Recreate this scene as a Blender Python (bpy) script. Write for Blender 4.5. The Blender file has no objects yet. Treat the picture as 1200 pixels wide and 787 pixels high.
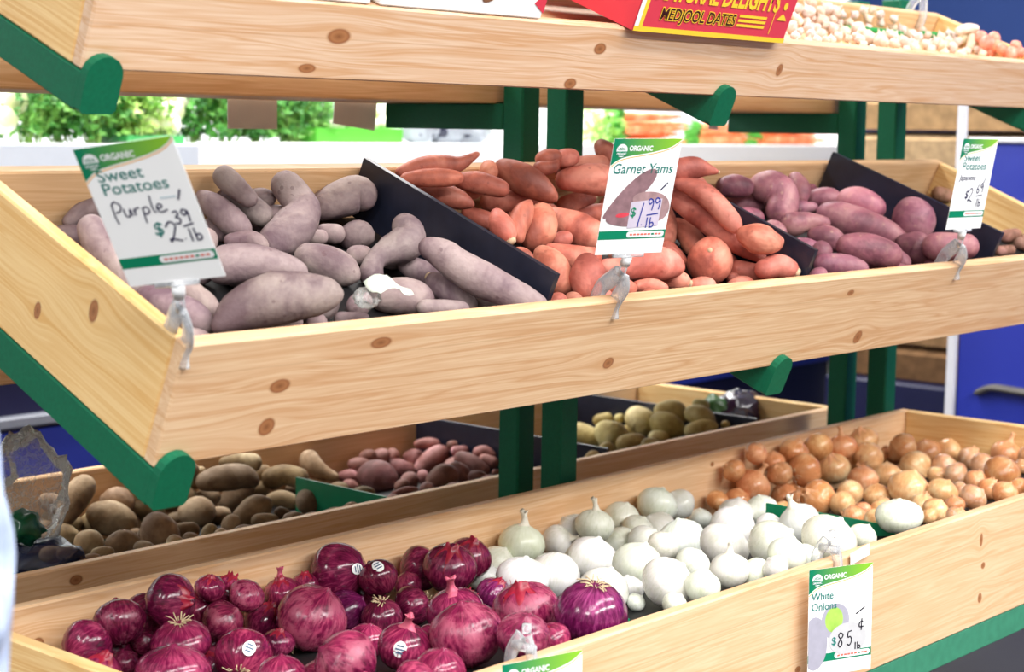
import bpy, bmesh, math, random
from mathutils import Vector, Matrix, Quaternion, noise
random.seed(11)
sc = bpy.context.scene
COL = sc.collection

# ------------------------------------------------------------------ camera
CAM = Vector((-1.0184, 0.0, 1.2))
R_RIGHT = Vector((0.66813, -0.74391, 0.01450))
R_FWD = Vector((0.73990, 0.66210, -0.11936))
R_UP = R_RIGHT.cross(R_FWD).normalized()
FPX = 2022.15
cam = bpy.data.objects.new('camera', bpy.data.cameras.new('camera'))
COL.objects.link(cam); sc.camera = cam
cam.data.sensor_width = 36.0; cam.data.lens = FPX / 1200 * 36
cam.data.clip_start = 0.05; cam.data.clip_end = 60
m3 = Matrix((R_RIGHT, R_UP, -R_FWD)).transposed()
cam.matrix_world = Matrix.Translation(CAM) @ m3.to_4x4()
cam.data.dof.use_dof = True
cam.data.dof.focus_distance = 2.25
cam.data.dof.aperture_fstop = 6.3

# ------------------------------------------------------------------ world, lights, exposure
world = bpy.data.worlds.new('store_ambient'); sc.world = world
world.use_nodes = True
bg = world.node_tree.nodes['Background']
bg.inputs[0].default_value = (1.0, 0.99, 0.98, 1); bg.inputs[1].default_value = 0.30
def area_light(name, loc, sx, sy, power, color=(1, .985, .96), rot=(0, 0, 0)):
    l = bpy.data.lights.new(name, 'AREA'); l.shape = 'RECTANGLE'; l.size = sx; l.size_y = sy; l.energy = power; l.color = color
    o = bpy.data.objects.new(name, l); COL.objects.link(o); o.location = loc; o.rotation_euler = rot
    return o
for i, (x, y, p) in enumerate(((-1.6, -2.4, 95), (0.6, -2.4, 95), (2.8, -2.4, 95), (-1.6, -.4, 40), (0.6, -.4, 40), (2.8, -.4, 40), (0.6, 3.1, 50), (2.8, 3.1, 50), (-4.4, -.8, 90), (-4.4, 1.6, 70))):
    area_light('ceiling_lamp', (x, y, 3.3), 1.8, .5, p)
sc.view_settings.view_transform = 'Standard'; sc.view_settings.look = 'None'
sc.view_settings.gamma = 1.0; sc.view_settings.use_curve_mapping = False
sc.view_settings.exposure = 0.64

# ------------------------------------------------------------------ helpers
def lin(c):
    f = lambda v: v / 12.92 if v <= .04045 else ((v + .055) / 1.055) ** 2.4
    return tuple(f(v / 255) for v in c) + (1.0,)
def ray(px, py):
    return (R_FWD + R_RIGHT * ((px - 600) / FPX) - R_UP * ((py - 393.5) / FPX)).normalized()
def hit(px, py, n, p):
    d = ray(px, py); n = Vector(n); return CAM + d * ((Vector(p) - CAM).dot(n) / d.dot(n))
def at(px, py, Y): return hit(px, py, (0, 1, 0), (0, Y, 0))
WM = {}
def link(o, parent=None, M=None):
    COL.objects.link(o)
    M = M or Matrix.Identity(4)
    WM[o] = M
    if parent is not None:
        o.parent = parent; o.matrix_basis = WM[parent].inverted() @ M
    else: o.matrix_basis = M
    return o
def tag(o, label, cat=None, group=None, kind=None):
    if label: o['label'] = label
    if cat: o['category'] = cat
    if group: o['group'] = group
    if kind: o['kind'] = kind
    return o
def empty(name, loc, label=None, cat=None, group=None, kind=None, rot=None):
    o = bpy.data.objects.new(name, None); o.empty_display_size = .05
    M = Matrix.Translation(loc)
    if rot is not None: M = M @ rot
    link(o, None, M); return tag(o, label, cat, group, kind)
def mesh(name, vs, fs, mat, parent=None, M=None, smooth=False):
    me = bpy.data.meshes.new(name); me.from_pydata([tuple(v) for v in vs], [], fs); me.update()
    if smooth: me.polygons.foreach_set('use_smooth', [True] * len(me.polygons))
    if mat: me.materials.append(mat)
    return link(bpy.data.objects.new(name, me), parent, M)
def frame(o, x, y, z): # matrix from origin and axes
    return Matrix(((x[0], y[0], z[0], o[0]), (x[1], y[1], z[1], o[1]), (x[2], y[2], z[2], o[2]), (0, 0, 0, 1)))
def box(name, s, mat, parent=None, M=None, bevel=.002, seg=1):
    """box from the origin to s in its own frame"""
    bm = bmesh.new()
    bmesh.ops.create_cube(bm, size=1)
    for v in bm.verts: v.co = Vector(((v.co.x + .5) * s[0], (v.co.y + .5) * s[1], (v.co.z + .5) * s[2]))
    if bevel: bmesh.ops.bevel(bm, geom=bm.edges[:], offset=bevel, segments=seg, affect='EDGES', profile=.5)
    me = bpy.data.meshes.new(name); bm.to_mesh(me); bm.free()
    if mat: me.materials.append(mat)
    return link(bpy.data.objects.new(name, me), parent, M)
def T(x, y=None, z=None): return Matrix.Translation((x, y, z) if y is not None else x)
def wbox(name, lo, hi, mat, parent=None, bevel=.002):
    return box(name, [hi[i] - lo[i] for i in range(3)], mat, parent, T(*lo), bevel)
def catmull(P, n):
    """resample list of tuples (any dim), n per segment"""
    if len(P) == 1: return [P[0]]
    out = []
    for i in range(len(P) - 1):
        p0 = P[max(i - 1, 0)]; p1 = P[i]; p2 = P[i + 1]; p3 = P[min(i + 2, len(P) - 1)]
        for k in range(n):
            t = k / n
            out.append(tuple(.5 * (2 * b + (c - a) * t + (2 * a - 5 * b + 4 * c - d) * t * t + (3 * b - a - 3 * c + d) * t ** 3) for a, b, c, d in zip(p0, p1, p2, p3)))
    out.append(tuple(P[-1])); return out
def sweep(pts, rad, seg=12, caps='round', rough=0.0, seed=0., fr=18., flat=1.0):
    """rings along pts with radii -> verts, faces"""
    pts = [Vector(p) for p in pts]; n = len(pts)
    tang = []
    for i in range(n):
        t = pts[min(i + 1, n - 1)] - pts[max(i - 1, 0)]
        tang.append(t.normalized() if t.length > 1e-9 else Vector((1, 0, 0)))
    rings = []
    if caps == 'round':
        for f in (.97, .85, .62, .32): rings.append((pts[0] - tang[0] * rad[0] * f, rad[0] * math.sqrt(1 - f * f), tang[0]))
    for p, r, t in zip(pts, rad, tang): rings.append((p, r, t))
    if caps == 'round':
        for f in (.32, .62, .85, .97): rings.append((pts[-1] + tang[-1] * rad[-1] * f, rad[-1] * math.sqrt(1 - f * f), tang[-1]))
    up = Vector((0, 0, 1)) if abs(tang[0].z) < .9 else Vector((1, 0, 0))
    u = tang[0].cross(up).normalized()
    vs = []; fs = []
    for (p, r, t) in rings:
        u = (u - t * u.dot(t)).normalized(); w = t.cross(u)
        for k in range(seg):
            a = 2 * math.pi * k / seg
            d = u * math.cos(a) + w * math.sin(a) * flat
            q = p + d * r
            if rough: q = q + d * r * rough * (noise.noise(q * fr + Vector((seed, seed * 1.7, 0))) + .4 * noise.noise(q * fr * 3.1 + Vector((seed, 0, 3))))
            vs.append(q)
    m = len(rings)
    for i in range(m - 1):
        for k in range(seg):
            fs.append((i * seg + k, i * seg + (k + 1) % seg, (i + 1) * seg + (k + 1) % seg, (i + 1) * seg + k))
    fs.append(tuple(range(seg - 1, -1, -1))); fs.append(tuple((m - 1) * seg + k for k in range(seg)))
    return vs, fs
def tuber(P, seg=16, rings=22, rough=.06, seed=0., fr=22.):
    """smooth tuber around a chain of spheres (x, y, z, r): union-of-spheres profile along the bent axis"""
    D = catmull(P, 8); pts = [Vector(p[:3]) for p in D]; rad = [max(p[3], .002) for p in D]
    S = [0.]
    for a, b in zip(pts, pts[1:]): S.append(S[-1] + (b - a).length)
    s0 = min(a - r for a, r in zip(S, rad)); s1 = max(a + r for a, r in zip(S, rad)); L = s1 - s0
    def env(x):
        m = 0.
        for a, r in zip(S, rad):
            q = r * r - (x - a) ** 2
            if q > m: m = q
        return math.sqrt(m)
    def pos(x):
        if x <= S[0]: return pts[0] + (pts[0] - pts[1]).normalized() * (S[0] - x)
        if x >= S[-1]: return pts[-1] + (pts[-1] - pts[-2]).normalized() * (x - S[-1])
        for i in range(len(S) - 1):
            if x <= S[i + 1]: return pts[i].lerp(pts[i + 1], (x - S[i]) / max(1e-9, S[i + 1] - S[i]))
    xs = [s0 + L * (.5 - .5 * math.cos(math.pi * (k + .35) / (rings - .3))) for k in range(rings)]
    rr = [env(x) * 1.07 for x in xs]
    for _ in range(2):
        q = rr[:]
        for k in range(1, rings - 1): q[k] = .25 * rr[k - 1] + .5 * rr[k] + .25 * rr[k + 1]
        rr = q
    cc = [pos(x) for x in xs]
    for _ in range(2): cc = [cc[0]] + [cc[k - 1] * .25 + cc[k] * .5 + cc[k + 1] * .25 for k in range(1, rings - 1)] + [cc[-1]]
    return sweep(cc, rr, seg, 'flat', rough, seed, fr)
def tube(name, pts, r, mat, parent=None, M=None, seg=8, n=4, caps='flat', flat=1.0):
    P = catmull([tuple(p) for p in pts], n) if len(pts) > 2 else pts
    rad = r if isinstance(r, (list, tuple)) else [r] * len(P)
    if len(rad) != len(P):
        rad = [rad[0] + (rad[-1] - rad[0]) * i / (len(P) - 1) for i in range(len(P))]
    vs, fs = sweep(P, rad, seg, caps, flat=flat); return mesh(name, vs, fs, mat, parent, M, True)

# ------------------------------------------------------------------ materials
class NB:
    def __init__(s, name):
        s.m = bpy.data.materials.new(name); s.m.use_nodes = True; s.t = s.m.node_tree; s.n = s.t.nodes; s.b = s.n['Principled BSDF']
    def node(s, typ, **kw):
        n = s.n.new(typ)
        for k, v in kw.items(): setattr(n, k, v)
        return n
    def put(s, sock, v):
        if hasattr(v, 'links') or isinstance(v, bpy.types.NodeSocket): s.t.links.new(v, sock)
        else: sock.default_value = v
    def math(s, op, a, b=None, c=None, clamp=False):
        n = s.node('ShaderNodeMath', operation=op, use_clamp=clamp); s.put(n.inputs[0], a)
        if b is not None: s.put(n.inputs[1], b)
        if c is not None: s.put(n.inputs[2], c)
        return n.outputs[0]
    def vmath(s, op, a, b=None):
        n = s.node('ShaderNodeVectorMath', operation=op); s.put(n.inputs[0], a)
        if b is not None: s.put(n.inputs[1], b)
        return n.outputs[0]
    def noise(s, vec, scale, detail=3, rough=.5, dist=0.):
        n = s.node('ShaderNodeTexNoise'); s.put(n.inputs['Vector'], vec); n.inputs['Scale'].default_value = scale
        n.inputs['Detail'].default_value = detail; n.inputs['Roughness'].default_value = rough; n.inputs['Distortion'].default_value = dist
        return n.outputs['Fac']
    def ramp(s, fac, stops, interp='LINEAR'):
        n = s.node('ShaderNodeValToRGB'); e = n.color_ramp.elements; n.color_ramp.interpolation = interp
        while len(e) < len(stops): e.new(.5)
        for i, (p, c) in enumerate(stops):
            e[i].position = p; e[i].color = c if len(c) == 4 else tuple(c) + (1,)
        s.put(n.inputs[0], fac); return n.outputs[0]
    def mix(s, fac, a, b, typ='MIX'):
        n = s.node('ShaderNodeMix', data_type='RGBA', blend_type=typ); s.put(n.inputs[0], fac); s.put(n.inputs[6], a); s.put(n.inputs[7], b)
        return n.outputs[2]
    def coord(s, k='Object'): return s.node('ShaderNodeTexCoord').outputs[k]
    def comb(s, x, y, z):
        n = s.node('ShaderNodeCombineXYZ'); s.put(n.inputs[0], x); s.put(n.inputs[1], y); s.put(n.inputs[2], z); return n.outputs[0]
    def sep(s, v):
        n = s.node('ShaderNodeSeparateXYZ'); s.put(n.inputs[0], v); return n.outputs
    def bump(s, h, strength=.3, dist=.002):
        n = s.node('ShaderNodeBump'); n.inputs['Strength'].default_value = strength; n.inputs['Distance'].default_value = dist
        s.put(n.inputs['Height'], h); s.t.links.new(n.outputs[0], s.b.inputs['Normal'])
    def done(s, col, rough=.5, spec=.5):
        s.put(s.b.inputs['Base Color'], col); s.put(s.b.inputs['Roughness'], rough); s.b.inputs['Specular IOR Level'].default_value = spec
        return s.m
def plain(name, c, rough=.5, spec=.5, var=.06, scale=30, bump=0.):
    b = NB(name); f = b.noise(b.coord(), scale, 4)
    c1 = lin(c); d = tuple(v * (1 - var) for v in c1[:3]) + (1,); l = tuple(min(1, v * (1 + var)) for v in c1[:3]) + (1,)
    if bump: b.bump(f, bump, .001)
    return b.done(b.ramp(f, [(.3, d), (.7, l)]), rough, spec)
def pine(name, knots=(), light=(240, 210, 170), dark=(222, 176, 126), seed=0., line=None):
    b = NB(name); x, y, z = b.sep(b.coord())[:3]
    zz = z
    kcol = None; masks = []
    for (kx, kz, sx, sz) in knots:
        dx = b.math('SUBTRACT', x, kx); dz = b.math('SUBTRACT', z, kz)
        q = b.math('ADD', b.math('POWER', b.math('ABSOLUTE', b.math('DIVIDE', dx, sx * 4)), 2), b.math('POWER', b.math('ABSOLUTE', b.math('DIVIDE', dz, sz * 2.2)), 2))
        g = b.math('EXPONENT', b.math('MULTIPLY', q, -1))
        zz = b.math('SUBTRACT', zz, b.math('MULTIPLY', b.math('MULTIPLY', dz, g), .85))
        e = b.math('SQRT', b.math('ADD', b.math('POWER', b.math('ABSOLUTE', b.math('DIVIDE', dx, sx)), 2), b.math('POWER', b.math('ABSOLUTE', b.math('DIVIDE', dz, sz)), 2)))
        masks.append(e)
    v = b.comb(b.math('ADD', b.math('MULTIPLY', x, 1.6), seed), b.math('MULTIPLY', zz, 46), b.math('MULTIPLY', y, 20))
    g1 = b.noise(v, 1.0, 3, .55, .6)
    v2 = b.comb(b.math('ADD', b.math('MULTIPLY', x, 9), seed), b.math('MULTIPLY', zz, 330), b.math('MULTIPLY', y, 60))
    g2 = b.noise(v2, 1.0, 2)
    v3 = b.comb(b.math('ADD', b.math('MULTIPLY', x, 1.1), seed + 4), b.math('MULTIPLY', zz, 9), 0.)
    g3 = b.noise(v3, 1.0, 2)
    lt = lin(light); dk = lin(dark); mid = tuple((a + c) / 2 for a, c in zip(lt, dk))
    col = b.ramp(g1, [(.30, lt), (.42, mid), (.45, lt), (.5, mid), (.535, dk), (.56, mid), (.60, lt), (.66, mid), (.70, lt)])
    col = b.mix(b.math('MULTIPLY', g3, .38), col, lt)
    col = b.mix(b.math('MULTIPLY', b.math('SUBTRACT', g2, .42, clamp=True), 1.5), col, dk)
    if line is not None:
        f = b.math('LESS_THAN', b.math('ABSOLUTE', b.math('SUBTRACT', z, line)), .0009)
        col = b.mix(b.math('MULTIPLY', f, .22), col, lin((170, 120, 75)))
    for e in masks:
        ring = b.ramp(e, [(0, lin((134, 84, 50))), (.55, lin((172, 116, 74))), (.8, lin((146, 92, 58))), (1.0, lin((206, 156, 108)))])
        f = b.math('SUBTRACT', 1.0, b.math('SMOOTH_MIN', 1.0, b.math('MULTIPLY', b.math('SUBTRACT', e, .75, clamp=True), 3.2), .1), clamp=True)
        col = b.mix(f, col, ring)
    b.bump(g2, .12, .0006)
    return b.done(col, .52, .35)
def veg(name, stops, scale=16, rough=.6, fine=90, speck=(90, 60, 50), speckamt=.35, bump=.35, spec=.35, big=None):
    b = NB(name); co = b.coord(); oi = b.node('ShaderNodeObjectInfo')
    off = b.vmath('ADD', co, b.comb(b.math('MULTIPLY', oi.outputs['Random'], 9.), 0., 0.))
    n1 = b.noise(off, scale, 4, .6, .4); n2 = b.noise(off, fine, 3, .6)
    col = b.ramp(n1, [(.5 + (p - .5) * .5, lin(c)) for p, c in stops])
    blot = b.math('MULTIPLY', b.math('SUBTRACT', b.noise(off, scale * 2.3, 3, .6, .8), .56), 7., clamp=True)
    col = b.mix(b.math('MULTIPLY', blot, .45), col, lin(stops[0][1]))
    vo = b.node('ShaderNodeTexVoronoi'); b.put(vo.inputs['Vector'], off); vo.inputs['Scale'].default_value = 60
    pit = b.math('LESS_THAN', vo.outputs['Distance'], .16)
    gate = b.math('GREATER_THAN', b.noise(off, 34, 1), .52)
    col = b.mix(b.math('MULTIPLY', b.math('MULTIPLY', pit, gate), speckamt), col, lin(speck))
    col = b.mix(b.math('MULTIPLY', b.math('SUBTRACT', n2, .5, clamp=True), speckamt * 2.2), col, lin(speck))
    col = b.mix(1.0, col, oi.outputs['Color'], 'MULTIPLY')
    b.bump(b.math('SUBTRACT', b.math('ADD', b.math('MULTIPLY', n1, .6), b.math('MULTIPLY', n2, .5)), b.math('MULTIPLY', pit, .3)), bump, .007)
    return b.done(col, rough, spec)
def onion(name, deep, mid, pale, paper, rough=.28, paper_lo=.58, stripes=.8):
    b = NB(name); gen = b.coord('Generated'); oi = b.node('ShaderNodeObjectInfo')
    p = b.vmath('SUBTRACT', gen, (.5, .5, .45))
    x, y, z = b.sep(p)[:3]
    nrm = b.vmath('NORMALIZE', b.comb(x, y, 0.))
    rnd = b.math('MULTIPLY', oi.outputs['Random'], 17.)
    v = b.vmath('ADD', b.vmath('MULTIPLY', nrm, (1, 1, 1)), b.comb(rnd, 0., b.math('MULTIPLY', z, .7)))
    n1 = b.noise(v, 9, 4, .65); n2 = b.noise(b.vmath('ADD', p, b.comb(rnd, rnd, 0.)), 1.9, 3, .5, .3)
    f = b.math('ADD', b.math('MULTIPLY', b.math('SUBTRACT', n1, .5), stripes), b.math('ADD', b.math('MULTIPLY', n2, .8), .1), clamp=True)
    col = b.ramp(f, [(.2, lin(deep)), (.5, lin(mid)), (.78, lin(pale))])
    n3 = b.noise(b.vmath('ADD', p, b.comb(0., rnd, rnd)), 3.2, 5, .6, .5)
    thr = b.math('SUBTRACT', paper_lo + .25, b.math('MULTIPLY', oi.outputs['Alpha'], .25))
    pm = b.math('MULTIPLY', b.math('SUBTRACT', b.math('ADD', n3, b.math('MULTIPLY', b.math('SUBTRACT', n1, .5), .35)), thr), 5., clamp=True)
    pcol = b.mix(b.math('MULTIPLY', b.math('SUBTRACT', n1, .35, clamp=True), 2.2, clamp=True), lin(paper), lin(mid))
    col = b.mix(b.math('MULTIPLY', pm, .8), col, pcol)
    col = b.mix(1.0, col, oi.outputs['Color'], 'MULTIPLY')
    b.bump(b.math('ADD', b.math('MULTIPLY', n1, .5), b.math('MULTIPLY', pm, .5)), .25, .0015)
    r = b.math('ADD', rough, b.math('MULTIPLY', pm, .25))
    m = b.done(col, r, .5)
    return m
def clear(name, tint=(245, 248, 252), alpha=.22, rough=.06, crinkle=0.):
    b = NB(name); m = b.m
    n = b.noise(b.coord(), 55, 3, .6, .6); b.bump(n, .6, .003)
    tr = b.node('ShaderNodeBsdfTransparent'); gl = b.node('ShaderNodeMixShader'); out = b.n['Material Output']
    fr = b.node('ShaderNodeFresnel'); fr.inputs[0].default_value = 1.45
    fac = b.math('ADD', b.math('MULTIPLY', fr.outputs[0], 1.1), alpha, clamp=True)
    if crinkle:
        n2 = b.noise(b.coord(), 34, 4, .6, 1.4)
        rd = b.math('SUBTRACT', 1.0, b.math('MULTIPLY', b.math('ABSOLUTE', b.math('SUBTRACT', n2, .5)), 14.), clamp=True)
        fac = b.math('ADD', fac, b.math('MULTIPLY', rd, crinkle), clamp=True)
    b.put(gl.inputs[0], fac); b.t.links.new(tr.outputs[0], gl.inputs[1]); b.t.links.new(b.b.outputs[0], gl.inputs[2]); b.t.links.new(gl.outputs[0], out.inputs[0])
    b.done(lin(tint), rough, .6); return m
def emit(name, c, s):
    b = NB(name); b.b.inputs['Emission Color'].default_value = lin(c); b.b.inputs['Emission Strength'].default_value = s; return b.done(lin(c), .5)
def gradx(name, x0, x1, c0, c1, rough=.35):
    b = NB(name); x = b.sep(b.coord())[0]
    f = b.math('DIVIDE', b.math('SUBTRACT', x, x0), x1 - x0, clamp=True)
    return b.done(b.ramp(f, [(0, lin(c0)), (1, lin(c1))]), rough)

KM_F = [(0.268, 0.118, 0.0175, 0.0078), (0.138, 0.079, 0.0156, 0.0094), (0.136, 0.03, 0.0122, 0.0123), (0.696, 0.048, 0.0118, 0.0092), (1.244, 0.112, 0.0106, 0.0055), (1.324, 0.029, 0.0128, 0.0128)]
KM_S = [(0.129, 0.100, 0.0085, 0.0145), (0.22, 0.053, 0.0067, 0.0113)]
KT_F = [(0.333, 0.053, 0.0200, 0.0105), (0.298, 0.013, 0.0150, 0.0062), (0.802, 0.06, 0.0140, 0.009), (0.764, 0.009, 0.0140, 0.0085), (1.245, 0.046, 0.009, 0.0112)]
KB_F = [(1.394, 0.134, 0.0055, 0.0115), (1.404, 0.092, 0.0074, 0.0058), (1.398, 0.042, 0.0074, 0.0087), (0.884, 0.046, 0.0078, 0.0049)]
KB_B = [(.099, .130, .009, .009), (.555, .158, .012, .008), (.30, .150, .010, .011), (1.48, .160, .006, .005)]
PINE_LT = (231, 198, 160); PINE_DK = (205, 154, 108)
P_midF = pine('pine_mid_front', KM_F, PINE_LT, PINE_DK, 1.3, line=.104)
P_midS = pine('pine_mid_side', KM_S, (238, 204, 146), (218, 166, 96), 5.1)
P_topF = pine('pine_top_front', KT_F, (228, 198, 170), PINE_DK, 8.2, line=.05)
P_botF = pine('pine_bottom_front', KB_F, (230, 196, 158), (214, 166, 120), 3.3, line=.135)
P_botB = pine('pine_bottom_back', KB_B, (238, 202, 162), (218, 168, 118), 2.2)
P_gen = pine('pine_plain', [(.5, .05, .01, .008), (1.4, .07, .012, .009)], (232, 194, 150), (210, 162, 112), 6.6)
P_side = pine('pine_side', [(.12, .05, .008, .008)], (240, 206, 148), (218, 166, 100), 9.4)
GREEN = plain('green_paint', (0, 96, 66), .55, .3, .10, 220, .15)
NAVY = plain('black_plastic', (30, 34, 50), .32, .5, .15, 60, .1)
LINER = plain('black_liner', (18, 18, 20), .6, .3, .2, 40)
GSTRIP = plain('green_plastic', (4, 128, 88), .35, .5, .08, 40)
WHITE = plain('white_paint', (236, 238, 240), .45, .5, .02)
CARD = plain('card_white', (250, 251, 252), .35, .5, .01)
CLEAR = clear('clear_plastic')

# ------------------------------------------------------------------ setting
FLOOR = plain('dark_floor', (38, 37, 40), .65, .5, .12, 6)
BLUEW = plain('blue_wall_paint', (70, 100, 178), .6, .3, .05, 3)
tag(wbox('floor', (-6, -4, -.05), (9, 7, 0), FLOOR, bevel=0), 'dark grey polished shop floor', kind='structure')
tag(wbox('wall_right', (7.0, -4, 0), (7.1, 7, 3.6), BLUEW, bevel=0), 'plain blue wall beyond the right end of the rack', kind='structure')
tag(wbox('wall_back', (-6, 6.0, 0), (7.0, 6.1, 3.6), plain('pale_wall', (225, 228, 230), .7, .3, .02), bevel=0), 'pale wall behind the cooler', kind='structure')

# ------------------------------------------------------------------ rack
class Tray:
    def __init__(s, y, z, th, h, D, flip=1):
        s.o = Vector((0, y, z)); s.h = h; s.D = D
        s.dep = Vector((0, flip * math.cos(th), math.sin(th))); s.up = Vector((0, -flip * math.sin(th), math.cos(th)))
    def g(s, X, a, b): return s.o + Vector((X, 0, 0)) + s.dep * a + s.up * b
    def bx(s, name, lo, hi, mat, parent, bevel=.0025):
        """box in tray coordinates (X, depth, up), long side along X"""
        M = frame(s.g(*lo), Vector((1, 0, 0)), s.dep, s.up)
        return box(name, [hi[i] - lo[i] for i in range(3)], mat, parent, M, bevel)
    def sidebox(s, name, X0, X1, a0, a1, b0, b1, mat, parent, bevel=.0025):
        M = frame(s.g(X1, a0, b0), s.dep, Vector((-1, 0, 0)), s.up)
        return box(name, (a1 - a0, X1 - X0, b1 - b0), mat, parent, M, bevel)
TH = .019; XRT = 2.188
MID = Tray(1.387, .8593, .4008, .14, .3985)
TOP = Tray(1.501, 1.252, .3857, .0915, .2675)
BOT = Tray(1.1877, .4508, 0, .1792, .5644)
YM = 3.70
RMID = Tray(1.935, .865, 0, .14, .40)
RTOP = Tray(1.935, 1.2405, 0, .0915, .27)
RBOT = Tray(1.9793, .4194, 0, .179, .545)
def tray(t, x0, x1, label, mats, floor_a, floor_b, group, liner=None):
    """boards: front, back, two sides, black liner sloping from floor_a=(a,b) to floor_b"""
    e = empty('wooden_tray', t.g(x0, 0, 0), label, 'tray', group)
    t.bx('front_board', (x0, 0, 0), (x1, TH, t.h), mats[0], e)
    t.bx('back_board', (x0, t.D, 0), (x1, t.D + TH, t.h), mats[1], e)
    t.sidebox('side_board', x0, x0 + TH, TH, t.D, 0, t.h, mats[2], e)
    t.sidebox('side_board', x1 - TH, x1, TH, t.D, 0, t.h, mats[3], e)
    t.bx('bottom_panel', (x0 + TH, TH, 0), (x1 - TH, t.D, .009), P_gen, e, 0)
    (a0, b0), (a1, b1) = floor_a, floor_b
    p = [t.g(x0 + TH + .001, a0, b0), t.g(x1 - TH - .001, a0, b0), t.g(x1 - TH - .001, a1, b1), t.g(x0 + TH + .001, a1, b1)]
    q = [v - t.up * .004 for v in p]
    tag(mesh('liner', p + q, [(0, 1, 2, 3), (7, 6, 5, 4), (0, 4, 5, 1), (1, 5, 6, 2), (2, 6, 7, 3), (3, 7, 4, 0)], liner or LINER, e), None if liner else 'black liner under the produce')
    return e
GT = 'trays of the display rack'
tray(TOP, 0, XRT, 'pale pine tray of garlic and dates, highest on the near side', (P_topF, P_gen, P_side, P_side), (TH + .002, .061), (.2655, .049), GT, P_gen)
tray(MID, 0, XRT, 'sloping pine tray of sweet potatoes and yams at eye level', (P_midF, P_gen, P_midS, P_side), (TH + .002, .077), (.3965, .068), GT)
tray(BOT, 0, XRT, 'flat pine bin of onions, lowest in front', (P_botF, P_botB, P_side, P_side), (TH + .002, .152), (.562, .0545), GT)
tray(RTOP, 0, XRT, 'pine tray of the far side, seen under the top tray', (P_gen, P_gen, P_side, P_side), (TH + .002, .061), (.2655, .049), GT)
tray(RMID, 0, XRT, 'sloping pine tray of the far side behind the sweet potatoes', (P_gen, P_gen, P_side, P_side), (TH + .002, .077), (.3965, .068), GT)
tray(RBOT, -.25, 2.278, 'flat pine bin of potatoes behind the onion bin', (P_botB, P_gen, P_side, P_side), (TH + .002, .152), (.543, .051), GT)

PS = .0441
def lip_mesh(t, X0, w, a0, a1, b0, b1, name, parent):
    """plate with a rounded top standing in front of the board"""
    prof = [(X0, b0 + .004), (X0 + .004, b0), (X0 + w - .004, b0), (X0 + w, b0 + .004)]
    r = w / 2; cz = b1 - r
    for k in range(0, 11):
        a = math.pi * k / 10; prof.append((X0 + r + r * math.cos(a), cz + r * math.sin(a)))
    n = len(prof); vs = [t.g(x, a0, b) for x, b in prof] + [t.g(x, a1, b) for x, b in prof]
    fs = [tuple(range(n)), tuple(range(2 * n - 1, n - 1, -1))] + [(i, i + n, (i + 1) % n + n, (i + 1) % n) for i in range(n)]
    return mesh(name, vs, fs, GREEN, parent)
def upright(x, near, label):
    y0 = 1.7816 if near else 1.8752
    e = empty('rack_upright', (x, y0, 0), label, 'rack post', 'green uprights of the rack')
    wbox('post', (x, y0, 0), (x + PS, y0 + PS, 1.47), GREEN, e, .003)
    for t, yend in () if near else ((RTOP, 2.197), (RMID, 2.28)):
        wbox('arm', (x, y0 + PS, t.o.z - .043), (x + PS, yend, t.o.z - .0005), GREEN, e, .002)
    for t in ((TOP, MID) if near else ()):
        yp = abs((y0 + (0 if near else PS)) - t.o.y)
        aend = yp / abs(t.dep.y) + .03
        x0 = x - (.018 if x < .1 else 0)
        arm = t.sidebox('arm', x0, x0 + PS, -.002, aend, -.0425, -.0005, GREEN, e, .002)
        lp = lip_mesh(t, x0, PS, -.012, -.0005, -.0425, .0195, 'lip', arm)
    tb = BOT if near else RBOT
    yb0, yb1 = (tb.o.y + .01, y0) if near else (y0 + PS, tb.o.y + tb.D)
    wbox('base_arm', (x, yb0, tb.o.z - .043), (x + PS, yb1, tb.o.z - .001), GREEN, e, .002)
    wbox('foot', (x - .01, (yb0 if near else y0), 0), (x + PS + .01, (y0 + PS if near else yb1), .045), GREEN, e, .003)
    return e
for nm, x in (('left', .018), ('middle', 1.0949), ('right', 2.1639 - .03)):
    upright(x, True, {'left': 'green upright with sloping arms under the left ends of the near trays', 'middle': 'dark green post between the trays, right one of the middle pair', 'right': 'dark green post between the trays, right one of the far right pair'}[nm])
    upright(x, False, {'left': 'green upright carrying the left ends of the far side trays', 'middle': 'dark green post between the trays, left one of the middle pair', 'right': 'dark green post between the trays, left one of the far right pair'}[nm])
tag(wbox('base_beam', (0, 1.19, .4075), (XRT, 1.207, .4505), plain('green_beam_paint', (60, 132, 104), .5, .4, .1, 60), None, .002), 'long green beam under the front of the onion bin', 'beam')

# dividers
def divider(t, X, a0, a1, b0, b1f, b1b, mat, name, label, group, thick=.008):
    vs = []
    for x in (X, X + thick):
        vs += [t.g(x, a0, b0), t.g(x, a1, b0), t.g(x, a1, b1b), t.g(x, a0, b1f)]
    fs = [(3, 2, 1, 0), (4, 5, 6, 7), (0, 1, 5, 4), (1, 2, 6, 5), (2, 3, 7, 6), (3, 0, 4, 7)]
    return tag(mesh(name, vs, fs, mat), label, 'divider', group)
GD = 'bin dividers'
divider(MID, .567, .030, .394, .077, .168, .158, NAVY, 'bin_divider', 'black divider panel between purple sweet potatoes and garnet yams', GD)
divider(MID, 1.1475, .030, .394, .077, .173, .168, NAVY, 'bin_divider', 'black divider panel between garnet yams and mauve sweet potatoes', GD)
divider(MID, 1.737, .030, .394, .077, .178, .166, NAVY, 'bin_divider', 'black divider panel right of the mauve sweet potatoes', GD)
divider(BOT, .645, .10, .30, .05, .143, .143, GSTRIP, 'green_bin_divider', 'green divider strip between red and white onions', GD, .004)
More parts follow.
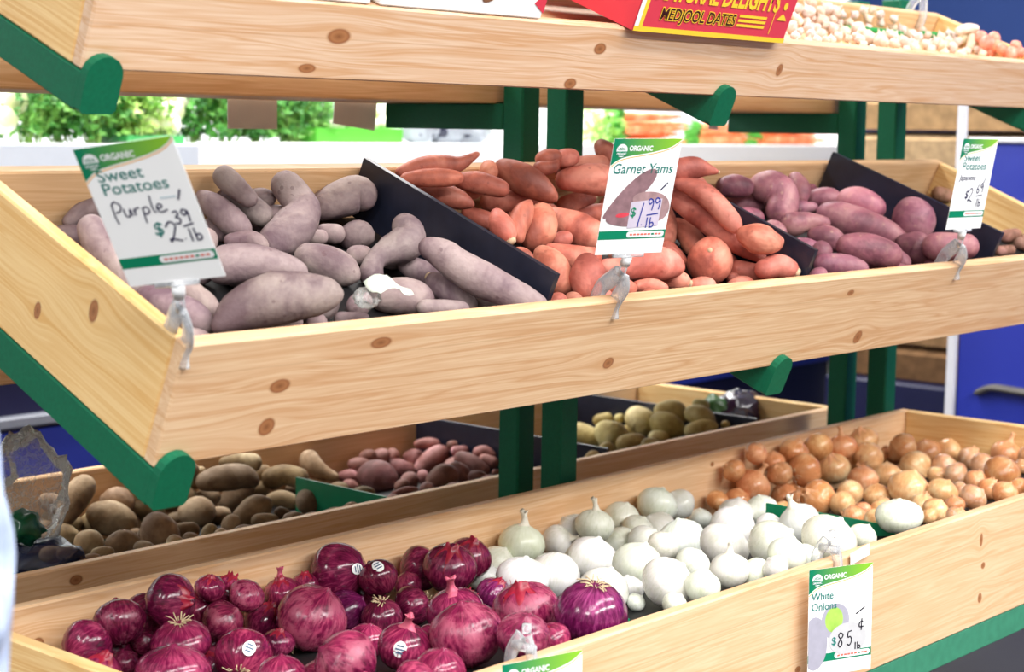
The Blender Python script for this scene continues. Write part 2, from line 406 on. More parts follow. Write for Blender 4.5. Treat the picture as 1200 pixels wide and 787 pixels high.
divider(BOT, 1.307, .10, .335, .05, .152, .152, GSTRIP, 'green_bin_divider', 'green divider strip between white and yellow onions', GD, .004)
divider(RBOT, .935, .03, .27, .05, .172, .172, GSTRIP, 'green_bin_divider', 'green divider strip in the potato bin left of the red potatoes', GD, .004)
divider(RBOT, 1.50, .03, .54, .05, .182, .182, NAVY, 'bin_divider', 'black divider panel in the potato bin behind the middle posts', GD)
divider(RBOT, 2.00, .03, .54, .05, .181, .181, NAVY, 'bin_divider', 'navy divider panel behind the gold potatoes', GD)

# ------------------------------------------------------------------ produce data (mm)
SPINES=[
('garnet','half-hidden orange yam above and right of the large blotched yam','orange yams',[(924,1659,1159,11.2),(915,1664,1157,13.2),(907,1668,1156,11.2)]),
('garnet','half-hidden orange yam above and left of the broad yam left of the card','orange yams',[(962,1658,1159,11.9),(953,1663,1157,14.0),(945,1668,1156,11.8)]),
('garnet','half-hidden orange yam right of the dark topmost yam','orange yams',[(1131,1670,1154,10.7),(1126,1669,1150,12.6),(1122,1669,1146,10.7)]),
('garnet','half-hidden orange yam left of the large blotched yam','orange yams',[(797,1674,1144,11.1),(794,1671,1139,13.0),(792,1669,1135,11.1)]),
('garnet','half-hidden orange yam left of the tapering yam at the back right','orange yams',[(1129,1624,1132,12.4),(1120,1630,1131,14.6),(1112,1637,1131,12.4)]),
('garnet','half-hidden orange yam below and right of the dark topmost yam','orange yams',[(1097,1674,1133,12.8),(1103,1667,1130,15.0),(1109,1660,1128,12.8)]),
('garnet','half-hidden orange yam right of the broad yam left of the card','orange yams',[(1097,1629,1115,11.7),(1090,1632,1112,13.8),(1083,1634,1108,11.7)]),
('garnet','half-hidden orange yam above and left of the longest yam','orange yams',[(1125,1610,1115,10.8),(1119,1612,1112,12.7),(1112,1614,1109,10.8)]),
('garnet','half-hidden orange yam just below the dark topmost yam','orange yams',[(1127,1684,1105,11.5),(1119,1688,1103,13.5),(1111,1692,1100,11.4)]),
('purple','half-hidden purple sweet potato right of the dark blunt purple one by the back board','purple sweet potatoes',[(381,1689,1110,10.4),(388,1684,1109,12.3),(394,1679,1108,10.5)]),
('garnet','half-hidden orange yam below and right of the broad yam left of the card','orange yams',[(1104,1679,1084,12.3),(1095,1685,1083,14.5),(1087,1691,1083,12.3)]),
('garnet','half-hidden orange yam just below the pointed yam on the divider rim','orange yams',[(735,1701,1083,9.5),(735,1698,1079,11.1),(736,1695,1076,9.5)]),
('rose','half-hidden mauve sweet potato below and left of the big double-lobed mauve one','mauve sweet potatoes',[(1393,1643,1059,14.0),(1401,1635,1057,16.5),(1409,1627,1056,14.0)]),
('garnet','half-hidden orange yam just above the spindle-shaped yam','orange yams',[(1063,1632,1058,11.1),(1059,1630,1054,13.0),(1055,1629,1050,11.0)]),
('rose','half-hidden mauve sweet potato just below the big double-lobed mauve one','mauve sweet potatoes',[(1406,1595,1042,13.1),(1408,1588,1038,15.5),(1411,1582,1034,13.1)]),
('garnet','half-hidden orange yam left of the ball-shaped yam','orange yams',[(1094,1599,1046,11.7),(1091,1597,1041,13.8),(1088,1595,1037,11.7)]),
('garnet','half-hidden orange yam above and left of the spindle-shaped yam','orange yams',[(1008,1604,1046,10.7),(1000,1608,1044,12.5),(992,1612,1043,10.6)]),
('garnet','half-hidden orange yam above and right of the pink oval yam','orange yams',[(1043,1593,1041,10.4),(1040,1591,1037,12.2),(1038,1589,1033,10.4)]),
('garnet','half-hidden orange yam below and right of the big round yam','orange yams',[(886,1602,1044,10.0),(879,1605,1042,11.7),(872,1609,1040,10.0)]),
('purple','half-hidden purple sweet potato below and left of the pitted diagonal purple one','purple sweet potatoes',[(275,1653,1066,11.6),(274,1650,1062,13.6),(272,1647,1057,11.6)]),
('rose','half-hidden mauve sweet potato below and right of the big double-lobed mauve one','mauve sweet potatoes',[(1393,1533,1015,13.8),(1401,1524,1013,16.2),(1408,1516,1012,13.8)]),
('rose','half-hidden mauve sweet potato below and left of the longest mauve one','mauve sweet potatoes',[(1398,1493,1014,12.9),(1397,1489,1009,15.1),(1395,1486,1004,12.9)]),
('garnet','half-hidden orange yam below and left of the big round yam','orange yams',[(719,1587,1032,10.1),(726,1582,1032,11.9),(733,1577,1032,10.1)]),
('garnet','half-hidden orange yam just below the broad yam left of the card','orange yams',[(962,1550,1025,11.3),(954,1555,1024,13.3),(946,1559,1022,11.3)]),
('rose','half-hidden mauve sweet potato left of the longest mauve one','mauve sweet potatoes',[(1305,1513,1007,12.4),(1310,1506,1005,14.6),(1314,1499,1002,12.4)]),
('garnet','half-hidden orange yam left of the pink oval yam','orange yams',[(750,1572,1029,10.0),(753,1567,1026,11.7),(756,1562,1023,10.0)]),
('purple','half-hidden purple sweet potato right of the big purple one behind the price card','purple sweet potatoes',[(175,1615,1043,9.6),(182,1611,1043,11.3),(189,1608,1042,9.6)]),
('rose','half-hidden mauve sweet potato below and left of the oval mauve one at the divider','mauve sweet potatoes',[(1211,1492,999,13.3),(1217,1484,997,15.6),(1223,1477,995,13.3)]),
('garnet','half-hidden orange yam below and right of the pointed yam on the divider rim','orange yams',[(678,1548,1022,8.9),(673,1549,1019,10.5),(667,1550,1016,8.9)]),
('garnet','half-hidden orange yam just below the large blotched yam','orange yams',[(700,1553,1018,9.2),(706,1549,1018,10.8),(712,1544,1017,9.2)]),
('rose','half-hidden mauve sweet potato just below the round mauve one','mauve sweet potatoes',[(1645,1428,977,12.9),(1645,1423,973,15.2),(1644,1418,968,12.9)]),
('rose','half-hidden mauve sweet potato just below the longest mauve one','mauve sweet potatoes',[(1489,1442,985,12.9),(1487,1439,980,15.1),(1485,1435,975,12.9)]),
('garnet','half-hidden orange yam just below the big round yam','orange yams',[(732,1526,1015,10.1),(726,1528,1012,11.8),(719,1529,1009,10.0)]),
('purple','half-hidden purple sweet potato left of the largest purple one in front','purple sweet potatoes',[(136,1595,1037,11.0),(143,1591,1036,12.9),(151,1587,1035,11.0)]),
('rose','half-hidden mauve sweet potato below and right of the longest mauve one','mauve sweet potatoes',[(1492,1397,976,13.6),(1484,1405,975,16.0),(1475,1413,975,13.6)]),
('rose','half-hidden mauve sweet potato below and right of the oval mauve one at the divider','mauve sweet potatoes',[(1574,1405,972,13.3),(1565,1411,970,15.7),(1556,1418,968,13.3)]),
('purple','half-hidden purple sweet potato just below the pitted diagonal purple one','purple sweet potatoes',[(215,1573,1031,9.4),(208,1575,1029,11.1),(202,1577,1027,9.4)]),
('rose','half-hidden mauve sweet potato below and left of the round mauve one','mauve sweet potatoes',[(1297,1430,981,12.0),(1292,1431,977,14.1),(1286,1431,972,12.0)]),
('garnet','half-hidden orange yam just below the long-tailed yam','orange yams',[(629,1516,1009,9.1),(623,1518,1007,10.6),(617,1520,1005,9.0)]),
('rose','half-hidden mauve sweet potato just below the oval mauve one at the divider','mauve sweet potatoes',[(1347,1403,973,13.4),(1340,1406,969,15.8),(1332,1408,965,13.4)]),
('garnet','half-hidden orange yam below and left of the broad yam left of the card','orange yams',[(665,1504,1004,9.1),(663,1502,1000,10.7),(661,1500,997,9.1)]),
('garnet','half-hidden orange yam below and right of the ball-shaped yam','orange yams',[(1086,1424,978,12.0),(1078,1429,976,14.2),(1070,1434,974,12.0)]),
('garnet','half-hidden orange yam just below the ball-shaped yam','orange yams',[(994,1449,979,11.5),(1001,1443,979,13.6),(1009,1437,979,11.6)]),
('garnet','half-hidden orange yam left of the spindle-shaped yam','orange yams',[(706,1486,997,9.0),(703,1485,993,10.6),(701,1483,990,9.0)]),
('garnet','half-hidden orange yam below and right of the longest yam','orange yams',[(1075,1405,974,10.4),(1079,1400,971,12.2),(1082,1394,969,10.4)]),
('garnet','half-hidden orange yam just below the longest yam','orange yams',[(1021,1416,972,9.9),(1016,1416,968,11.7),(1012,1416,964,9.9)]),
('garnet','half-hidden orange yam below and right of the spindle-shaped yam','orange yams',[(912,1419,972,9.5),(908,1419,968,11.2),(904,1418,965,9.5)]),
('garnet','half-hidden orange yam just below the spindle-shaped yam','orange yams',[(858,1429,975,10.6),(858,1425,971,12.5),(858,1422,967,10.6)]),
('garnet','half-hidden orange yam below and right of the pink oval yam','orange yams',[(770,1442,980,10.9),(770,1437,976,12.8),(771,1433,972,10.8)]),
('garnet','half-hidden orange yam right of the pink oval yam','orange yams',[(951,1412,966,9.3),(945,1417,966,11.0),(939,1422,966,9.3)]),
('garnet','half-hidden orange yam below and left of the pink oval yam','orange yams',[(677,1437,980,10.5),(673,1436,977,12.4),(669,1436,973,10.5)]),
('garnet','half-hidden orange yam below and left of the spindle-shaped yam','orange yams',[(791,1430,973,9.5),(793,1426,970,11.2),(794,1421,967,9.5)]),
('garnet','half-hidden orange yam below and left of the longest yam','orange yams',[(705,1438,979,10.6),(705,1434,975,12.5),(705,1430,971,10.6)]),
('purple','half-hidden purple sweet potato below and right of the pink-tipped egg-shaped purple one','purple sweet potatoes',[(367,1475,996,11.1),(361,1475,993,13.0),(356,1476,989,11.0)]),
('purple','half-hidden purple sweet potato just below the big purple one behind the price card','purple sweet potatoes',[(56,1507,1003,8.4),(50,1509,1002,9.9),(44,1510,1000,8.4)]),
('purple','half-hidden purple sweet potato below and left of the hooked purple one','purple sweet potatoes',[(55,1492,1006,8.8),(57,1488,1003,10.3),(59,1485,1000,8.8)]),
('purple','half-hidden purple sweet potato below and right of the plump purple one by the wrapper','purple sweet potatoes',[(445,1416,970,9.8),(443,1415,967,11.5),(440,1413,963,9.8)]),
('purple','half-hidden purple sweet potato below and right of the largest purple one in front','purple sweet potatoes',[(235,1447,984,10.5),(231,1446,980,12.4),(226,1445,976,10.5)]),
('purple','half-hidden purple sweet potato just below the pink-tipped egg-shaped purple one','purple sweet potatoes',[(268,1443,981,10.0),(265,1442,978,11.8),(261,1440,974,10.0)]),
('purple','half-hidden purple sweet potato just below the longest purple one','purple sweet potatoes',[(454,1388,970,9.8),(448,1391,968,11.5),(441,1394,967,9.7)]),
('purple','half-hidden purple sweet potato below and left of the longest purple one','purple sweet potatoes',[(401,1415,969,10.9),(403,1411,965,12.8),(404,1406,961,10.8)]),
('purple','half-hidden purple sweet potato below and left of the largest purple one in front','purple sweet potatoes',[(181,1438,978,9.2),(176,1438,975,10.8),(171,1439,973,9.2)]),
('purple','half-hidden purple sweet potato below and right of the big purple one behind the price card','purple sweet potatoes',[(87,1447,978,10.0),(94,1443,977,11.8),(101,1439,976,10.0)]),
('purple','half-hidden purple sweet potato below and left of the pink-tipped egg-shaped purple one','purple sweet potatoes',[(142,1437,978,10.5),(142,1433,974,12.3),(143,1429,970,10.5)]),
('goldpotato','half-hidden gold potato below and left of the biggest gold potato','gold potatoes',[(1651,2027,587,13.5),(1655,2019,584,15.9),(1658,2011,581,13.5)]),
('goldpotato','half-hidden gold potato below and left of the round gold potato by the near board','gold potatoes',[(1645,2122,568,13.1),(1639,2124,563,15.4),(1633,2126,559,13.1)]),
('redpotato','half-hidden red potato left of the bright pink potato','red potatoes',[(1411,2499,536,11.8),(1410,2495,532,13.9),(1409,2492,527,11.8)]),
('redpotato','half-hidden red potato just above the big round red potato','red potatoes',[(1346,2492,543,11.1),(1339,2496,541,13.0),(1333,2499,539,11.1)]),
('redpotato','half-hidden red potato left of the large oval red potato','red potatoes',[(1380,2489,539,12.5),(1373,2494,537,14.7),(1365,2498,534,12.5)]),
('goldpotato','half-hidden gold potato below and left of the tallest gold potato','gold potatoes',[(1474,2020,588,12.6),(1470,2019,583,14.8),(1466,2018,579,12.6)]),
('redpotato','half-hidden red potato above and left of the big round red potato','red potatoes',[(1304,2498,528,12.5),(1311,2491,528,14.7),(1319,2484,528,12.5)]),
('russet','half-hidden brown potato left of the broad dark potato','brown potatoes',[(884,2499,580,12.0),(889,2492,578,14.1),(895,2486,575,12.0)]),
('russet','half-hidden brown potato left of the light oval potato','brown potatoes',[(1069,2492,548,12.6),(1061,2495,545,14.8),(1054,2498,542,12.6)]),
('russet','half-hidden brown potato right of the potato behind the green arm','brown potatoes',[(822,2497,571,14.1),(830,2489,571,16.5),(839,2482,570,14.1)]),
('russet','half-hidden brown potato above and right of the potato behind the green arm','brown potatoes',[(767,2497,580,14.0),(775,2489,578,16.5),(783,2482,577,14.0)]),
('redpotato','half-hidden red potato just below the long red potato by the post','red potatoes',[(1286,2153,557,10.6),(1291,2146,556,12.5),(1296,2139,554,10.6)]),
('redpotato','half-hidden red potato below and left of the large oval red potato','red potatoes',[(1336,2336,526,10.3),(1334,2333,522,12.1),(1333,2331,518,10.3)]),
('redpotato','half-hidden red potato below and right of the long red potato by the post','red potatoes',[(1207,2048,575,10.3),(1212,2041,574,12.1),(1217,2035,574,10.3)]),
('russet','half-hidden brown potato left of the bright-edged oval potato','brown potatoes',[(892,2499,553,11.9),(899,2492,553,14.1),(906,2486,552,12.0)]),
('redpotato','half-hidden red potato right of the big round red potato','red potatoes',[(1220,2270,535,9.9),(1215,2272,532,11.6),(1211,2273,529,9.9)]),
('redpotato','half-hidden red potato left of the big round red potato','red potatoes',[(1249,2458,501,10.3),(1253,2453,499,12.1),(1256,2447,496,10.3)]),
('russet','half-hidden brown potato above and right of the dark round potato by the green divider','brown potatoes',[(1185,2455,505,13.1),(1178,2457,501,15.4),(1172,2458,497,13.1)]),
('redpotato','half-hidden red potato below and right of the large oval red potato','red potatoes',[(1115,2003,581,9.2),(1110,2007,579,10.8),(1104,2011,578,9.2)]),
('redpotato','half-hidden red potato below and left of the long red potato by the post','red potatoes',[(1092,2010,584,11.1),(1085,2014,582,13.1),(1079,2018,579,11.1)]),
('russet','half-hidden brown potato right of the bright-edged oval potato','brown potatoes',[(1056,2484,517,14.8),(1047,2490,515,17.3),(1038,2496,513,14.7)]),
('redpotato','half-hidden red potato just below the large oval red potato','red potatoes',[(1100,2092,572,10.9),(1099,2089,569,12.8),(1098,2086,565,10.9)]),
('russet','half-hidden brown potato below and right of the peanut-shaped potato','brown potatoes',[(1186,2403,510,12.9),(1178,2408,508,15.1),(1170,2413,506,12.9)]),
('russet','half-hidden brown potato above and right of the greenish round potato','brown potatoes',[(871,2496,536,14.7),(877,2489,533,17.3),(882,2481,529,14.7)]),
('russet','half-hidden brown potato right of the dark round potato by the green divider','brown potatoes',[(1094,2232,540,12.7),(1086,2239,540,14.9),(1079,2246,539,12.7)]),
('russet','half-hidden brown potato just above the greenish round potato','brown potatoes',[(812,2486,544,13.0),(804,2492,543,15.3),(795,2498,543,13.0)]),
('redpotato','half-hidden red potato just below the bright pink potato','red potatoes',[(1014,2020,580,8.9),(1010,2021,577,10.4),(1005,2022,575,8.9)]),
('redpotato','half-hidden red potato just below the big round red potato','red potatoes',[(977,2069,569,10.0),(971,2074,568,11.8),(964,2078,567,10.0)]),
('russet','half-hidden brown potato right of the large wedge-shaped potato','brown potatoes',[(849,2485,524,14.1),(840,2490,522,16.6),(830,2495,521,14.1)]),
('russet','half-hidden brown potato left of the tall leaning potato','brown potatoes',[(594,2497,562,13.5),(601,2490,559,15.9),(608,2483,556,13.5)]),
('redpotato','half-hidden red potato below and right of the big round red potato','red potatoes',[(940,2012,587,10.5),(938,2009,583,12.4),(937,2007,579,10.5)]),
('russet','half-hidden brown potato above and left of the greenish round potato','brown potatoes',[(787,2477,528,14.1),(778,2481,525,16.5),(769,2486,523,14.0)]),
('russet','half-hidden brown potato below and right of the light oval potato','brown potatoes',[(851,2013,586,11.4),(846,2013,582,13.4),(842,2013,579,11.3)]),
('russet','half-hidden brown potato below and right of the dark round potato by the green divider','brown potatoes',[(820,2013,582,11.6),(813,2017,580,13.6),(805,2022,578,11.6)]),
('russet','half-hidden brown potato below and left of the bright-edged oval potato','brown potatoes',[(862,2356,519,13.5),(853,2361,518,15.8),(845,2366,516,13.4)]),
('russet','half-hidden brown potato just below the dark round potato by the green divider','brown potatoes',[(784,2024,578,10.6),(778,2029,577,12.5),(771,2034,576,10.6)]),
('russet','half-hidden brown potato below and left of the tall leaning potato','brown potatoes',[(600,2498,533,12.4),(602,2493,529,14.6),(604,2488,525,12.4)]),
('russet','half-hidden brown potato below and left of the broad dark potato','brown potatoes',[(837,2447,501,12.0),(829,2451,499,14.1),(821,2455,497,12.0)]),
('russet','half-hidden brown potato below and left of the dark round potato by the green divider','brown potatoes',[(773,2078,570,11.1),(779,2071,570,13.1),(785,2065,569,11.1)]),
('russet','half-hidden brown potato left of the large wedge-shaped potato','brown potatoes',[(678,2497,514,13.9),(678,2492,509,16.4),(678,2487,504,13.9)]),
('russet','half-hidden brown potato just below the bright-edged oval potato','brown potatoes',[(736,2175,557,12.1),(732,2175,553,14.2),(727,2174,549,12.0)]),
('russet','half-hidden brown potato just below the tall leaning potato','brown potatoes',[(653,2496,516,11.3),(647,2497,513,13.3),(641,2499,511,11.3)]),
('russet','half-hidden brown potato just below the broad dark potato','brown potatoes',[(662,2044,574,10.6),(655,2049,573,12.5),(648,2053,572,10.6)]),
('russet','half-hidden brown potato right of the greenish round potato','brown potatoes',[(655,2130,564,10.5),(652,2129,560,12.3),(649,2127,556,10.5)]),
('russet','half-hidden brown potato just below the pale potato at the top','brown potatoes',[(603,2039,581,10.1),(603,2036,577,11.9),(603,2032,574,10.1)]),
('russet','half-hidden brown potato below and right of the potato behind the green arm','brown potatoes',[(563,2066,576,10.4),(566,2061,573,12.2),(569,2055,570,10.4)]),
('russet','half-hidden brown potato below and right of the greenish round potato','brown potatoes',[(516,2039,584,11.6),(515,2035,579,13.6),(514,2032,575,11.6)]),
('russet','half-hidden brown potato below and left of the greenish round potato','brown potatoes',[(484,2078,574,11.0),(488,2072,571,13.0),(493,2067,568,11.0)]),
('russet','half-hidden brown potato below and left of the large wedge-shaped potato','brown potatoes',[(481,2245,535,10.8),(474,2250,536,12.7),(467,2255,536,10.8)]),
('russet','half-hidden brown potato below and left of the potato behind the green arm','brown potatoes',[(481,2292,527,11.2),(474,2297,527,13.2),(466,2301,527,11.2)]),
('russet','half-hidden brown potato just below the large wedge-shaped potato','brown potatoes',[(479,2153,553,10.3),(472,2157,552,12.1),(465,2162,552,10.3)]),
('russet','half-hidden brown potato just below the potato behind the green arm','brown potatoes',[(398,2071,571,10.8),(392,2073,569,12.6),(386,2075,567,10.7)]),
('purple','shadowed purple sweet potato leaning on the back board, left of the purple price card','purple sweet potatoes',[(111,1694,1087,6.8),(130,1694,1097,11.0),(150,1689,1102,12.4)]),
('purple','purple sweet potato poking out lowest against the left side board','purple sweet potatoes',[(99,1690,1074,9.5),(112,1682,1072,12.2),(126,1674,1070,10.9)]),
('purple','dark blunt purple sweet potato slanting against the back board right of the price card','purple sweet potatoes',[(321,1675,1137,13.1),(328,1661,1124,13.1),(336,1644,1110,10.2)]),
('purple','greyish purple sweet potato directly below the dark blunt one at the back board','purple sweet potatoes',[(332,1689,1110,10.3),(349,1673,1103,16.2),(363,1654,1089,14.7)]),
('purple','pitted purple sweet potato lying diagonally along the right edge of the price card','purple sweet potatoes',[(298,1690,1113,7.3),(306,1675,1101,14.5),(318,1653,1081,15.9),(325,1642,1073,10.1)]),
('purple','small purple sweet potato below and left of the pitted diagonal purple one','purple sweet potatoes',[(308,1687,1077,8.8),(317,1675,1068,11.7)]),
('purple','thick purple sweet potato at the back, its round end against the black divider','purple sweet potatoes',[(491,1687,1096,18.6),(516,1678,1104,23.4),(540,1670,1111,23.5),(544,1662,1105,15.7)]),
('purple','round dark purple sweet potato below the thick one by the divider','purple sweet potatoes',[(497,1639,1058,15.4),(508,1635,1061,18.5),(514,1630,1059,13.9)]),
('purple','small purple sweet potato just above the pink-tipped egg-shaped purple one','purple sweet potatoes',[(459,1647,1065,10.6),(472,1638,1063,12.2)]),
('purple','small purple sweet potato right of the pink-tipped egg-shaped purple one','purple sweet potatoes',[(468,1598,1038,12.0),(478,1592,1038,12.1)]),
('purple','small purple sweet potato above and left of the pink-tipped egg-shaped purple one','purple sweet potatoes',[(435,1642,1060,9.0),(445,1636,1060,9.1)]),
('purple','big purple sweet potato half behind the purple price card, along the left board','purple sweet potatoes',[(87,1614,1085,14.5),(90,1596,1065,19.6),(96,1577,1045,19.6),(100,1561,1027,15.6)]),
('purple','large purple sweet potato bent like a hook in the middle of its pile','purple sweet potatoes',[(405,1658,1126,17.9),(409,1644,1112,19.4),(410,1628,1094,20.8),(386,1623,1072,25.0),(359,1626,1058,20.4),(348,1627,1052,11.6)]),
('purple','slender purple sweet potato lying across just below the hooked one','purple sweet potatoes',[(300,1636,1061,8.6),(321,1625,1062,11.5),(330,1614,1055,8.6)]),
('purple','long purple sweet potato behind the largest one at the front board','purple sweet potatoes',[(217,1546,1041,21.6),(246,1531,1043,20.4),(275,1510,1037,16.4),(290,1499,1034,9.6)]),
('purple','smooth egg-shaped purple sweet potato with a pinkish tip, right of the hooked one','purple sweet potatoes',[(373,1581,1042,15.9),(389,1564,1034,20.3),(402,1549,1026,18.8),(409,1539,1020,10.1)]),
('purple','purple sweet potato right behind the one at the corner sign clip','purple sweet potatoes',[(146,1524,1019,15.7),(158,1503,1002,13.1),(164,1493,994,7.8)]),
('purple','purple sweet potato in the front left corner behind the clear sign clip','purple sweet potatoes',[(85,1511,1016,12.7),(103,1493,1006,19.1),(120,1474,994,16.6),(125,1465,986,10.2)]),
('purple','sliver of purple sweet potato showing at the front board right of the largest','purple sweet potatoes',[(316,1459,980,8.2),(340,1445,980,6.9)]),
('purple','largest purple sweet potato lying along the front board','purple sweet potatoes',[(116,1428,990,8.8),(142,1425,1004,20.2),(171,1416,1013,28.0),(200,1404,1017,25.6),(226,1391,1019,19.3),(239,1384,1019,10.3)]),
('purple','shadowed brown-purple sweet potato tucked under the longest one','purple sweet potatoes',[(543,1451,989,13.5),(553,1439,984,10.8)]),
('purple','longest slim purple sweet potato slanting down beside the black divider','purple sweet potatoes',[(477,1478,1055,11.9),(487,1464,1048,17.2),(499,1439,1030,19.8),(512,1419,1017,21.1),(529,1395,1005,18.4),(544,1373,993,14.5),(556,1362,990,7.9)]),
('purple','small round purple sweet potato resting against the middle of the longest one','purple sweet potatoes',[(535,1473,1007,12.2),(551,1470,1015,13.6)]),
('purple','purple sweet potato just above the plump purple one by the wrapper','purple sweet potatoes',[(507,1549,1028,9.6),(519,1534,1020,15.0),(530,1518,1010,15.0)]),
('purple','knobbly purple sweet potato with a waist and a round lower lobe, centre right','purple sweet potatoes',[(510,1553,1077,15.0),(509,1540,1061,21.8),(489,1543,1051,20.3),(469,1549,1043,14.8),(454,1549,1033,12.1),(444,1543,1019,14.7)]),
('purple','plump purple sweet potato under the crumpled white wrapper at the front board','purple sweet potatoes',[(408,1481,998,18.1),(425,1469,998,22.1),(440,1458,995,19.5),(447,1451,993,10.4)]),
('purple','purple sweet potato with a reddish cut tip pointing up, near the front board','purple sweet potatoes',[(500,1490,1012,10.7),(505,1478,1003,16.1),(514,1461,990,16.0),(521,1449,983,10.7)]),
('purple','thin purple sweet potato just showing above the front board beside the plump one','purple sweet potatoes',[(427,1434,988,9.0),(449,1420,987,9.0),(466,1407,986,7.8)]),
('garnet','dark maroon yam standing highest, just left of the garnet yams card','orange yams',[(1033,1661,1176,9.9),(1035,1651,1167,14.8),(1039,1640,1157,13.1)]),
('garnet','thin-tailed yam in front of the green post','orange yams',[(889,1657,1142,11.1),(906,1647,1145,8.9),(916,1647,1153,3.2)]),
('garnet','brownish yam along the back below the dark topmost one','orange yams',[(961,1676,1137,11.4),(986,1664,1144,14.7),(1015,1645,1147,14.7)]),
('garnet','broad yam with a long thin tail pointing up right, at the back','orange yams',[(626,1681,1139,5.9),(655,1668,1146,13.3),(679,1655,1149,13.3),(699,1642,1149,10.4),(716,1637,1157,6.6),(730,1634,1164,3.6)]),
('garnet','small orange yam below and left of the long-tailed yam','orange yams',[(624,1666,1130,8.8),(647,1652,1132,11.7),(672,1636,1132,11.8),(685,1628,1132,8.8)]),
('garnet','orange yam right of the pointed yam on the divider rim','orange yams',[(749,1680,1125,12.2),(768,1665,1123,15.3),(790,1643,1115,12.2)]),
('garnet','tan orange yam tapering to a dark point just above the black divider','orange yams',[(678,1688,1113,10.5),(697,1672,1108,15.0),(713,1654,1101,13.5),(726,1641,1095,5.4)]),
('garnet','slim yam with a white tip pointing up right','orange yams',[(779,1688,1108,9.3),(799,1685,1120,9.9),(817,1682,1131,6.2)]),
('garnet','orange yam below and left of the large blotched yam','orange yams',[(817,1693,1094,12.5),(834,1683,1096,17.3),(853,1671,1098,15.7),(873,1659,1099,11.0),(883,1650,1098,7.9)]),
('garnet','broad pale orange yam touching the left edge of the garnet yams card','orange yams',[(946,1655,1125,16.1),(968,1640,1127,20.9),(989,1623,1125,22.6),(997,1614,1122,16.1)]),
('garnet','large orange yam with dark blotches and a rounded end, in front of the green posts','orange yams',[(826,1672,1145,12.5),(833,1657,1134,20.2),(847,1636,1122,20.2),(858,1617,1109,14.0),(862,1608,1103,7.8)]),
('garnet','orange yam below and right of the pointed yam on the divider rim','orange yams',[(775,1696,1080,7.7),(787,1682,1072,12.4),(795,1672,1068,12.4)]),
('garnet','brown yam with a chalky white tip pointing at the garnet yams card','orange yams',[(995,1695,1084,14.9),(1014,1686,1089,16.5),(1034,1677,1095,7.3)]),
('garnet','orange yam just below the broad yam left of the card','orange yams',[(996,1674,1068,9.9),(1018,1663,1073,13.2),(1032,1653,1075,13.2)]),
('garnet','big rounded orange yam in the left half of the yam pile','orange yams',[(843,1612,1079,17.0),(830,1604,1061,24.6),(814,1602,1046,18.4)]),
('garnet','dusky purplish yam leaning upright against the big round one','orange yams',[(815,1612,1095,6.1),(799,1610,1080,15.2),(780,1604,1059,13.6),(777,1596,1048,7.5)]),
('garnet','stubby pink yam with a white tip standing just over the black divider','orange yams',[(756,1620,1081,9.0),(753,1609,1066,16.5),(753,1599,1055,15.0)]),
('garnet','bright orange red yam running under the left edge of the card','orange yams',[(906,1645,1080,6.4),(910,1632,1069,15.9),(922,1608,1054,23.7),(935,1590,1045,22.1)]),
('garnet','tan brown yam lying across below the card, behind the pink oval one','orange yams',[(809,1565,1030,12.1),(820,1551,1024,16.6),(839,1534,1021,16.7),(855,1525,1024,12.1)]),
('garnet','pink yam half hidden by the front end of the left divider','orange yams',[(729,1512,1034,11.6),(732,1494,1017,20.3),(728,1476,995,17.3)]),
('garnet','yam tapering to a cut end that points right, behind the card','orange yams',[(1076,1546,1139,17.5),(1098,1533,1145,16.1),(1112,1519,1143,8.8),(1121,1509,1140,4.4)]),
('garnet','small orange yam just below the tapering yam at the back right','orange yams',[(1116,1564,1122,8.9),(1132,1554,1125,8.9),(1138,1543,1120,5.9)]),
('garnet','smooth orange yam lying right behind the longest one','orange yams',[(1062,1535,1122,8.7),(1079,1512,1114,14.5),(1088,1486,1095,15.9),(1091,1459,1070,14.4),(1090,1448,1059,8.6)]),
('garnet','orange yam above and right of the spindle-shaped yam','orange yams',[(1104,1591,1078,11.9),(1096,1577,1058,13.4),(1082,1569,1038,13.3)]),
('garnet','red orange yam pinned under the longest one and the ball-shaped one','orange yams',[(1123,1582,1057,10.5),(1127,1566,1046,16.5),(1127,1547,1026,17.9)]),
('garnet','narrow yam tapering to a point, right of the lower end of the card','orange yams',[(1062,1551,1023,13.0),(1067,1534,1011,9.7),(1070,1526,1005,4.9)]),
('garnet','small orange yam just below the spindle-shaped yam','orange yams',[(886,1471,984,7.6),(903,1457,984,10.6),(913,1446,981,7.6)]),
('garnet','short yam with a pale cut stub facing out, at the front board','orange yams',[(957,1479,991,10.8),(970,1465,988,13.9),(975,1458,986,11.8)]),
('garnet','small pink yam behind the clear clip at the front board','orange yams',[(818,1467,988,13.3),(831,1454,985,14.8),(841,1447,985,8.9)]),
('garnet','big pale spindle-shaped yam lying level just below the card','orange yams',[(870,1517,1009,10.7),(888,1500,1006,15.2),(914,1485,1012,21.4),(937,1468,1013,23.0),(951,1452,1009,12.3)]),
('garnet','plump pink oval yam at the front board, left of the clip','orange yams',[(753,1453,1022,15.9),(744,1444,1005,23.0),(734,1438,992,17.1)]),
('garnet','pointed pink yam lying on the right divider','orange yams',[(1084,1429,1051,12.8),(1096,1413,1046,21.4),(1108,1397,1041,15.7),(1121,1388,1043,3.4)]),
('garnet','orange yam right of the ball-shaped yam','orange yams',[(1113,1461,996,14.5),(1130,1441,991,14.5)]),
('garnet','small orange yam below and right of the ball-shaped yam','orange yams',[(1095,1455,985,8.7)]),
('garnet','orange yam with a grey stem scar in the front corner by the right divider','orange yams',[(1102,1405,1001,14.3),(1121,1394,1006,16.6),(1130,1380,1001,14.3)]),
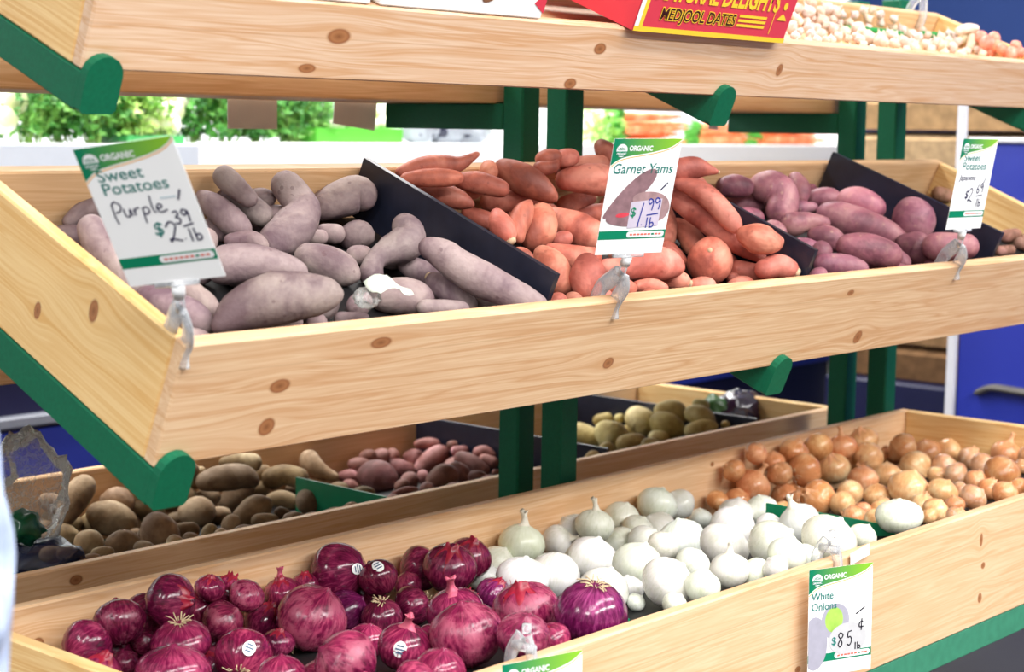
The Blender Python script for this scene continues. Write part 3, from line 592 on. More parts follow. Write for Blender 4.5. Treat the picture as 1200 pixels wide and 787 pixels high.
('garnet','longest orange yam slanting down to the right from the card','orange yams',[(1086,1567,1106,11.8),(1097,1542,1089,19.1),(1109,1514,1073,22.0),(1116,1483,1048,19.0),(1127,1454,1028,14.5),(1138,1430,1013,5.8)]),
('garnet','ball-shaped orange yam with a pale round scar at the front board','orange yams',[(1074,1480,1023,23.1),(1064,1475,1010,32.2),(1056,1470,999,22.9)]),
('rose','dark rounded mauve sweet potato at the far left by the back board','mauve sweet potatoes',[(1396,1685,1107,15.5),(1411,1674,1109,18.7),(1424,1662,1107,15.6)]),
('rose','mauve sweet potato standing right behind the big double-lobed one','mauve sweet potatoes',[(1610,1682,1117,14.0),(1607,1669,1102,17.7),(1599,1660,1086,11.6)]),
('rose','small mauve sweet potato right of the big double-lobed mauve one','mauve sweet potatoes',[(1680,1693,1097,11.9),(1676,1684,1086,10.5)]),
('rose','greyish mauve sweet potato half hidden behind the middle divider','mauve sweet potatoes',[(1447,1698,1081,13.6),(1462,1681,1076,17.2),(1481,1667,1079,11.3)]),
('rose','big glossy mauve sweet potato with two lobes at the back left','mauve sweet potatoes',[(1459,1653,1107,22.4),(1475,1637,1105,30.5),(1474,1617,1085,26.8),(1460,1613,1068,24.5)]),
('rose','small mauve sweet potato left of the oval mauve one at the divider','mauve sweet potatoes',[(1583,1657,1068,13.9),(1605,1639,1070,8.3)]),
('rose','mauve sweet potato left of the oval mauve one at the divider','mauve sweet potatoes',[(1655,1671,1084,14.2),(1673,1654,1084,18.9),(1682,1638,1078,14.2)]),
('rose','oval mauve sweet potato with pale flecks against the black right divider','mauve sweet potatoes',[(1650,1598,1085,18.6),(1664,1579,1080,25.5),(1674,1558,1070,20.9)]),
('rose','mauve sweet potato below and right of the big double-lobed mauve one','mauve sweet potatoes',[(1446,1579,1048,19.8),(1469,1563,1052,15.4),(1488,1544,1050,11.0)]),
('rose','large round mauve sweet potato by the black right divider','mauve sweet potatoes',[(1707,1504,1066,25.4),(1700,1494,1051,36.8),(1696,1486,1040,27.5)]),
('rose','longest mauve sweet potato slanting across the middle of its pile','mauve sweet potatoes',[(1597,1607,1060,18.4),(1613,1585,1054,26.7),(1633,1549,1039,27.5),(1652,1517,1026,22.9),(1664,1498,1020,12.8)]),
('rose','mauve sweet potato left of the longest mauve one','mauve sweet potatoes',[(1463,1548,1031,11.0),(1477,1531,1027,19.8),(1484,1515,1019,15.4)]),
('rose','mauve sweet potato showing low along the front board by the middle divider','mauve sweet potatoes',[(1364,1465,991,16.8),(1389,1442,991,16.8),(1404,1421,985,12.6)]),
('rose','dusty brownish mauve sweet potato in front of the round one','mauve sweet potatoes',[(1644,1482,1015,13.6),(1655,1462,1006,27.2),(1655,1457,1002,26.2)]),
('rose','pale mauve sweet potato behind the clip of the far price card','mauve sweet potatoes',[(1636,1417,1012,22.3),(1658,1395,1012,22.3),(1675,1377,1012,20.1)]),
('rose','stout mauve sweet potato lying below the longest one at the front','mauve sweet potatoes',[(1430,1463,1018,19.2),(1449,1440,1014,25.6),(1469,1412,1006,21.3),(1474,1405,1004,17.1)]),
('root','brown root beyond the black right divider, half behind the far price card','roots past the right divider',[(2149,1688,1082,14.8),(2158,1675,1079,13.8)]),
('root','pinkish root just above the front board past the right divider','roots past the right divider',[(1990,1471,986,9.8),(2003,1456,989,8.8)]),
('root','brown root at the right frame edge past the right divider','roots past the right divider',[(2108,1516,1007,13.2),(2119,1503,1010,12.2)]),
('root','dark brown root lowest at the right frame edge','roots past the right divider',[(2107,1488,995,12.2),(2111,1479,991,11.1)]),
('russet','long pale potato leaning upright on the far board, left of the green arm','brown potatoes',[(596,2446,540,14.5),(618,2453,565,22.0),(641,2456,585,20.6),(649,2457,591,11.8)]),
('russet','pinkish potato furthest left beside the clear bag','brown potatoes',[(567,2490,523,7.3),(579,2482,523,10.2),(589,2477,524,7.3)]),
('russet','pale potato half behind the sloping green arm','brown potatoes',[(716,2500,546,10.6),(734,2489,548,19.8),(742,2475,540,15.2)]),
('russet','small brown potato right of the large wedge-shaped potato','brown potatoes',[(775,2501,509,9.2)]),
('russet','brown potato just above the greenish round potato','brown potatoes',[(797,2491,507,15.5),(813,2481,509,13.9)]),
('russet','pale bent potato highest on the heap under the tray edge','brown potatoes',[(978,2501,576,9.5),(998,2486,578,14.3),(1019,2467,575,17.5)]),
('russet','pale potato peeking out right of the green lip','brown potatoes',[(922,2501,567,9.4)]),
('russet','light oval potato lying against the far board','brown potatoes',[(1061,2463,540,19.3),(1081,2452,546,19.3),(1099,2430,540,19.3)]),
('russet','small brown potato below and left of the light oval potato','brown potatoes',[(1094,2498,521,13.0),(1100,2495,523,13.1)]),
('russet','small brown potato above and left of the dark round potato by the green divider','brown potatoes',[(1123,2481,509,9.8),(1143,2465,510,11.5),(1157,2451,508,8.2)]),
('russet','peanut-shaped pale potato lying on the green divider','brown potatoes',[(1181,2493,556,18.2),(1180,2482,544,19.9),(1191,2460,532,13.2),(1203,2443,526,8.3)]),
('russet','broad dark brown potato right of the green lip','brown potatoes',[(902,2460,557,17.0),(928,2444,562,23.2),(957,2422,564,21.7),(968,2405,556,12.4)]),
('russet','brown potato below and left of the tall leaning potato','brown potatoes',[(559,2477,514,10.2),(566,2467,509,16.0),(569,2458,501,11.6)]),
('russet','large wedge-shaped brown potato left below the green lip','brown potatoes',[(677,2469,532,19.4),(692,2450,524,29.9),(713,2430,518,16.4)]),
('russet','brown potato just below the tall leaning potato','brown potatoes',[(575,2440,521,13.0),(585,2431,518,17.4),(595,2421,515,11.6)]),
('russet','small brown potato left of the greenish round potato','brown potatoes',[(708,2404,503,8.9)]),
('russet','brown potato left of the bright-edged oval potato','brown potatoes',[(925,2495,518,15.7),(940,2484,519,14.1)]),
('russet','brown potato just below the light oval potato','brown potatoes',[(997,2392,519,10.9),(1014,2380,521,15.6),(1026,2364,515,14.1)]),
('russet','large brown potato below and left of the large wedge-shaped potato','brown potatoes',[(517,2271,545,16.4),(521,2264,541,21.9),(525,2258,538,16.4)]),
('russet','brown potato at the near board below the wedge-shaped one','brown potatoes',[(520,2200,554,12.1),(532,2190,554,20.2),(544,2180,552,13.5)]),
('russet','oval potato with a bright rim tilted up on the broad dark one','brown potatoes',[(970,2487,495,15.8),(992,2485,511,23.8),(1014,2481,525,17.6)]),
('russet','greenish round potato at the near board straight below the green lip','brown potatoes',[(566,2151,582,21.5),(565,2141,570,28.1),(565,2136,566,21.4)]),
('russet','small brown potato right of the greenish round potato','brown potatoes',[(671,2228,543,13.9),(684,2217,543,13.9)]),
('russet','large round brown potato right of the greenish one','brown potatoes',[(796,2372,531,17.8),(810,2361,531,26.7),(819,2354,531,19.3)]),
('russet','large brown potato below and right of the bright-edged oval potato','brown potatoes',[(809,2240,542,17.3),(833,2233,554,23.1),(847,2228,561,13.0)]),
('russet','small brown potato left of the dark round potato by the green divider','brown potatoes',[(875,2221,542,10.2),(882,2212,539,8.8)]),
('russet','small brown potato below and right of the bright-edged oval potato','brown potatoes',[(793,2181,548,11.3),(806,2170,549,11.3),(815,2164,550,7.1)]),
('russet','dark round potato at the near board left of the green divider','brown potatoes',[(937,2226,557,16.3),(941,2217,551,23.1),(950,2209,551,13.3)]),
('russet','flat brown potato in front of the green divider','brown potatoes',[(976,2207,545,8.9),(1002,2187,549,13.4),(1018,2170,547,9.0)]),
('redpotato','pink potato just right of the peanut-shaped one','red potatoes',[(1274,2502,508,8.5),(1286,2490,508,13.6),(1292,2482,505,10.2)]),
('redpotato','pink potato highest against the far board','red potatoes',[(1460,2473,553,8.8),(1477,2457,555,11.7),(1487,2446,554,8.8)]),
('redpotato','small red potato above and right of the large oval red potato','red potatoes',[(1486,2400,557,10.2)]),
('redpotato','small red potato above and left of the long red potato by the post','red potatoes',[(1473,2379,550,10.1),(1485,2367,550,11.5)]),
('redpotato','red potato in front of the black divider beside the green post','red potatoes',[(1471,2314,556,11.4),(1481,2305,557,12.8),(1487,2291,551,8.5)]),
('redpotato','bright pink potato left of the large oval red one','red potatoes',[(1458,2499,523,11.8),(1467,2487,521,17.6),(1470,2478,516,11.7)]),
('redpotato','red potato below and left of the bright pink potato','red potatoes',[(1388,2486,517,11.6),(1404,2465,512,17.3),(1412,2452,507,11.6)]),
('redpotato','red potato right of the long red potato by the post','red potatoes',[(1466,2294,545,11.3),(1475,2279,540,12.7)]),
('redpotato','long brownish red potato lying left of the green post','red potatoes',[(1395,2290,558,13.9),(1405,2269,548,16.7),(1414,2246,536,12.5)]),
('redpotato','big round dark red potato next to the green divider','red potatoes',[(1242,2394,530,20.6),(1256,2381,530,31.6),(1266,2363,523,22.0)]),
('redpotato','large oval red potato tilted up in the middle of its heap','red potatoes',[(1436,2440,511,14.5),(1460,2431,526,23.2),(1478,2424,537,18.9)]),
('redpotato','small red potato right of the long red potato by the post','red potatoes',[(1424,2223,535,6.9)]),
('redpotato','red potato just below the bright pink potato','red potatoes',[(1255,2294,535,13.5),(1256,2291,532,17.6)]),
('redpotato','red potato below and left of the long red potato by the post','red potatoes',[(1307,2220,560,13.5),(1311,2205,551,16.1),(1312,2196,544,10.7)]),
('redpotato','brown-red potato at the near board below the large oval one','red potatoes',[(1237,2212,547,13.2),(1255,2200,554,22.5),(1266,2192,556,15.9)]),
('redpotato','tan potato low at the near board below the big round red one','red potatoes',[(1111,2184,543,7.7),(1128,2173,549,9.0),(1142,2162,551,6.4)]),
('goldpotato','gold potato above and left of the round gold potato by the near board','gold potatoes',[(1966,2406,552,13.2),(1979,2393,555,14.8)]),
('goldpotato','small gold potato just above the round gold potato by the near board','gold potatoes',[(1986,2362,560,10.5)]),
('goldpotato','small gold potato highest beside the dark shiny bag','gold potatoes',[(1977,2145,619,10.1),(1984,2131,615,12.6)]),
('goldpotato','pale gold potato touching the right side of the green post','gold potatoes',[(1852,2366,539,25.6),(1863,2342,530,25.6)]),
('goldpotato','round gold potato standing tallest in front of the navy divider','gold potatoes',[(1964,2298,571,25.9),(1969,2283,564,28.4),(1966,2274,553,20.6)]),
('goldpotato','large gold potato just above the biggest gold potato','gold potatoes',[(1959,2225,596,17.8),(1974,2205,597,22.9),(1979,2188,588,17.8)]),
('goldpotato','long gold potato left of the dark shiny bag','gold potatoes',[(1946,2134,603,17.5),(1954,2115,597,22.5),(1960,2098,591,12.5)]),
('goldpotato','small gold potato below and left of the tallest gold potato','gold potatoes',[(1973,2325,540,13.0),(1982,2312,538,14.6)]),
('goldpotato','shaded round gold potato second from the green post','gold potatoes',[(1816,2265,562,25.0),(1822,2248,553,30.9),(1827,2236,549,22.4)]),
('goldpotato','biggest gold potato in the middle of the heap','gold potatoes',[(1930,2208,576,22.8),(1937,2191,569,29.3),(1945,2175,565,20.2)]),
('goldpotato','gold potato right of the biggest gold potato','gold potatoes',[(1911,2111,572,14.9),(1931,2092,580,17.3),(1944,2077,583,9.9)]),
('goldpotato','tiny gold potato furthest right at the near board','gold potatoes',[(1971,2066,584,8.9)]),
('goldpotato','gold potato just below the tallest gold potato','gold potatoes',[(1746,2160,559,16.9),(1763,2142,562,19.3),(1770,2130,560,12.1)]),
('goldpotato','gold potato below and left of the biggest gold potato','gold potatoes',[(1877,2180,553,14.9),(1886,2168,553,14.9)]),
('ginger','long pale ginger root beside the red date box','ginger roots',[(1584,1704,1416,6.4),(1591,1690,1405,7.2),(1597,1676,1393,6.8)]),
('ginger','large pale ginger knob lying topmost near the right end','ginger roots',[(2136,1654,1404,6.7),(2148,1641,1409,9.0),(2159,1627,1409,6.7)]),
('ginger','upright ginger piece under the left end of the topmost knob','ginger roots',[(2150,1653,1385,7.9),(2158,1651,1398,7.9)]),
('ginger','upright ginger piece under the right end of the topmost knob','ginger roots',[(2147,1627,1390,9.0),(2139,1626,1372,8.9)]),
('purple','purple sweet potato buried low in its heap, hidden by the others','buried purple sweet potato pieces',[(245,1488,1002,15.8),(226,1493,1005,19.7),(208,1499,1007,15.8)]),
('purple','purple sweet potato buried low in its heap, hidden by the others','buried purple sweet potato pieces',[(422,1665,1075,18.1),(400,1671,1078,22.6),(378,1676,1080,18.1)]),
('purple','purple sweet potato buried low in its heap, hidden by the others','buried purple sweet potato pieces',[(505,1572,1038,17.5),(521,1582,1042,21.9),(537,1591,1046,17.5)]),
('purple','purple sweet potato buried low in its heap, hidden by the others','buried purple sweet potato pieces',[(251,1554,1030,17.0),(254,1569,1036,21.3),(256,1585,1043,17.0)]),
('purple','purple sweet potato buried low in its heap, hidden by the others','buried purple sweet potato pieces',[(308,1380,958,14.2),(318,1389,962,17.7),(327,1398,966,14.2)]),
('purple','purple sweet potato buried low in its heap, hidden by the others','buried purple sweet potato pieces',[(268,1471,998,17.6),(286,1472,999,21.9),(304,1473,999,17.6)]),
('purple','purple sweet potato buried low in its heap, hidden by the others','buried purple sweet potato pieces',[(274,1550,1027,15.9),(285,1553,1029,19.8),(296,1557,1030,15.9)]),
('purple','purple sweet potato buried low in its heap, hidden by the others','buried purple sweet potato pieces',[(285,1495,1005,15.3),(301,1504,1008,19.1),(317,1513,1012,15.3)]),
('purple','purple sweet potato buried low in its heap, hidden by the others','buried purple sweet potato pieces',[(519,1378,958,15.2),(522,1392,964,19.1),(526,1406,970,15.2)]),
('purple','purple sweet potato buried low in its heap, hidden by the others','buried purple sweet potato pieces',[(133,1616,1052,14.7),(118,1618,1053,18.4),(103,1619,1053,14.7)]),
('purple','purple sweet potato buried low in its heap, hidden by the others','buried purple sweet potato pieces',[(444,1671,1073,14.6),(445,1686,1079,18.2),(446,1700,1085,14.6)]),
('purple','purple sweet potato buried low in its heap, hidden by the others','buried purple sweet potato pieces',[(237,1390,964,15.4),(250,1391,964,19.2),(264,1392,964,15.4)]),
('garnet','orange yam buried low in its heap, hidden by the others','buried orange yam pieces',[(854,1641,1061,14.0),(853,1657,1067,17.5),(853,1673,1074,14.0)]),
('garnet','orange yam buried low in its heap, hidden by the others','buried orange yam pieces',[(898,1681,1079,16.3),(883,1684,1081,20.4),(869,1688,1082,16.3)]),
('garnet','orange yam buried low in its heap, hidden by the others','buried orange yam pieces',[(605,1628,1055,13.5),(603,1637,1059,16.9),(601,1645,1062,13.5)]),
('garnet','orange yam buried low in its heap, hidden by the others','buried orange yam pieces',[(593,1409,971,15.2),(606,1417,974,19.0),(619,1425,977,15.2)]),
('garnet','orange yam buried low in its heap, hidden by the others','buried orange yam pieces',[(605,1542,1021,13.5),(599,1549,1024,16.8),(592,1556,1027,13.5)]),
('garnet','orange yam buried low in its heap, hidden by the others','buried orange yam pieces',[(918,1663,1069,13.5),(927,1671,1072,16.9),(936,1679,1075,13.5)]),
('garnet','orange yam buried low in its heap, hidden by the others','buried orange yam pieces',[(994,1519,1013,14.3),(980,1525,1015,17.9),(965,1530,1018,14.3)]),
('garnet','orange yam buried low in its heap, hidden by the others','buried orange yam pieces',[(1120,1482,1001,16.7),(1109,1494,1006,20.8),(1097,1506,1011,16.7)]),
('garnet','orange yam buried low in its heap, hidden by the others','buried orange yam pieces',[(615,1578,1036,14.1),(600,1585,1039,17.6),(585,1592,1042,14.1)]),
('rose','mauve sweet potato buried low in its heap, hidden by the others','buried mauve sweet potato pieces',[(1251,1579,1038,15.9),(1259,1587,1042,19.8),(1267,1596,1046,15.9)]),
('rose','mauve sweet potato buried low in its heap, hidden by the others','buried mauve sweet potato pieces',[(1235,1619,1057,18.5),(1252,1634,1064,23.1),(1268,1648,1070,18.5)]),
('rose','mauve sweet potato buried low in its heap, hidden by the others','buried mauve sweet potato pieces',[(1257,1528,1020,17.5),(1253,1538,1025,21.8),(1249,1549,1029,17.5)]),
('rose','mauve sweet potato buried low in its heap, hidden by the others','buried mauve sweet potato pieces',[(1334,1671,1079,19.2),(1343,1681,1083,24.0),(1352,1692,1088,19.2)]),
('rose','mauve sweet potato buried low in its heap, hidden by the others','buried mauve sweet potato pieces',[(1699,1537,1021,15.7),(1708,1548,1026,19.6),(1716,1559,1031,15.7)]),
('rose','mauve sweet potato buried low in its heap, hidden by the others','buried mauve sweet potato pieces',[(1706,1592,1043,15.4),(1693,1600,1047,19.2),(1680,1609,1050,15.4)]),
('rose','mauve sweet potato buried low in its heap, hidden by the others','buried mauve sweet potato pieces',[(1232,1660,1074,18.8),(1235,1672,1079,23.5),(1238,1684,1084,18.8)]),
('rose','mauve sweet potato buried low in its heap, hidden by the others','buried mauve sweet potato pieces',[(1512,1666,1077,19.6),(1520,1681,1084,24.5),(1528,1695,1090,19.6)]),
('rose','mauve sweet potato buried low in its heap, hidden by the others','buried mauve sweet potato pieces',[(1530,1461,992,15.8),(1532,1471,996,19.7),(1534,1481,1000,15.8)]),
('rose','mauve sweet potato buried low in its heap, hidden by the others','buried mauve sweet potato pieces',[(1704,1380,960,15.8),(1697,1389,964,19.8),(1691,1399,968,15.8)]),
('rose','mauve sweet potato buried low in its heap, hidden by the others','buried mauve sweet potato pieces',[(1696,1654,1071,18.3),(1707,1669,1077,22.9),(1717,1684,1083,18.3)]),
('rose','mauve sweet potato buried low in its heap, hidden by the others','buried mauve sweet potato pieces',[(1567,1440,984,16.3),(1564,1455,990,20.4),(1560,1471,997,16.3)]),
('rose','mauve sweet potato buried low in its heap, hidden by the others','buried mauve sweet potato pieces',[(1172,1397,967,16.3),(1184,1409,972,20.4),(1196,1421,977,16.3)]),
('rose','mauve sweet potato buried low in its heap, hidden by the others','buried mauve sweet potato pieces',[(1691,1443,989,19.0),(1698,1457,995,23.8),(1706,1472,1001,19.0)]),
('rose','mauve sweet potato buried low in its heap, hidden by the others','buried mauve sweet potato pieces',[(1305,1529,1018,15.5),(1295,1543,1024,19.4),(1285,1556,1030,15.5)]),
('rose','mauve sweet potato buried low in its heap, hidden by the others','buried mauve sweet potato pieces',[(1291,1603,1047,15.5),(1298,1616,1053,19.4),(1304,1629,1058,15.5)]),
('russet','brown potato buried low in its heap, hidden by the others','buried brown potato pieces',[(616,2184,555,16.7),(597,2188,555,20.8),(578,2191,555,16.7)]),
('russet','brown potato buried low in its heap, hidden by the others','buried brown potato pieces',[(852,2412,510,16.2),(853,2423,510,20.3),(855,2434,510,16.2)]),
('russet','brown potato buried low in its heap, hidden by the others','buried brown potato pieces',[(859,2266,538,16.2),(868,2273,538,20.2),(877,2280,538,16.2)]),
('redpotato','red potato buried low in its heap, hidden by the others','buried red potato pieces',[(1354,2460,504,17.4),(1338,2464,504,21.7),(1323,2467,504,17.4)]),
('redpotato','red potato buried low in its heap, hidden by the others','buried red potato pieces',[(1338,2259,538,16.2),(1350,2271,538,20.3),(1362,2284,538,16.2)]),
('redpotato','red potato buried low in its heap, hidden by the others','buried red potato pieces',[(1424,2307,531,17.0),(1413,2315,531,21.3),(1402,2324,531,17.0)]),
('redpotato','red potato buried low in its heap, hidden by the others','buried red potato pieces',[(1475,2329,526,15.4),(1465,2332,526,19.3),(1455,2334,526,15.4)]),
('redpotato','red potato buried low in its heap, hidden by the others','buried red potato pieces',[(1479,2356,521,16.8),(1470,2366,521,21.1),(1461,2376,521,16.8)]),
('redpotato','red potato buried low in its heap, hidden by the others','buried red potato pieces',[(1164,2469,498,16.0),(1161,2488,498,20.0),(1159,2508,498,16.0)]),
('redpotato','red potato buried low in its heap, hidden by the others','buried red potato pieces',[(1441,2478,499,15.9),(1429,2481,499,19.9),(1417,2485,499,15.9)]),
('goldpotato','gold potato buried low in its heap, hidden by the others','buried gold potato pieces',[(1569,2380,518,18.3),(1580,2396,518,22.8),(1592,2411,518,18.3)]),
('goldpotato','gold potato buried low in its heap, hidden by the others','buried gold potato pieces',[(1938,2384,516,17.5),(1938,2397,516,21.9),(1938,2409,516,17.5)]),
('goldpotato','gold potato buried low in its heap, hidden by the others','buried gold potato pieces',[(1565,2446,508,20.0),(1554,2457,508,25.1),(1544,2467,508,20.0)]),
('goldpotato','gold potato buried low in its heap, hidden by the others','buried gold potato pieces',[(1584,2457,504,19.2),(1595,2475,504,24.0),(1606,2493,504,19.2)]),
('goldpotato','gold potato buried low in its heap, hidden by the others','buried gold potato pieces',[(1949,2335,524,16.8),(1954,2349,524,21.0),(1959,2364,524,16.8)]),
('goldpotato','gold potato buried low in its heap, hidden by the others','buried gold potato pieces',[(1685,2477,501,17.6),(1666,2482,501,22.0),(1647,2488,501,17.6)]),
('goldpotato','gold potato buried low in its heap, hidden by the others','buried gold potato pieces',[(1958,2429,507,17.0),(1956,2443,507,21.3),(1954,2457,507,17.0)]),
('root','root buried low in its heap, hidden by the others','buried root pieces',[(1907,1388,958,11.6),(1906,1395,961,14.5),(1905,1403,964,11.6)]),
('root','root buried low in its heap, hidden by the others','buried root pieces',[(1889,1587,1037,12.4),(1901,1589,1038,15.5),(1913,1592,1039,12.4)]),
('root','root buried low in its heap, hidden by the others','buried root pieces',[(1963,1387,958,12.0),(1965,1397,962,14.9),(1967,1406,966,12.0)]),
('root','root buried low in its heap, hidden by the others','buried root pieces',[(2078,1416,968,10.7),(2067,1419,969,13.3),(2057,1421,970,10.7)]),
('root','root buried low in its heap, hidden by the others','buried root pieces',[(2108,1420,969,10.5),(2121,1423,970,13.1),(2133,1426,972,10.5)]),
('root','root buried low in its heap, hidden by the others','buried root pieces',[(1788,1683,1077,13.3),(1803,1687,1078,16.7),(1818,1690,1079,13.3)]),
('root','root buried low in its heap, hidden by the others','buried root pieces',[(1785,1569,1028,10.8),(1788,1580,1033,13.5),(1791,1591,1038,10.8)]),
('root','root buried low in its heap, hidden by the others','buried root pieces',[(1783,1491,1001,13.2),(1797,1495,1002,16.5),(1811,1498,1004,13.2)]),
('root','root buried low in its heap, hidden by the others','buried root pieces',[(1914,1606,1043,10.8),(1914,1617,1047,13.4),(1915,1627,1052,10.8)]),
('root','root buried low in its heap, hidden by the others','buried root pieces',[(1807,1388,958,11.9),(1813,1393,960,14.9),(1820,1398,962,11.9)]),
('root','root buried low in its heap, hidden by the others','buried root pieces',[(1814,1648,1062,13.0),(1822,1650,1063,16.3),(1830,1652,1064,13.0)]),
('root','root buried low in its heap, hidden by the others','buried root pieces',[(2103,1437,978,12.1),(2094,1447,982,15.2),(2086,1456,986,12.1)]),
('root','root buried low in its heap, hidden by the others','buried root pieces',[(1963,1648,1062,13.1),(1971,1652,1064,16.4),(1980,1656,1066,13.1)]),
('root','root buried low in its heap, hidden by the others','buried root pieces',[(1787,1521,1009,10.4),(1799,1523,1010,13.0),(1811,1526,1011,10.4)]),
('root','root buried low in its heap, hidden by the others','buried root pieces',[(1941,1494,999,11.4),(1931,1501,1002,14.3),(1921,1508,1006,11.4)]),
('root','root buried low in its heap, hidden by the others','buried root pieces',[(1845,1498,999,10.2),(1839,1505,1002,12.8),(1833,1512,1006,10.2)]),
('root','root buried low in its heap, hidden by the others','buried root pieces',[(2005,1653,1061,10.9),(2004,1663,1066,13.7),(2002,1674,1070,10.9)]),
('root','root buried low in its heap, hidden by the others','buried root pieces',[(1851,1682,1074,11.4),(1855,1693,1078,14.3),(1859,1703,1082,11.4)]),
('root','root buried low in its heap, hidden by the others','buried root pieces',[(2137,1394,960,11.2),(2128,1401,963,14.0),(2119,1409,966,11.2)]),
('root','root buried low in its heap, hidden by the others','buried root pieces',[(1782,1533,1014,10.6),(1773,1539,1016,13.2),(1765,1545,1019,10.6)]),
('root','root buried low in its heap, hidden by the others','buried root pieces',[(2123,1442,980,12.5),(2131,1448,983,15.7),(2139,1454,986,12.5)]),
('root','root buried low in its heap, hidden by the others','buried root pieces',[(1876,1498,1001,11.0),(1866,1504,1003,13.7),(1856,1510,1006,11.0)]),
('root','root buried low in its heap, hidden by the others','buried root pieces',[(1775,1400,961,10.3),(1769,1408,964,12.8),(1762,1416,968,10.3)]),
('root','root buried low in its heap, hidden by the others','buried root pieces',[(1880,1690,1076,11.1),(1886,1695,1079,13.9),(1892,1701,1081,11.1)]),
('root','root buried low in its heap, hidden by the others','buried root pieces',[(1842,1533,1015,11.3),(1832,1535,1016,14.1),(1822,1538,1017,11.3)]),
('root','root buried low in its heap, hidden by the others','buried root pieces',[(1848,1396,960,10.5),(1852,1407,964,13.1),(1856,1418,969,10.5)]),
('root','root buried low in its heap, hidden by the others','buried root pieces',[(2130,1479,993,10.9),(2137,1487,996,13.6),(2145,1496,1000,10.9)]),
('root','root buried low in its heap, hidden by the others','buried root pieces',[(1892,1515,1007,10.5),(1886,1521,1009,13.1),(1879,1527,1012,10.5)]),
('root','root buried low in its heap, hidden by the others','buried root pieces',[(1968,1604,1042,10.7),(1967,1615,1047,13.4),(1966,1626,1051,10.7)]),
('root','root buried low in its heap, hidden by the others','buried root pieces',[(1819,1565,1028,11.3),(1809,1568,1029,14.2),(1800,1570,1030,11.3)]),
('root','root buried low in its heap, hidden by the others','buried root pieces',[(1845,1600,1041,10.9),(1839,1606,1043,13.6),(1832,1611,1045,10.9)]),
]
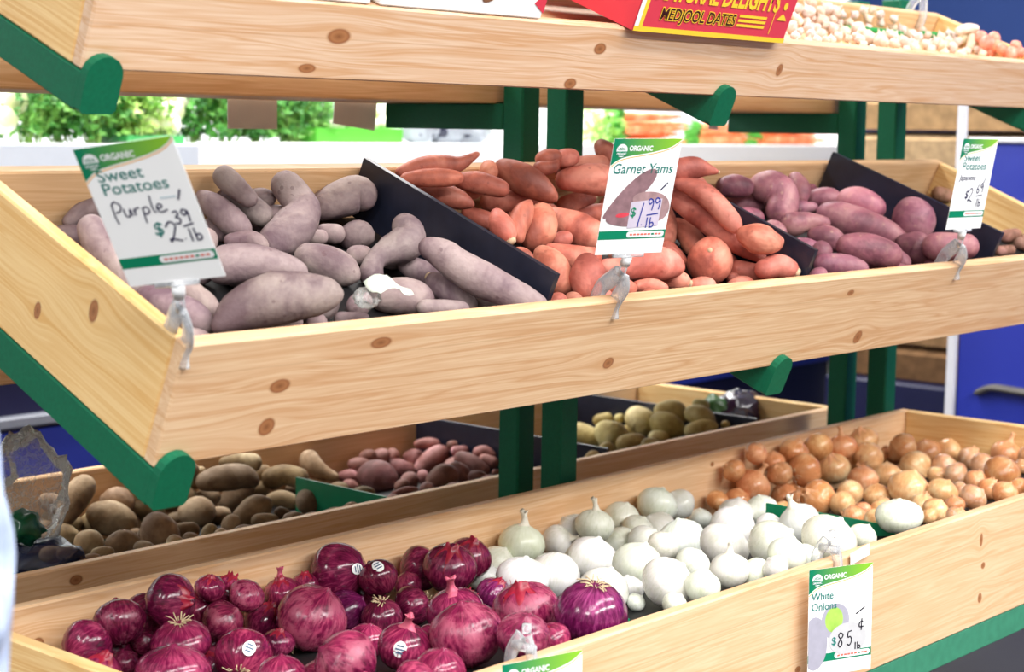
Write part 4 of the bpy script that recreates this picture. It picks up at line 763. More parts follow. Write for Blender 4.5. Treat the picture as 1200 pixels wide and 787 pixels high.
BULBS=[
('garlic','small garlic bulb in the low middle of the garlic heap','garlic in the middle',(1849,1698,1427),7.6,(0.8,-0.43,0.55),''),
('garlic','small garlic bulb in the low middle of the garlic heap','garlic in the middle',(1879,1697,1429),7.3,(-0.44,0.21,0.85),''),
('garlic','small garlic bulb in the low middle of the garlic heap','garlic in the middle',(1782,1703,1415),7.6,(0.12,-0.09,0.97),''),
('garlic','small garlic bulb in the low middle of the garlic heap','garlic in the middle',(1913,1699,1423),8.1,(-0.25,0.78,0.54),''),
('garlic','small garlic bulb in the low middle of the garlic heap','garlic in the middle',(1825,1701,1418),7.6,(-0.67,0.45,0.61),''),
('garlic','small garlic bulb in the low middle of the garlic heap','garlic in the middle',(1873,1703,1413),8.5,(0.34,-0.73,0.45),''),
('garlic','small garlic bulb in front of the right green strip','garlic by the right green strip',(1966,1701,1418),8.0,(0.58,-0.5,0.65),''),
('garlic','small garlic bulb in the low middle of the garlic heap','garlic in the middle',(1689,1708,1403),7.7,(0.83,-0.46,0.46),''),
('garlic','small garlic bulb in the low middle of the garlic heap','garlic in the middle',(1926,1706,1408),7.4,(0.31,-0.33,0.86),''),
('garlic','small garlic bulb in front of the right green strip','garlic by the right green strip',(1977,1707,1402),8.6,(-0.51,0.63,0.59),''),
('garlic','small garlic bulb in the low middle of the garlic heap','garlic in the middle',(1628,1660,1383),8.0,(-0.49,0.43,0.75),''),
('garlic','small garlic bulb in the low middle of the garlic heap','garlic in the middle',(1868,1699,1396),7.5,(0.06,0.37,0.95),''),
('garlic','small garlic bulb heaped beside the red date box','garlic by the date box',(1453,1591,1358),8.0,(0.14,0.01,0.99),''),
('garlic','small garlic bulb in the low middle of the garlic heap','garlic in the middle',(1628,1616,1367),7.9,(0.27,-0.52,0.74),''),
('garlic','small garlic bulb in the low middle of the garlic heap','garlic in the middle',(1707,1629,1371),7.4,(0.47,-0.14,0.91),''),
('garlic','small garlic bulb in the low middle of the garlic heap','garlic in the middle',(1496,1576,1353),7.9,(0.1,0.41,0.94),''),
('garlic','small garlic bulb in the low middle of the garlic heap','garlic in the middle',(1536,1584,1355),7.0,(0.84,-0.46,0.45),''),
('garlic','small garlic bulb heaped beside the red date box','garlic by the date box',(1467,1575,1351),7.0,(0.08,-0.29,0.9),''),
('garlic','small garlic bulb in front of the right green strip','garlic by the right green strip',(2110,1659,1383),8.5,(0.22,0.1,0.99),''),
('garlic','small garlic bulb heaped beside the red date box','garlic by the date box',(1384,1562,1347),7.4,(-0.29,0.26,0.9),''),
('garlic','small garlic bulb heaped beside the red date box','garlic by the date box',(1376,1541,1339),7.5,(0.05,-0.25,0.92),''),
('garlic','small garlic bulb in the low middle of the garlic heap','garlic in the middle',(1653,1579,1353),6.8,(-0.4,0.58,0.71),''),
('garlic','small garlic bulb in front of the right green strip','garlic by the right green strip',(1908,1586,1356),8.2,(-0.49,0.48,0.74),''),
('garlic','small garlic bulb in the low middle of the garlic heap','garlic in the middle',(1447,1529,1336),7.9,(-0.3,0.58,0.76),''),
('garlic','small garlic bulb heaped beside the red date box','garlic by the date box',(1375,1524,1332),6.5,(0.22,0.17,0.99),''),
('garlic','small garlic bulb in the low middle of the garlic heap','garlic in the middle',(1518,1540,1339),7.1,(-0.14,0.13,0.96),''),
('garlic','small garlic bulb in the low middle of the garlic heap','garlic in the middle',(1401,1524,1333),7.5,(-0.71,0.64,0.35),''),
('garlic','small garlic bulb in the low middle of the garlic heap','garlic in the middle',(1636,1552,1344),8.0,(0.78,-0.58,0.36),''),
('garlic','small garlic bulb in the low middle of the garlic heap','garlic in the middle',(1549,1542,1340),7.6,(-0.14,0.17,0.96),''),
('garlic','small garlic bulb in the low middle of the garlic heap','garlic in the middle',(1484,1536,1337),7.1,(0.29,-0.44,0.8),''),
('garlic','small garlic bulb heaped beside the red date box','garlic by the date box',(1315,1517,1330),6.2,(-0.37,0.82,0.39),''),
('garlic','small garlic bulb in front of the right green strip','garlic by the right green strip',(1794,1575,1351),7.0,(0.44,-0.28,0.87),''),
('garlic','small garlic bulb in front of the right green strip','garlic by the right green strip',(1684,1538,1339),7.6,(0.5,-0.5,0.69),''),
('garlic','small garlic bulb in front of the right green strip','garlic by the right green strip',(2004,1575,1352),8.1,(0.09,-0.35,0.86),''),
('garlic','small garlic bulb in front of the right green strip','garlic by the right green strip',(2119,1590,1357),7.8,(-0.39,0.22,0.88),''),
('garlic','small garlic bulb in the low middle of the garlic heap','garlic in the middle',(1560,1524,1333),7.3,(-0.31,0.39,0.87),''),
('garlic','small garlic bulb in front of the right green strip','garlic by the right green strip',(1915,1563,1349),8.6,(0.11,-0.09,0.97),''),
('garlic','small garlic bulb in the low middle of the garlic heap','garlic in the middle',(1627,1530,1336),7.9,(-0.09,0.34,0.94),''),
('garlic','small garlic bulb in front of the right green strip','garlic by the right green strip',(1692,1517,1331),7.8,(-0.31,0.81,0.44),''),
('garlic','small garlic bulb in front of the right green strip','garlic by the right green strip',(1763,1523,1334),8.5,(0.29,-0.58,0.67),''),
('garlic','small garlic bulb in front of the right green strip','garlic by the right green strip',(1727,1520,1333),8.1,(0.11,0.35,0.95),''),
('garlic','small garlic bulb in front of the right green strip','garlic by the right green strip',(1810,1532,1336),7.2,(0.12,0.15,0.99),''),
('garlic','small garlic bulb in front of the right green strip','garlic by the right green strip',(1954,1522,1334),8.5,(-0.45,0.46,0.77),''),
('garlic','small garlic bulb in front of the right green strip','garlic by the right green strip',(1874,1515,1331),8.1,(-0.54,0.37,0.76),''),
('garlic','small garlic bulb in front of the right green strip','garlic by the right green strip',(2071,1538,1338),7.5,(-0.43,0.39,0.82),''),
('garlic','small garlic bulb in front of the right green strip','garlic by the right green strip',(2021,1530,1336),8.3,(0.46,-0.15,0.91),''),
('garlic','small garlic bulb in front of the right green strip','garlic by the right green strip',(1916,1520,1332),7.9,(-0.16,0.13,0.96),''),
('garlic','small garlic bulb in front of the right green strip','garlic by the right green strip',(1835,1511,1329),7.8,(0.75,-0.59,0.41),''),
('garlic','small garlic bulb in front of the right green strip','garlic by the right green strip',(2051,1510,1329),8.4,(-0.51,0.51,0.71),''),
('garlic','small garlic bulb in front of the right green strip','garlic by the right green strip',(2116,1516,1332),8.7,(-0.31,0.76,0.51),''),
('yellowonion','half-hidden yellow onion just above the onion with the long husk','yellow onions',(1570,1720,622),19.9,(0.22,-0.53,0.8),''),
('yellowonion','half-hidden yellow onion below and left of the torn dark onion','yellow onions',(2045,1718,551),22.2,(0.04,0.41,0.88),''),
('yellowonion','half-hidden yellow onion above and right of the onion with the long husk','yellow onions',(1626,1719,599),20.8,(-0.03,-0.0,1.01),''),
('yellowonion','half-hidden yellow onion left of the dusty grey onion','yellow onions',(2005,1574,559),24.1,(0.59,-0.65,0.46),''),
('yellowonion','half-hidden yellow onion below and left of the pale gold onion at the back','yellow onions',(1912,1717,552),22.8,(-0.5,0.66,0.56),''),
('yellowonion','half-hidden yellow onion below and right of the dusty grey onion','yellow onions',(1981,1482,576),24.0,(0.73,-0.61,0.37),''),
('yellowonion','half-hidden yellow onion above and left of the onion with the long husk','yellow onions',(1504,1720,600),19.6,(-0.48,0.65,0.59),''),
('yellowonion','half-hidden yellow onion left of the onion with the long husk','yellow onions',(1455,1721,553),18.7,(0.16,-0.39,0.92),''),
('yellowonion','half-hidden yellow onion left of the grey-smudged onion','yellow onions',(1604,1648,541),18.9,(-0.16,0.07,1.01),''),
('whiteonion','half-hidden white onion right of the highest onion','white onions',(1331,1714,565),26.8,(-0.49,0.27,0.87),''),
('yellowonion','half-hidden yellow onion below and right of the pale greenish onion','yellow onions',(1508,1350,595),20.0,(0.28,-0.14,0.95),''),
('yellowonion','half-hidden yellow onion below and right of the onion with the long husk','yellow onions',(1438,1577,556),20.6,(-0.42,0.64,0.64),''),
('yellowonion','half-hidden yellow onion below and right of the grey-smudged onion','yellow onions',(1384,1404,585),19.2,(0.08,0.37,0.89),''),
('yellowonion','half-hidden yellow onion just below the dusty grey onion','yellow onions',(1381,1224,615),16.7,(0.22,-0.49,0.82),''),
('yellowonion','half-hidden yellow onion below and left of the pale greenish onion','yellow onions',(1330,1335,598),20.0,(0.49,-0.71,0.46),''),
('whiteonion','half-hidden white onion left of the tufted onion','white onions',(1048,1714,568),26.1,(-0.2,0.64,0.72),''),
('whiteonion','half-hidden white onion just below the highest onion','white onions',(1216,1671,547),29.3,(-0.53,0.32,0.83),''),
('whiteonion','half-hidden white onion above and left of the big smooth onion in the middle','white onions',(1100,1660,547),27.7,(-0.17,0.5,0.83),''),
('whiteonion','half-hidden white onion below and left of the onion at the sign clip','white onions',(982,1240,617),21.5,(0.72,-0.32,0.63),''),
('whiteonion','half-hidden white onion above and right of the big front onion','white onions',(933,1398,591),24.0,(0.18,-0.48,0.87),''),
('redonion','half-hidden red onion left of the glossy twin','red onions',(700,1710,570),30.7,(0.8,-0.44,0.32),''),
('whiteonion','half-hidden white onion below and right of the green-veined onion','white onions',(890,1262,611),20.3,(-0.48,0.65,0.59),''),
('whiteonion','half-hidden white onion left of the wide onion by the green strip','white onions',(819,1695,538),24.0,(0.37,-0.21,0.9),''),
('whiteonion','half-hidden white onion just below the big smooth onion in the middle','white onions',(761,1378,591),20.2,(0.22,0.28,0.89),''),
('redonion','half-hidden red onion left of the pale-skinned onion','red onions',(354,1715,599),25.5,(0.43,-0.0,0.86),''),
('redonion','half-hidden red onion above and right of the purple one below','red onions',(589,1708,554),32.5,(-0.15,0.71,0.66),''),
('redonion','half-hidden red onion right of the onion with torn neck skin','red onions',(306,1715,586),25.7,(-0.22,0.31,0.93),''),
('redonion','half-hidden red onion right of the smooth dark onion at the left','red onions',(227,1713,597),26.9,(0.39,-0.41,0.85),''),
('redonion','half-hidden red onion below and right of the coppery onion','red onions',(446,1243,617),22.9,(-0.33,0.52,0.78),''),
('redonion','half-hidden red onion right of the stickered pink onion','red onions',(392,1381,594),24.7,(0.63,-0.62,0.47),''),
('redonion','half-hidden red onion right of the leftmost onion','red onions',(177,1715,564),25.4,(0.65,-0.23,0.61),''),
('redonion','half-hidden red onion left of the onion with roots facing out','red onions',(236,1592,557),24.8,(-0.5,0.29,0.83),''),
('redonion','half-hidden red onion below and left of the dusty pink onion','red onions',(222,1393,590),22.3,(-0.48,0.59,0.65),''),
('redonion','half-hidden red onion just below the stickered pink onion','red onions',(226,1243,619),24.6,(0.68,-0.57,0.44),''),
('redonion','half-hidden red onion below and right of the dusty pink onion','red onions',(187,1280,610),22.3,(0.03,-0.05,1.03),''),
('garlic','small garlic bulb heaped beside the red date box','garlic by the date box',(1657,1693,1430),10.8,(0.34,-0.13,0.95),''),
('garlic','small garlic bulb in the low middle of the garlic heap','garlic in the middle',(1719,1696,1423),10.9,(-0.54,0.39,0.73),''),
('garlic','small garlic bulb heaped beside the red date box','garlic by the date box',(1623,1699,1417),10.7,(-0.18,0.5,0.86),''),
('garlic','small garlic bulb in the low middle of the garlic heap','garlic in the middle',(1701,1700,1416),9.8,(0.73,-0.5,0.54),''),
('garlic','small garlic bulb in the low middle of the garlic heap','garlic in the middle',(1747,1698,1419),11.0,(0.36,-0.63,0.6),''),
('garlic','small garlic bulb heaped beside the red date box','garlic by the date box',(1647,1689,1412),11.8,(-0.2,0.37,0.9),''),
('garlic','small garlic bulb in the low middle of the garlic heap','garlic in the middle',(1737,1696,1403),8.8,(0.18,-0.02,0.98),''),
('garlic','small garlic bulb heaped beside the red date box','garlic by the date box',(1616,1695,1396),8.5,(0.06,-0.31,0.89),''),
('garlic','small garlic bulb heaped beside the red date box','garlic by the date box',(1522,1662,1388),12.4,(0.41,-0.46,0.76),''),
('garlic','small garlic bulb in the low middle of the garlic heap','garlic in the middle',(1695,1691,1398),12.0,(-0.09,0.38,0.93),''),
('garlic','small garlic bulb in the low middle of the garlic heap','garlic in the middle',(1781,1708,1401),7.8,(-0.43,0.49,0.76),''),
('garlic','small garlic bulb heaped beside the red date box','garlic by the date box',(1636,1686,1393),8.6,(-0.7,0.62,0.38),''),
('garlic','small garlic bulb in the low middle of the garlic heap','garlic in the middle',(1813,1707,1402),9.0,(0.41,-0.02,0.96),''),
('garlic','small garlic bulb in the low middle of the garlic heap','garlic in the middle',(1686,1675,1389),8.7,(-0.43,0.48,0.76),''),
('garlic','small garlic bulb heaped beside the red date box','garlic by the date box',(1513,1636,1377),10.3,(-0.76,0.58,0.34),''),
('garlic','small garlic bulb heaped beside the red date box','garlic by the date box',(1583,1647,1380),9.4,(0.2,0.34,0.96),''),
('garlic','small garlic bulb in the low middle of the garlic heap','garlic in the middle',(1775,1665,1389),12.1,(-0.35,0.71,0.6),''),
('garlic','small garlic bulb in the low middle of the garlic heap','garlic in the middle',(1673,1654,1383),10.7,(0.56,-0.68,0.43),''),
('garlic','small garlic bulb in front of the right green strip','garlic by the right green strip',(2001,1702,1399),9.4,(-0.38,0.28,0.87),''),
('garlic','small garlic bulb in front of the right green strip','garlic by the right green strip',(2088,1707,1403),7.9,(0.04,0.22,0.98),''),
('garlic','small garlic bulb heaped beside the red date box','garlic by the date box',(1529,1630,1370),6.2,(-0.37,0.8,0.45),''),
('garlic','small garlic bulb in the low middle of the garlic heap','garlic in the middle',(1766,1650,1382),8.8,(0.32,-0.05,0.97),''),
('garlic','small garlic bulb in the low middle of the garlic heap','garlic in the middle',(1681,1636,1377),10.7,(-0.28,0.29,0.9),''),
('garlic','small garlic bulb in front of the right green strip','garlic by the right green strip',(1993,1691,1393),6.6,(0.6,-0.55,0.59),''),
('garlic','small garlic bulb heaped beside the red date box','garlic by the date box',(1435,1604,1362),7.0,(0.11,0.01,0.99),''),
('garlic','small garlic bulb in front of the right green strip','garlic by the right green strip',(1894,1669,1386),7.5,(-0.03,0.34,0.95),''),
('garlic','small garlic bulb in front of the right green strip','garlic by the right green strip',(1994,1677,1391),8.7,(-0.49,0.47,0.73),''),
('garlic','small garlic bulb in front of the right green strip','garlic by the right green strip',(2158,1685,1399),7.9,(0.08,0.24,0.98),''),
('garlic','small garlic bulb in the low middle of the garlic heap','garlic in the middle',(1570,1614,1368),9.3,(-0.23,0.31,0.92),''),
('garlic','small garlic bulb in the low middle of the garlic heap','garlic in the middle',(1525,1605,1364),9.2,(0.37,-0.0,0.96),''),
('garlic','small garlic bulb in front of the right green strip','garlic by the right green strip',(1878,1657,1383),9.0,(-0.28,0.81,0.45),''),
('garlic','small garlic bulb in front of the right green strip','garlic by the right green strip',(2077,1688,1393),7.8,(-0.09,0.43,0.9),''),
('garlic','small garlic bulb in front of the right green strip','garlic by the right green strip',(2155,1671,1396),6.8,(-0.75,0.5,0.5),''),
('garlic','small garlic bulb in the low middle of the garlic heap','garlic in the middle',(1818,1642,1377),8.9,(-0.04,0.36,0.94),''),
('garlic','small garlic bulb in front of the right green strip','garlic by the right green strip',(1871,1644,1380),7.4,(0.16,-0.41,0.82),''),
('garlic','small garlic bulb in the low middle of the garlic heap','garlic in the middle',(1727,1614,1370),11.9,(0.84,-0.5,0.39),''),
('garlic','small garlic bulb in front of the right green strip','garlic by the right green strip',(1983,1656,1383),9.8,(-0.76,0.55,0.43),''),
('garlic','small garlic bulb in front of the right green strip','garlic by the right green strip',(2111,1677,1390),9.0,(-0.31,0.2,0.91),''),
('shallot','small pink shallot, first from the left, at the right end of the top tray','shallots on the top tray',(2149,1609,1390),10.0,(-0.57,0.54,0.64),''),
('garlic','small garlic bulb in the low middle of the garlic heap','garlic in the middle',(1662,1615,1365),6.4,(-0.13,0.57,0.82),''),
('shallot','small pink shallot, fourth from the left, at the right end of the top tray','shallots on the top tray',(2144,1582,1387),10.0,(0.51,-0.27,0.85),''),
('garlic','small garlic bulb in front of the right green strip','garlic by the right green strip',(1884,1637,1374),7.4,(-0.23,0.5,0.84),''),
('garlic','small garlic bulb in the low middle of the garlic heap','garlic in the middle',(1683,1605,1364),8.5,(0.25,0.27,0.97),''),
('garlic','small garlic bulb in the low middle of the garlic heap','garlic in the middle',(1555,1585,1356),8.2,(0.35,0.21,0.96),''),
('garlic','small garlic bulb in front of the right green strip','garlic by the right green strip',(1868,1623,1371),8.9,(-0.35,0.15,0.9),''),
('garlic','small garlic bulb in front of the right green strip','garlic by the right green strip',(1855,1613,1368),9.4,(0.8,-0.52,0.43),''),
('garlic','small garlic bulb in front of the right green strip','garlic by the right green strip',(2134,1652,1382),9.0,(-0.5,0.46,0.74),''),
('garlic','small garlic bulb in the low middle of the garlic heap','garlic in the middle',(1725,1586,1361),12.9,(0.1,-0.12,0.96),''),
('garlic','small garlic bulb in front of the right green strip','garlic by the right green strip',(1798,1604,1363),8.2,(0.2,-0.04,0.98),''),
('garlic','small garlic bulb in front of the right green strip','garlic by the right green strip',(1889,1616,1367),8.4,(-0.27,0.1,0.93),''),
('garlic','small garlic bulb in front of the right green strip','garlic by the right green strip',(1999,1624,1373),10.8,(-0.42,0.27,0.85),''),
('shallot','small pink shallot, second from the left, at the right end of the top tray','shallots on the top tray',(2127,1587,1378),11.1,(0.82,-0.52,0.44),''),
('garlic','small garlic bulb in front of the right green strip','garlic by the right green strip',(1935,1612,1367),9.6,(0.55,-0.38,0.77),''),
('garlic','small garlic bulb in front of the right green strip','garlic by the right green strip',(1785,1593,1360),8.7,(0.56,-0.09,0.89),''),
('garlic','small garlic bulb in front of the right green strip','garlic by the right green strip',(1992,1606,1368),9.7,(-0.31,0.51,0.8),''),
('shallot','small pink shallot, fifth from the left, at the right end of the top tray','shallots on the top tray',(2138,1571,1373),8.8,(0.64,-0.61,0.48),''),
('shallot','small pink shallot, ninth from the left, at the right end of the top tray','shallots on the top tray',(2147,1535,1371),8.8,(-0.37,0.49,0.79),''),
('garlic','small garlic bulb in front of the right green strip','garlic by the right green strip',(1838,1582,1356),9.3,(0.47,-0.2,0.89),''),
('garlic','small garlic bulb in front of the right green strip','garlic by the right green strip',(2015,1601,1364),10.8,(-0.72,0.55,0.48),''),
('shallot','small pink shallot, sixth from the left, at the right end of the top tray','shallots on the top tray',(2132,1556,1366),8.8,(-0.66,0.6,0.51),''),
('garlic','small garlic bulb in front of the right green strip','garlic by the right green strip',(2138,1611,1365),7.8,(0.76,-0.44,0.6),''),
('garlic','small garlic bulb in front of the right green strip','garlic by the right green strip',(2069,1598,1360),7.7,(-0.14,-0.01,0.95),''),
('shallot','small pink shallot, third from the left, at the right end of the top tray','shallots on the top tray',(2140,1586,1363),10.0,(-0.08,0.43,0.91),''),
('shallot','small pink shallot, seventh from the left, at the right end of the top tray','shallots on the top tray',(2148,1556,1360),7.7,(0.64,-0.45,0.68),''),
('shallot','small pink shallot, tenth from the left, at the right end of the top tray','shallots on the top tray',(2144,1524,1360),7.7,(-0.49,0.27,0.83),''),
('shallot','small pink shallot, eighth from the left, at the right end of the top tray','shallots on the top tray',(2135,1538,1357),9.9,(0.13,0.12,0.99),''),
('yellowonion','yellow onion just above the pale gold onion at the back','yellow onions',(1935,1712,600),28.3,(-0.24,0.29,0.94),''),
('yellowonion','yellow onion at the back board, left one of the top pair','yellow onions',(1769,1713,609),27.3,(-0.35,0.4,0.87),''),
('yellowonion','yellow onion with a frayed top at the back board, right one of the pair','yellow onions',(1859,1714,598),26.4,(-0.06,0.1,1.0),'neck'),
('yellowonion','dark brown yellow onion with torn skin at the back','yellow onions',(2032,1679,577),29.5,(-0.7,0.58,0.51),'paper'),
('yellowonion','pale yellow onion with a bright highlight nearest the right back corner','yellow onions',(2146,1640,563),24.3,(-0.08,-0.17,0.99),''),
('yellowonion','yellow onion right of the torn dark onion','yellow onions',(2105,1665,562),27.1,(-0.21,0.12,0.99),''),
('yellowonion','yellow onion above and left of the onion with the grey root disc','yellow onions',(1687,1714,610),26.0,(0.23,-0.39,0.89),''),
('yellowonion','yellow onion with a curled neck by the right side board','yellow onions',(2133,1509,575),27.8,(0.21,-0.21,0.95),'neck'),
('yellowonion','pale gold onion with a dark root end, back centre','yellow onions',(1898,1678,578),28.8,(-0.79,0.34,-0.56),''),
('yellowonion','dusty greyish pink onion near the right side board','yellow onions',(2117,1575,559),23.9,(0.31,-0.34,0.88),''),
('yellowonion','copper onion with pale peeling patch right of centre','yellow onions',(1978,1623,557),30.8,(-0.03,-0.78,-0.45),'paper'),
('yellowonion','small yellow onion right of the big orange onion at the right','yellow onions',(2025,1422,578),14.7,(-0.23,0.13,0.99),''),
('yellowonion','two-tone orange and pale yellow onion left of centre','yellow onions',(1820,1709,561),30.6,(-0.21,0.11,0.99),''),
('yellowonion','copper onion with a grey root disc facing left','yellow onions',(1662,1675,585),30.1,(-1.02,0.22,-0.17),'rootsface'),
('yellowonion','big orange onion with a dark dimple near the right side board','yellow onions',(1819,1364,603),30.6,(-0.09,-0.47,0.84),''),
('yellowonion','yellow onion below and left of the dusty grey onion','yellow onions',(1895,1493,572),22.4,(0.03,-0.82,-0.32),''),
('yellowonion','yellow onion left of the onion with the grey root disc','yellow onions',(1604,1689,584),22.0,(-0.5,0.27,0.87),''),
('yellowonion','yellow onion above and left of the pale greenish onion','yellow onions',(1879,1626,552),26.4,(0.08,0.09,0.99),''),
('yellowonion','small yellow onion right of the pale greenish onion','yellow onions',(1900,1533,561),18.6,(0.31,-0.34,0.88),''),
('yellowonion','smooth pinkish tan onion in the middle','yellow onions',(1790,1626,554),27.9,(0.08,0.09,0.99),''),
('yellowonion','yellow onion with a white peeled top at the right','yellow onions',(1784,1395,588),20.6,(0.22,-0.38,0.89),''),
('yellowonion','amber onion with a long dry husk at the left back','yellow onions',(1548,1710,566),30.6,(0.32,-0.35,0.88),'neck'),
('yellowonion','small yellow onion below and right of the big orange onion at the right','yellow onions',(1712,1280,605),16.3,(-0.43,0.64,0.62),''),
('yellowonion','small yellow onion just below the onion with the grey root disc','yellow onions',(1718,1725,535),14.3,(-0.38,0.56,0.74),''),
('yellowonion','large pale greenish yellow onion in the front centre','yellow onions',(1617,1437,592),33.0,(0.22,-0.22,0.95),''),
('yellowonion','yellow onion below and left of the big orange onion at the right','yellow onions',(1684,1321,600),19.3,(0.31,-0.34,0.88),''),
('yellowonion','small yellow onion just below the dusty grey onion','yellow onions',(1716,1392,583),14.8,(-0.66,0.64,0.47),''),
('yellowonion','smooth orange onion right of the pale greenish one','yellow onions',(1625,1377,595),25.0,(0.31,-0.34,0.88),''),
('yellowonion','yellow onion below and right of the two-tone onion','yellow onions',(1665,1580,558),23.2,(-0.19,-0.64,-0.64),''),
('yellowonion','yellow onion just below the big orange onion at the right','yellow onions',(1617,1260,612),20.5,(0.31,-0.33,0.88),''),
('yellowonion','yellow onion below and left of the onion with the grey root disc','yellow onions',(1629,1694,538),24.5,(-0.45,0.49,0.77),''),
('yellowonion','yellow onion left of the pale greenish onion','yellow onions',(1607,1491,573),22.8,(-0.01,0.04,1.01),''),
('yellowonion','yellow onion just below the dusty grey onion','yellow onions',(1565,1290,608),22.0,(0.47,-0.55,0.67),'paper'),
('yellowonion','dull orange onion with a grey smudge above the green divider','yellow onions',(1541,1569,567),31.2,(-0.76,0.5,0.52),''),
('yellowonion','yellow onion below and left of the onion with the long husk','yellow onions',(1502,1711,549),21.1,(0.11,-0.09,1.0),''),
('yellowonion','cream-streaked yellow onion right against the grey-smudged one','yellow onions',(1540,1520,568),20.9,(-0.3,-0.4,-0.81),''),
('yellowonion','small yellow onion below and left of the pale greenish onion','yellow onions',(1558,1449,572),13.9,(0.22,-0.38,0.89),''),
('yellowonion','small yellow onion below and left of the big orange onion at the right','yellow onions',(1521,1299,601),15.6,(0.01,0.18,0.98),''),
('whiteonion','white onion perched highest at the back board','white onions',(1260,1708,576),32.8,(0.45,-0.05,0.88),'rootsdownw'),
('yellowonion','small yellow onion just below the pale gold onion at the back','yellow onions',(1507,1430,576),14.0,(0.31,-0.28,0.91),''),
('yellowonion','small yellow onion right of the grey-smudged onion','yellow onions',(1491,1452,573),15.8,(-0.3,-0.4,-0.81),''),
('yellowonion','pale orange onion right of the lone white one','yellow onions',(1443,1293,605),19.8,(0.31,-0.34,0.88),''),
('whiteonion','white onion touching the left end of the green divider','white onions',(1397,1590,564),27.0,(-0.12,0.16,0.99),''),
('whiteonion','white onion just above the green-veined onion','white onions',(1349,1609,563),27.9,(0.11,-0.09,1.0),''),
('yellowonion','small yellow onion below and right of the pale greenish onion','yellow onions',(1412,1286,602),12.9,(-0.13,0.67,0.64),''),
('whiteonion','big white onion lying alone among the yellow ones at the front board','white onions',(1292,1273,623),34.3,(-0.09,-0.01,1.02),'flat'),
('whiteonion','white onion right of the tufted onion','white onions',(1172,1713,567),27.9,(0.14,-0.29,0.96),''),
('whiteonion','small white onion above and left of the green-veined onion','white onions',(1396,1716,530),19.7,(0.08,0.09,0.99),''),
('whiteonion','white onion with a peaked tip in front of the right green divider','white onions',(1259,1427,592),30.7,(-0.29,0.34,0.91),'neck'),
('whiteonion','white onion with a papery tuft on top at the back board','white onions',(1043,1666,584),28.5,(0.06,-0.04,1.01),'neck'),
('whiteonion','white onion left of the peaked onion','white onions',(1207,1519,578),33.7,(0.11,-0.09,1.0),''),
('whiteonion','white onion with a yellowish dry husk pointing left','white onions',(1261,1483,575),23.7,(-0.73,0.61,-0.33),'neck'),
('whiteonion','white onion below and left of the highest onion','white onions',(1154,1666,560),24.7,(0.32,-0.35,0.89),''),
('whiteonion','small greenish white onion right of the white onions clip','white onions',(1180,1271,610),20.1,(0.32,-0.34,0.89),''),
('whiteonion','white onion below and right of the tufted onion','white onions',(1129,1717,539),23.1,(0.4,-0.62,0.68),''),
('whiteonion','white onion just below the highest one','white onions',(1083,1526,577),34.3,(-0.12,0.16,0.99),''),
('whiteonion','large white onion behind the clip of the white onions card','white onions',(1056,1253,629),37.6,(0.23,-0.39,0.9),''),
('whiteonion','small white onion with its neck to the right, near the long-necked one','white onions',(1002,1709,559),24.5,(0.59,-0.78,0.21),'neck'),
('whiteonion','white onion just above the big smooth onion in the middle','white onions',(1099,1609,557),26.7,(0.33,-0.52,0.8),''),
('whiteonion','white onion with a tall dry neck at the back board','white onions',(918,1708,568),33.2,(0.1,-0.08,1.0),'neck'),
('whiteonion','large green-veined white onion left of centre front','white onions',(1032,1414,598),35.0,(0.32,-0.35,0.89),''),
('whiteonion','large white onion below and left of the peaked onion','white onions',(1022,1323,615),35.8,(0.39,-0.61,0.68),''),
('whiteonion','white onion above and right of the big smooth onion in the middle','white onions',(1028,1522,578),22.5,(0.24,-0.4,0.9),''),
('whiteonion','white onion just below the peaked onion','white onions',(940,1246,630),25.5,(0.22,-0.22,0.96),''),
('redonion','red onion with a torn red tip behind the glossy twin at the back','red onions',(782,1690,573),30.6,(0.16,-0.3,0.97),'peel'),
('whiteonion','white onion just below the tufted onion','white onions',(918,1569,570),34.6,(0.23,-0.23,0.96),''),
('whiteonion','white onion furthest left, behind the glossy red twin','white onions',(867,1711,548),24.9,(0.33,-0.36,0.89),''),
('whiteonion','big smooth white onion in the middle of its heap','white onions',(869,1446,591),33.7,(0.22,-0.23,0.96),''),
('whiteonion','small white onion below and left of the peaked onion','white onions',(890,1230,625),17.0,(-0.21,0.63,0.7),''),
('redonion','glossy deep red onion of the pair high at the back right','red onions',(699,1649,582),36.0,(-0.02,-0.24,1.01),''),
('whiteonion','white onion just below the green-veined onion','white onions',(851,1278,619),25.0,(-0.0,0.04,1.01),'neck'),
('redonion','big glossy red onion with a sticker, highest in front of the back board','red onions',(540,1704,597),37.2,(-0.35,0.94,-0.27),'sticker'),
('whiteonion','round white onion with a brown root scar low on its front','white onions',(808,1545,573),32.8,(-0.44,-0.18,-0.83),''),
('redonion','dark red onion with a sticker right behind the big stickered one','red onions',(562,1650,593),25.4,(-0.13,0.58,0.78),'sticker'),
('whiteonion','wide smooth white onion above the green divider at the left','white onions',(746,1553,575),35.1,(0.12,-0.1,1.0),''),
('whiteonion','big pale white onion low at the front board, right of the violet one','white onions',(747,1303,617),33.8,(0.32,-0.52,0.81),''),
('redonion','small red onion right of the ragged onion','red onions',(491,1718,584),18.4,(0.08,0.09,0.99),''),
('redonion','small red onion left of the glossy twin','red onions',(658,1690,557),19.3,(-0.05,0.17,0.99),''),
('whiteonion','small white onion right of the big front onion','white onions',(750,1250,621),21.8,(0.22,-0.22,0.96),''),
('redonion','small red onion left of the pale-skinned onion','red onions',(308,1691,620),18.2,(0.07,-0.19,1.01),''),
('whiteonion','white onion directly behind the violet onion','white onions',(699,1371,602),31.2,(0.15,-0.29,0.97),''),
